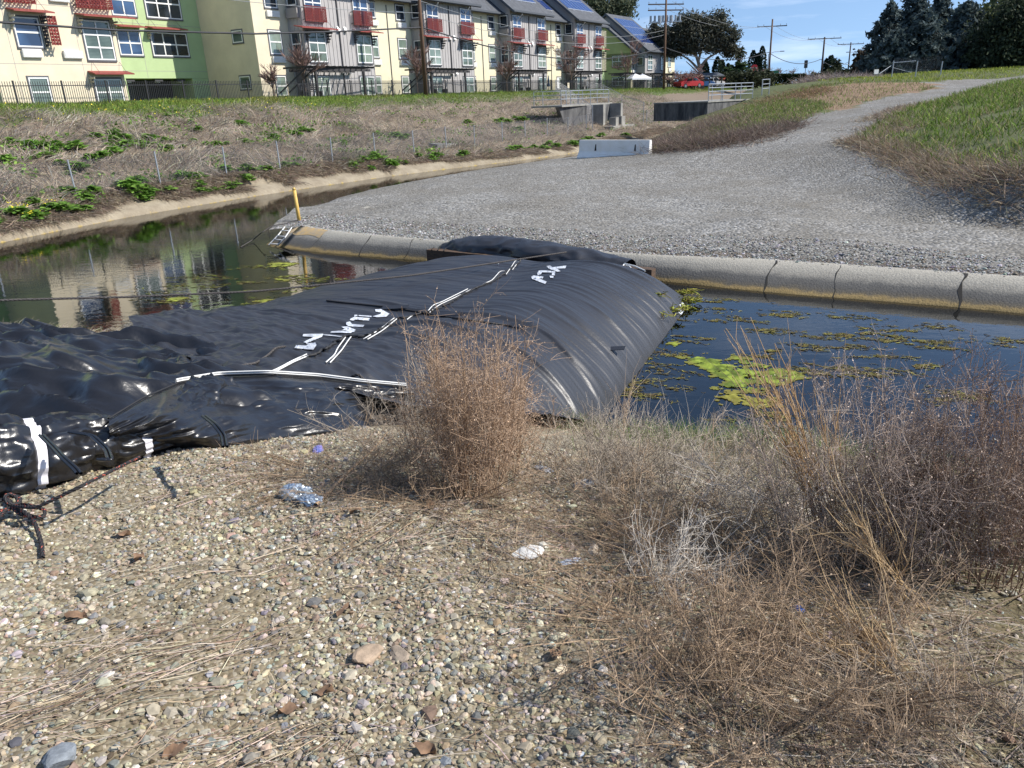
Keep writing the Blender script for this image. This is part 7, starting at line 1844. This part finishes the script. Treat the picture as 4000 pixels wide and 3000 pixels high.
# ---- algae on the water
m_alg = mat('algae', (.3, .35, .06), .75, attr=True, trans=.2, spec=.3)
def alga_strands(name, cl, z0, z1, cols, L, r, kind='stuff'):
    P = []
    for (x, y, sx, sy, n, ang) in cl:
        c_, s_ = math.cos(ang), math.sin(ang); u = RNG.normal(0, sx, n); v = RNG.normal(0, sy, n); x0 = x + u * c_ - v * s_; y0 = y + u * s_ + v * c_; a = ang + RNG.normal(0, .5, n); l = RNG.uniform(*L, n); k = RNG.normal(0, 1.2, n); pl = []
        for t_ in np.linspace(-.5, .5, 5): aa = a + k * t_; pl.append(np.column_stack([x0 + np.cos(aa) * l * t_, y0 + np.sin(aa) * l * t_, RNG.uniform(z0, z1, n)]))
        P.append(np.stack(pl, 1))
    P = np.concatenate(P); n = len(P); V, F = tubes(P, np.tile([r * .5, r, r * 1.1, r, r * .4], (n, 1)) * RNG.uniform(.5, 1.5, (n, 1)), 3); 
    o_ = mesh_np(name, V, F, m_alg, np.repeat(pick(cols, n, v=.25), 15, 0)); return tag(o_, kind='stuff')
wp = lambda px, py: atz(px, py, 0)
ALG = [(2480, 1430), (2560, 1400), (2700, 1330), (2650, 1450), (2900, 1250), (2990, 1300), (3130, 1235), (3290, 1240), (3430, 1280), (3480, 1300), (3620, 1280), (3330, 1350), (3500, 1400), (3560, 1420), (3150, 1350), (3160, 1310), (3700, 1370), (3760, 1330), (3960, 1330), (3990, 1345), (2500, 1490), (2430, 1510), (3270, 1440), (3190, 1470), (3850, 1560), (3710, 1560), (3110, 1455), (3060, 1230), (2840, 1180), (2790, 1210), (2520, 1540), (2650, 1380), (3400, 1460), (2950, 1380), (2860, 1620), (3000, 1650), (2760, 1250), (3250, 1320), (3390, 1300), (3600, 1330), (3320, 1480), (3460, 1350), (2400, 1480)]
ang = math.atan2(-.4, .917)
cl = []
for x, y in ALG:
    p = wp(x, y)
    for _ in range(3): cl.append((p[0] + RNG.normal(0, .2), p[1] + RNG.normal(0, .1), RNG.uniform(.06, .2), RNG.uniform(.02, .06), int(RNG.integers(10, 42)), ang + RNG.normal(0, .25)))
alga_strands('floating_weed', cl, .0, .012, [(.19, .15, .05), (.14, .11, .04), (.26, .22, .06), (.1, .08, .03), (.3, .28, .07)], (.03, .13), .0035)
cl = [(RNG.uniform(.8, 8), 0, .3, .1, 26, ang + RNG.normal(0, .2)) for _ in range(260)]
cl = [(x, np.interp(x, [.8, 2, 4, 8], [7.8, 8, 7, 5]) + RNG.uniform(-.6, 5.5), sx, sy, n, a) for x, _, sx, sy, n, a in cl]
alga_strands('submerged_weed', cl, -.16, -.03, [(.2, .2, .1), (.26, .22, .13), (.14, .15, .07), (.3, .24, .16)], (.1, .45), .006)
cl = []
for x, y, n in [(655, 1165, 40), (700, 1150, 50), (690, 1172, 40), (730, 1120, 30), (1060, 1035, 40), (1090, 1040, 40), (1130, 1085, 60), (1180, 1100, 60), (1060, 1095, 40), (1230, 1090, 50), (1120, 1130, 40), (1250, 1130, 40), (760, 1080, 30), (830, 1090, 30), (1020, 1175, 30), (1200, 1140, 40)]:
    p = wp(x, y)
    for _ in range(2): cl.append((p[0] + RNG.normal(0, .35), p[1] + RNG.normal(0, .2), RNG.uniform(.15, .4), RNG.uniform(.03, .09), n // 2, ang + RNG.normal(0, .2)))
alga_strands('floating_weed', cl, .0, .01, [(.15, .15, .05), (.12, .1, .04), (.22, .24, .05), (.09, .08, .03)], (.06, .22), .0045)
def alga_mat(polys, seed, label, col=((.13, .18, .025), (.3, .38, .05))):
    P = np.concatenate([np.array([wp(*q)[:2] for q in poly]) for poly in polys]); lo, hi = P.min(0) - .1, P.max(0) + .1; st = .015
    X, Y = np.meshgrid(np.arange(lo[0], hi[0], st), np.arange(lo[1], hi[1], st)); inside = np.zeros(X.shape); dm = np.full(X.shape, -9.)
    for poly in polys:
        q = [tuple(wp(*v)[:2]) for v in poly]; i_ = in_poly(X, Y, q); d = seg_dist(X, Y, q + q[:1]); dm = np.maximum(dm, np.where(i_, d, -d))
    k = dm + .17 * fbm(X * 3.2 + seed, Y * 5, 5, .65) > .03; k &= (fbm(X * 6 + seed, Y * 10, 4, .6) > -.35)
    Z = .006 + .02 * np.clip(dm * 5, 0, 1) * (.6 + fbm(X * 9, Y * 9, 3)) .clip(0, 2) + .004 * pnoise(X * 40, Y * 40)
    tone = sstep(-.4, .5, fbm(X * 6, Y * 6, 3))[..., None]; cc = np.array(col[0]) * (1 - tone) + np.array(col[1]) * tone; br = sstep(.07, -.02, dm)[..., None] * .75; cc = cc * (1 - br) + np.array([.2, .17, .04]) * br
    o_ = grid_mesh('algae_mat', X, Y, Z, m_alg, True, cc, keep=k); return tag(o_, label, 'algae')
alga_mat([[(2670, 1400), (2720, 1390), (2790, 1400), (2870, 1430), (2960, 1450), (3040, 1480), (3030, 1500), (2960, 1505), (2890, 1500), (2830, 1490), (2800, 1475), (2740, 1440)]], 1, 'largest bright yellow-green algae mat floating beyond the golden stalks')
alga_mat([[(2860, 1480), (2950, 1510), (3060, 1500), (3150, 1470), (3090, 1465), (2990, 1440), (3000, 1520), (2900, 1530), (2830, 1515), (2800, 1510)]], 5, 'second yellow-green algae mat just below the largest one')
alga_mat([[(2850, 1388), (2890, 1395), (2960, 1420), (3050, 1440), (3140, 1460), (3130, 1472), (3040, 1458), (2950, 1440), (2880, 1415)]], 9, 'thin yellow-green algae streak above the golden stalks')
alga_mat([[(2615, 1340), (2640, 1335), (2655, 1350), (2650, 1362), (2625, 1350)]], 11, 'tiny bright green algae patch near the right side of the dam', ((.3, .38, .04), (.42, .5, .07)))
alga_mat([[(2810, 1540), (2870, 1530), (2950, 1550), (3040, 1570), (3040, 1600), (2950, 1590), (2850, 1570), (2805, 1565)]], 15, 'brownish green algae mat nearest to the bank weeds', ((.24, .22, .04), (.36, .34, .06)))
for i, (poly, lab) in enumerate((([(640, 1170), (700, 1158), (730, 1165), (700, 1178), (650, 1182)], 'yellowish algae patch left of the dark rope reflection'), ([(1050, 1032), (1090, 1025), (1160, 1030), (1150, 1042), (1060, 1045)], 'light green algae patch by the reflected cream wall'), ([(1000, 1172), (1040, 1165), (1060, 1178), (1010, 1184)], 'small yellow algae patch against the left side of the dam'), ([(1075, 1090), (1110, 1085), (1120, 1095), (1080, 1099)], 'small green algae patch under the reflected post'))):
    alga_mat([poly], 30 + i, lab, ((.2, .22, .04), (.34, .38, .06)))
# wet weed caught on the dam's right tip
P = []
cl = []
for x, y, n in [(2680, 1140, 120), (2690, 1170, 150), (2640, 1130, 60), (2665, 1205, 70), (2630, 1215, 60), (2570, 1155, 25), (2590, 1235, 30)]:
    q = on_dam(x, y, .02) if x < 2680 else atz(x, y, .08); P.append((q, n))
V, F, Cc, nb = [], [], [], 0
for q, n in P:
    k = RNG.normal(size=(n, 3)) * [.1, .06, .02]; d = RNG.normal(size=(n, 3)) * [1, .6, .2]; d /= np.linalg.norm(d, axis=1, keepdims=True); l = RNG.uniform(.05, .16, n)[:, None]; v, f = tubes(np.stack([q + k - d * l / 2, q + k + RNG.normal(0, .01, (n, 3)), q + k + d * l / 2], 1), np.full((n, 3), .006), 3); V.append(v); F.append(f + nb); nb += len(v); Cc.append(np.repeat(pick([(.24, .24, .04), (.16, .13, .04), (.4, .42, .06)], n), 9, 0))
tag(mesh_np('stranded_weed', np.concatenate(V), np.concatenate(F), m_alg, np.concatenate(Cc)), kind='stuff')
# ================================================================ SMALL THINGS IN THE DISTANCE
m_steel = mat('grey_steel', (.25, .26, .27), .5, metal=.5)
m_blackm = mat('black_metal', (.025, .025, .028), .5)
# wire fence before the conifers
fp = [at_d(x, y, D) for x, y, D in [(3400, 293, 74), (3484, 288, 75), (3577, 285, 76), (3675, 277, 77)]]
fh = [.5, 1.1, 1.2, 1.1]
root = empty('chain_link_fence', fp[1], 0, 'tall chain-link fence with braced gate panel before the dark conifers', 'wire fence'); off = fp[1]
for p, h in list(zip(fp, fh))[1:]:
    h_ = {0: 1.0}.get(0) and 1.08
    MB().bar(p - off - [0, 0, .4], p - off + [.03, 0, at_d(proj_px(p)[0] + 5, 238, 76)[2] - p[2]], .045, 8).build('post', m_galv, root)
r = MB(); z1_ = at_d(3486, 245, 75) - off; z2_ = at_d(3577, 238, 76) - off; r.bar(z1_, z2_, .03, 6); r.build('top_rail', m_galv, root)
r = MB(); r.bar(at_d(3435, 288, 74) - off, at_d(3483, 255, 75) - off, .02, 5); r.bar(z1_ - [0, 0, .35], at_d(3560, 283, 76) - off, .02, 5); r.build('brace', m_galv, root)
P0_, P1_ = [], []
for a, b in ((1, 2), (2, 3)):
    p, q = fp[a] - off, fp[b] - off; H_ = 1.15; L = np.linalg.norm((q - p)[:2]); n = int(L / .14)
    for i in range(-8, n + 1):
        for sg in (1, -1):
            u0, u1 = i / n, (i + 8) / n; c0, c1 = max(0, u0), min(1, u1)
            if c1 <= c0: continue
            v0, v1 = (c0 - u0) * n / 8, (c1 - u0) * n / 8
            if sg < 0: v0, v1 = 1 - v0, 1 - v1
            P0_.append(p + (q - p) * c0 + [0, 0, H_ * v0]); P1_.append(p + (q - p) * c1 + [0, 0, H_ * v1])
V, F = tubes(np.stack([P0_, (np.array(P0_) + P1_) / 2, P1_], 1), np.full((len(P0_), 3), .004), 3); mesh_np('wire_mesh', V, F, m_wire, parent=root)
sg = empty('notice_board', at_d(3422, 292, 73), .2, 'pale blank board leaning at the left end of the braced wire fence', 'board')
MB().box(-.2, .2, -.01, .01, .05, .4).build('panel', m_acw, sg); b_ = MB(); b_.bar((-.15, 0, -.2), (-.15, 0, .1), .02, 5); b_.build('leg', m_steel, sg); MB().bar((.15, 0, -.2), (.15, 0, .1), .02, 5).build('leg', m_steel, sg)
# open shelter
D = 128; b = at_d(2763, 338, D); b[2] = 3.9; k = mpp(D)
sh = empty('carport_shelter', b, .35, 'dark open shelter with a low pitched roof behind the iron fence', 'shelter'); W_ = 84 * k
zt = at_d(2763, 297, D)[2] - 3.9
mb = MB(); mb.prism([(-W_ / 2, -1.6, zt), (-W_ / 2, 0, zt + .45), (-W_ / 2, 1.6, zt), (-W_ / 2, 1.6, zt - .15), (-W_ / 2, -1.6, zt - .15)], (W_, 0, 0)); mb.build('roof', m_fascia, sh)
for x in (-.42, -.15, .15, .42): MB().box(W_ * x - .07, W_ * x + .07, -1.4, -1.26, 0, zt - .15).build('post', m_blackm, sh)
# cars
def car(px, py, D, rz, paint, label):
    b = at_d(px, py, D); b[2] = 3.85; c = empty('parked_car', b, rz, label, 'car', 'parked cars behind the iron fence')
    prof = [(-2.1, .3), (-2.15, .75), (-1.95, .9), (-1.3, .98), (-.75, 1.42), (.7, 1.45), (1.35, .98), (2.0, .85), (2.15, .6), (2.1, .3)]
    MB().prism([(x, -.85, z) for x, z in prof], (0, 1.7, 0)).build('body', paint, c)
    for y0, y1 in ((-.862, -.85), (.85, .862)):
        MB().prism([(x, y0, z) for x, z in [(-1.15, .98), (-.72, 1.36), (-.05, 1.38), (-.05, .98)]], (0, y1 - y0, 0)).build('window', m_gl_dark, c); MB().prism([(x, y0, z) for x, z in [(.05, .98), (.05, 1.38), (.68, 1.38), (1.2, .98)]], (0, y1 - y0, 0)).build('window', m_gl_dark, c)
    MB().prism([(1.28, -.72, 1.0), (.74, -.7, 1.42), (.74, .7, 1.42), (1.28, .72, 1.0)], (.03, 0, .03)).build('windscreen', m_gl_dark, c)
    for x in (-1.3, 1.3):
        for y in (-.86, .7): wl_ = MB().bar((x, y, .32), (x, y + .16, .32), .32, 14).build('wheel', m_blackm, c); MB().bar((x, y - .01, .32), (x, y + .17, .32), .18, 10).build('rim', m_steel, wl_)
    for y in (-.6, .6): MB().box(2.1, 2.17, y - .15, y + .15, .62, .74).build('headlight', m_lamp, c)
car(2690, 330, 122, .5, mat('red_car_paint', (.4, .03, .03), .3), 'red car parked behind the iron fence left of the shelter')
car(2735, 331, 132, .3, mat('blue_car_paint', (.05, .12, .3), .3), 'blue car parked under the dark open shelter')
car(2775, 331, 134, .3, mat('white_car_paint', (.7, .7, .7), .3), 'white car parked under the right half of the shelter')
car(2822, 322, 140, .8, mat('orange_car_paint', (.5, .1, .05), .3), 'orange red car right of the dark open shelter')
# white canopies by the small house
m_tent = mat('white_canvas', (.72, .72, .74), .8)
for i, (px, lab) in enumerate(((2480, 'larger white pop-up canopy before the small house'), (2508, 'smaller white pop-up canopy right of the larger one'))):
    b = fw(fac(px, 330, 4.2)[0], 4.2, 3.95); t_ = empty('canopy_tent', b, .4, lab, 'canopy'); W_ = 2.2 - i * .4
    MB().raw([(-W_ / 2, -W_ / 2, 1.35), (W_ / 2, -W_ / 2, 1.35), (W_ / 2, W_ / 2, 1.35), (-W_ / 2, W_ / 2, 1.35), (0, 0, 1.95), (-W_ / 2, -W_ / 2, 1.15), (W_ / 2, -W_ / 2, 1.15), (W_ / 2, W_ / 2, 1.15), (-W_ / 2, W_ / 2, 1.15)], [(0, 1, 4), (1, 2, 4), (2, 3, 4), (3, 0, 4), (5, 6, 1, 0), (6, 7, 2, 1), (7, 8, 3, 2), (8, 5, 0, 3)]).build('canopy', m_tent, t_)
    for x in (-1, 1):
        for y in (-1, 1): MB().bar((x * W_ * .48, y * W_ * .48, 0), (x * W_ * .48, y * W_ * .48, 1.3), .03, 5).build('leg', m_steel, t_)
# signs on the fence by the outlet
for px, py, w_, h_, m_, lab in ((2179, 325, .5, 1.0, m_acw, 'white notice sign above the left side fence of the outlet'), (2219, 334, .45, .55, mat('cream_sign', (.6, .52, .38), .7), 'small cream notice sign on the iron fence by the outlet')):
    s_, z_ = fac(px, py, 5.1); o_ = empty('notice_sign', fw(s_, 5.12, z_), math.pi / 2 - FA, lab, 'sign'); MB().box(-w_ / 2, w_ / 2, -.03, -.005, -h_ / 2, h_ / 2).build('panel', m_, o_); MB().box(-w_ / 2 + .08, w_ / 2 - .08, -.034, -.0305, h_ * .2, h_ * .28).build('print_band', m_trim, o_)
    MB().bar((0, .02, -z_ + 3.9), (0, .02, h_ / 2), .025, 6).build('post', m_galv, o_)
# folded blue parasol
s_, z_ = fac(2143, 345, 3.0); o_ = empty('parasol', fw(s_, 3.0, 3.95), 0, 'folded dark blue parasol behind the iron fence', 'parasol'); MB().bar((0, 0, 0), (0, 0, 1.7), .03, 6).build('pole', m_steel, o_); MB().bar((0, 0, .55), (0, 0, 1.65), .2, 8, .04).build('canopy', mat('blue_canvas', (.03, .07, .13), .8), o_)
# stop sign
D = 142; b = at_d(2942, 318, D); b[2] = 3.8; c = at_d(2947, 267, D) - b
st_ = empty('stop_sign', b, 0, 'red octagonal stop sign above the dark hedge behind the iron fence', 'road sign'); R_ = .62
MB().bar((0, 0, -.2), (c[0], c[1], c[2] + R_), .04, 6).build('pole', m_steel, st_)
oc = [(c[0] + R_ * math.cos(math.pi / 8 + i * math.pi / 4), c[1] - .08, c[2] + R_ * math.sin(math.pi / 8 + i * math.pi / 4)) for i in range(8)]
pl_ = MB().prism(oc, (0, .03, 0)).build('sign_face', mat('stop_red', (.5, .02, .03), .5), st_)
fc = bpy.data.curves.new('lettering', 'FONT'); fc.body = 'STOP'; fc.size = .42; fc.align_x = 'CENTER'; fc.align_y = 'CENTER'; fc.extrude = .004; lt = bpy.data.objects.new('lettering', fc); COL.objects.link(lt); lt.parent = pl_; lt.location = (c[0], c[1] - .09, c[2]); lt.rotation_euler = (math.pi / 2, 0, 0); fc.materials.append(m_lamp)
bpy.context.view_layer.update(); me_ = bpy.data.meshes.new_from_object(lt); bpy.data.objects.remove(lt); lt = link('lettering', me_, None, pl_); lt.location = (c[0], c[1] - .09, c[2]); lt.rotation_euler = (math.pi / 2, 0, 0)
# street lamps and signals
for px, pt, arm, D, lab in ((3378, 210, -62, 175, 'street lamp with long arm left of the conifers'), (2996, 212, 45, 160, 'street lamp arm beside the far brown pole')):
    b = at_d(px, 300, D); b[2] = 3.8; t_ = at_d(px, pt, D) - b; k = mpp(D); o_ = empty('street_lamp', b, 0, lab, 'street lamp'); MB().bar((0, 0, 0), (0, 0, t_[2]), .1, 8, .06).build('pole', m_steel, o_)
    ar = MB().tube([(0, 0, t_[2]), (arm * k * .4, 0, t_[2] + .35), (arm * k, 0, t_[2] + .4)], .045, 6).build('arm', m_steel, o_); MB().box(arm * k - .35, arm * k + .35, -.12, .12, t_[2] + .33, t_[2] + .47).build('lamp_head', m_steel, o_)
D = 178; b = at_d(3362, 305, D); b[2] = 3.8; k = mpp(D)
ts = empty('traffic_signal', b, 0, 'traffic signal pole with mast arm left of the conifers', 'traffic signal'); zt = at_d(3362, 262, D)[2] - 3.8
MB().bar((0, 0, 0), (0, 0, zt + .2), .12, 8).build('pole', m_steel, ts); MB().bar((0, 0, zt), (-75 * k, 0, zt + .9), .07, 6, .04).build('mast_arm', m_steel, ts)
for dx, dz in ((-71, .35), (-33, -1.6)):
    s_ = MB().box(dx * k - .22, dx * k + .22, -.2, .2, zt + dz - .6, zt + dz + .6).build('signal_head', m_blackm, ts)
    for i, cc in enumerate(((.25, .02, .02), (.25, .15, .02), (.02, .2, .08))): MB().bar((dx * k, -.2, zt + dz + .38 - .38 * i), (dx * k, -.24, zt + dz + .38 - .38 * i), .13, 10).build('lens', mat('signal_lens', cc, .4), s_)
b = at_d(3144, 300, 185); b[2] = 3.8; zt = at_d(3144, 250, 185)[2] - 3.8; ts = empty('traffic_signal', b, 0, 'dark hanging traffic signal beside the clipped hedge', 'traffic signal'); MB().bar((0, 0, 0), (0, 0, zt + .8), .07, 6).build('pole', m_steel, ts); MB().box(-.3, .3, -.2, .2, zt - .8, zt + .7).build('signal_head', m_blackm, ts)
D = 139; b = at_d(3018, 318, D); b[2] = 3.7; zt = at_d(3018, 281, D)[2] - 3.7; o_ = empty('street_sign', b, 0, 'green street name sign left of the clipped hedge', 'street sign'); MB().bar((0, 0, 0), (0, 0, zt), .04, 6).build('pole', m_steel, o_); MB().box(-.9, .9, -.03, .03, zt - .25, zt + .2).build('name_plate', mat('sign_green', (.02, .13, .06), .5), o_)
D = 126; p0, p1 = at_d(3126, 323, D), at_d(3186, 321, D); o_ = empty('low_wall', (*p0[:2], 3.7), math.atan2(p1[1] - p0[1], p1[0] - p0[0]), 'low white wall in front of the bare street tree', 'wall'); MB().box(0, np.linalg.norm((p1 - p0)[:2]), 0, .25, 0, p0[2] + .25 - 3.7).build('wall_face', m_acw, o_); MB().box(-.04, np.linalg.norm((p1 - p0)[:2]) + .04, -.04, .29, p0[2] + .252 - 3.7, p0[2] + .33 - 3.7).build('coping', m_acw, o_)
# a slab of concrete on the far bank by the wire fence
s_, z_ = fac(1735, 592, 19.0); p = fw(s_, 19.0, lz(s_, 19.0)); o_ = MB().prism([(-1.1, -.35, -.08), (1.0, -.4, -.08), (1.15, .3, -.08), (-1.0, .35, -.08)], (0, 0, .24)).build('concrete_slab', m_oldc); o_.location = p; o_.rotation_euler = (.12, .05, math.pi / 2 - FA); tag(o_, 'flat broken concrete slab lying by the low chain-link fence', 'concrete slab')
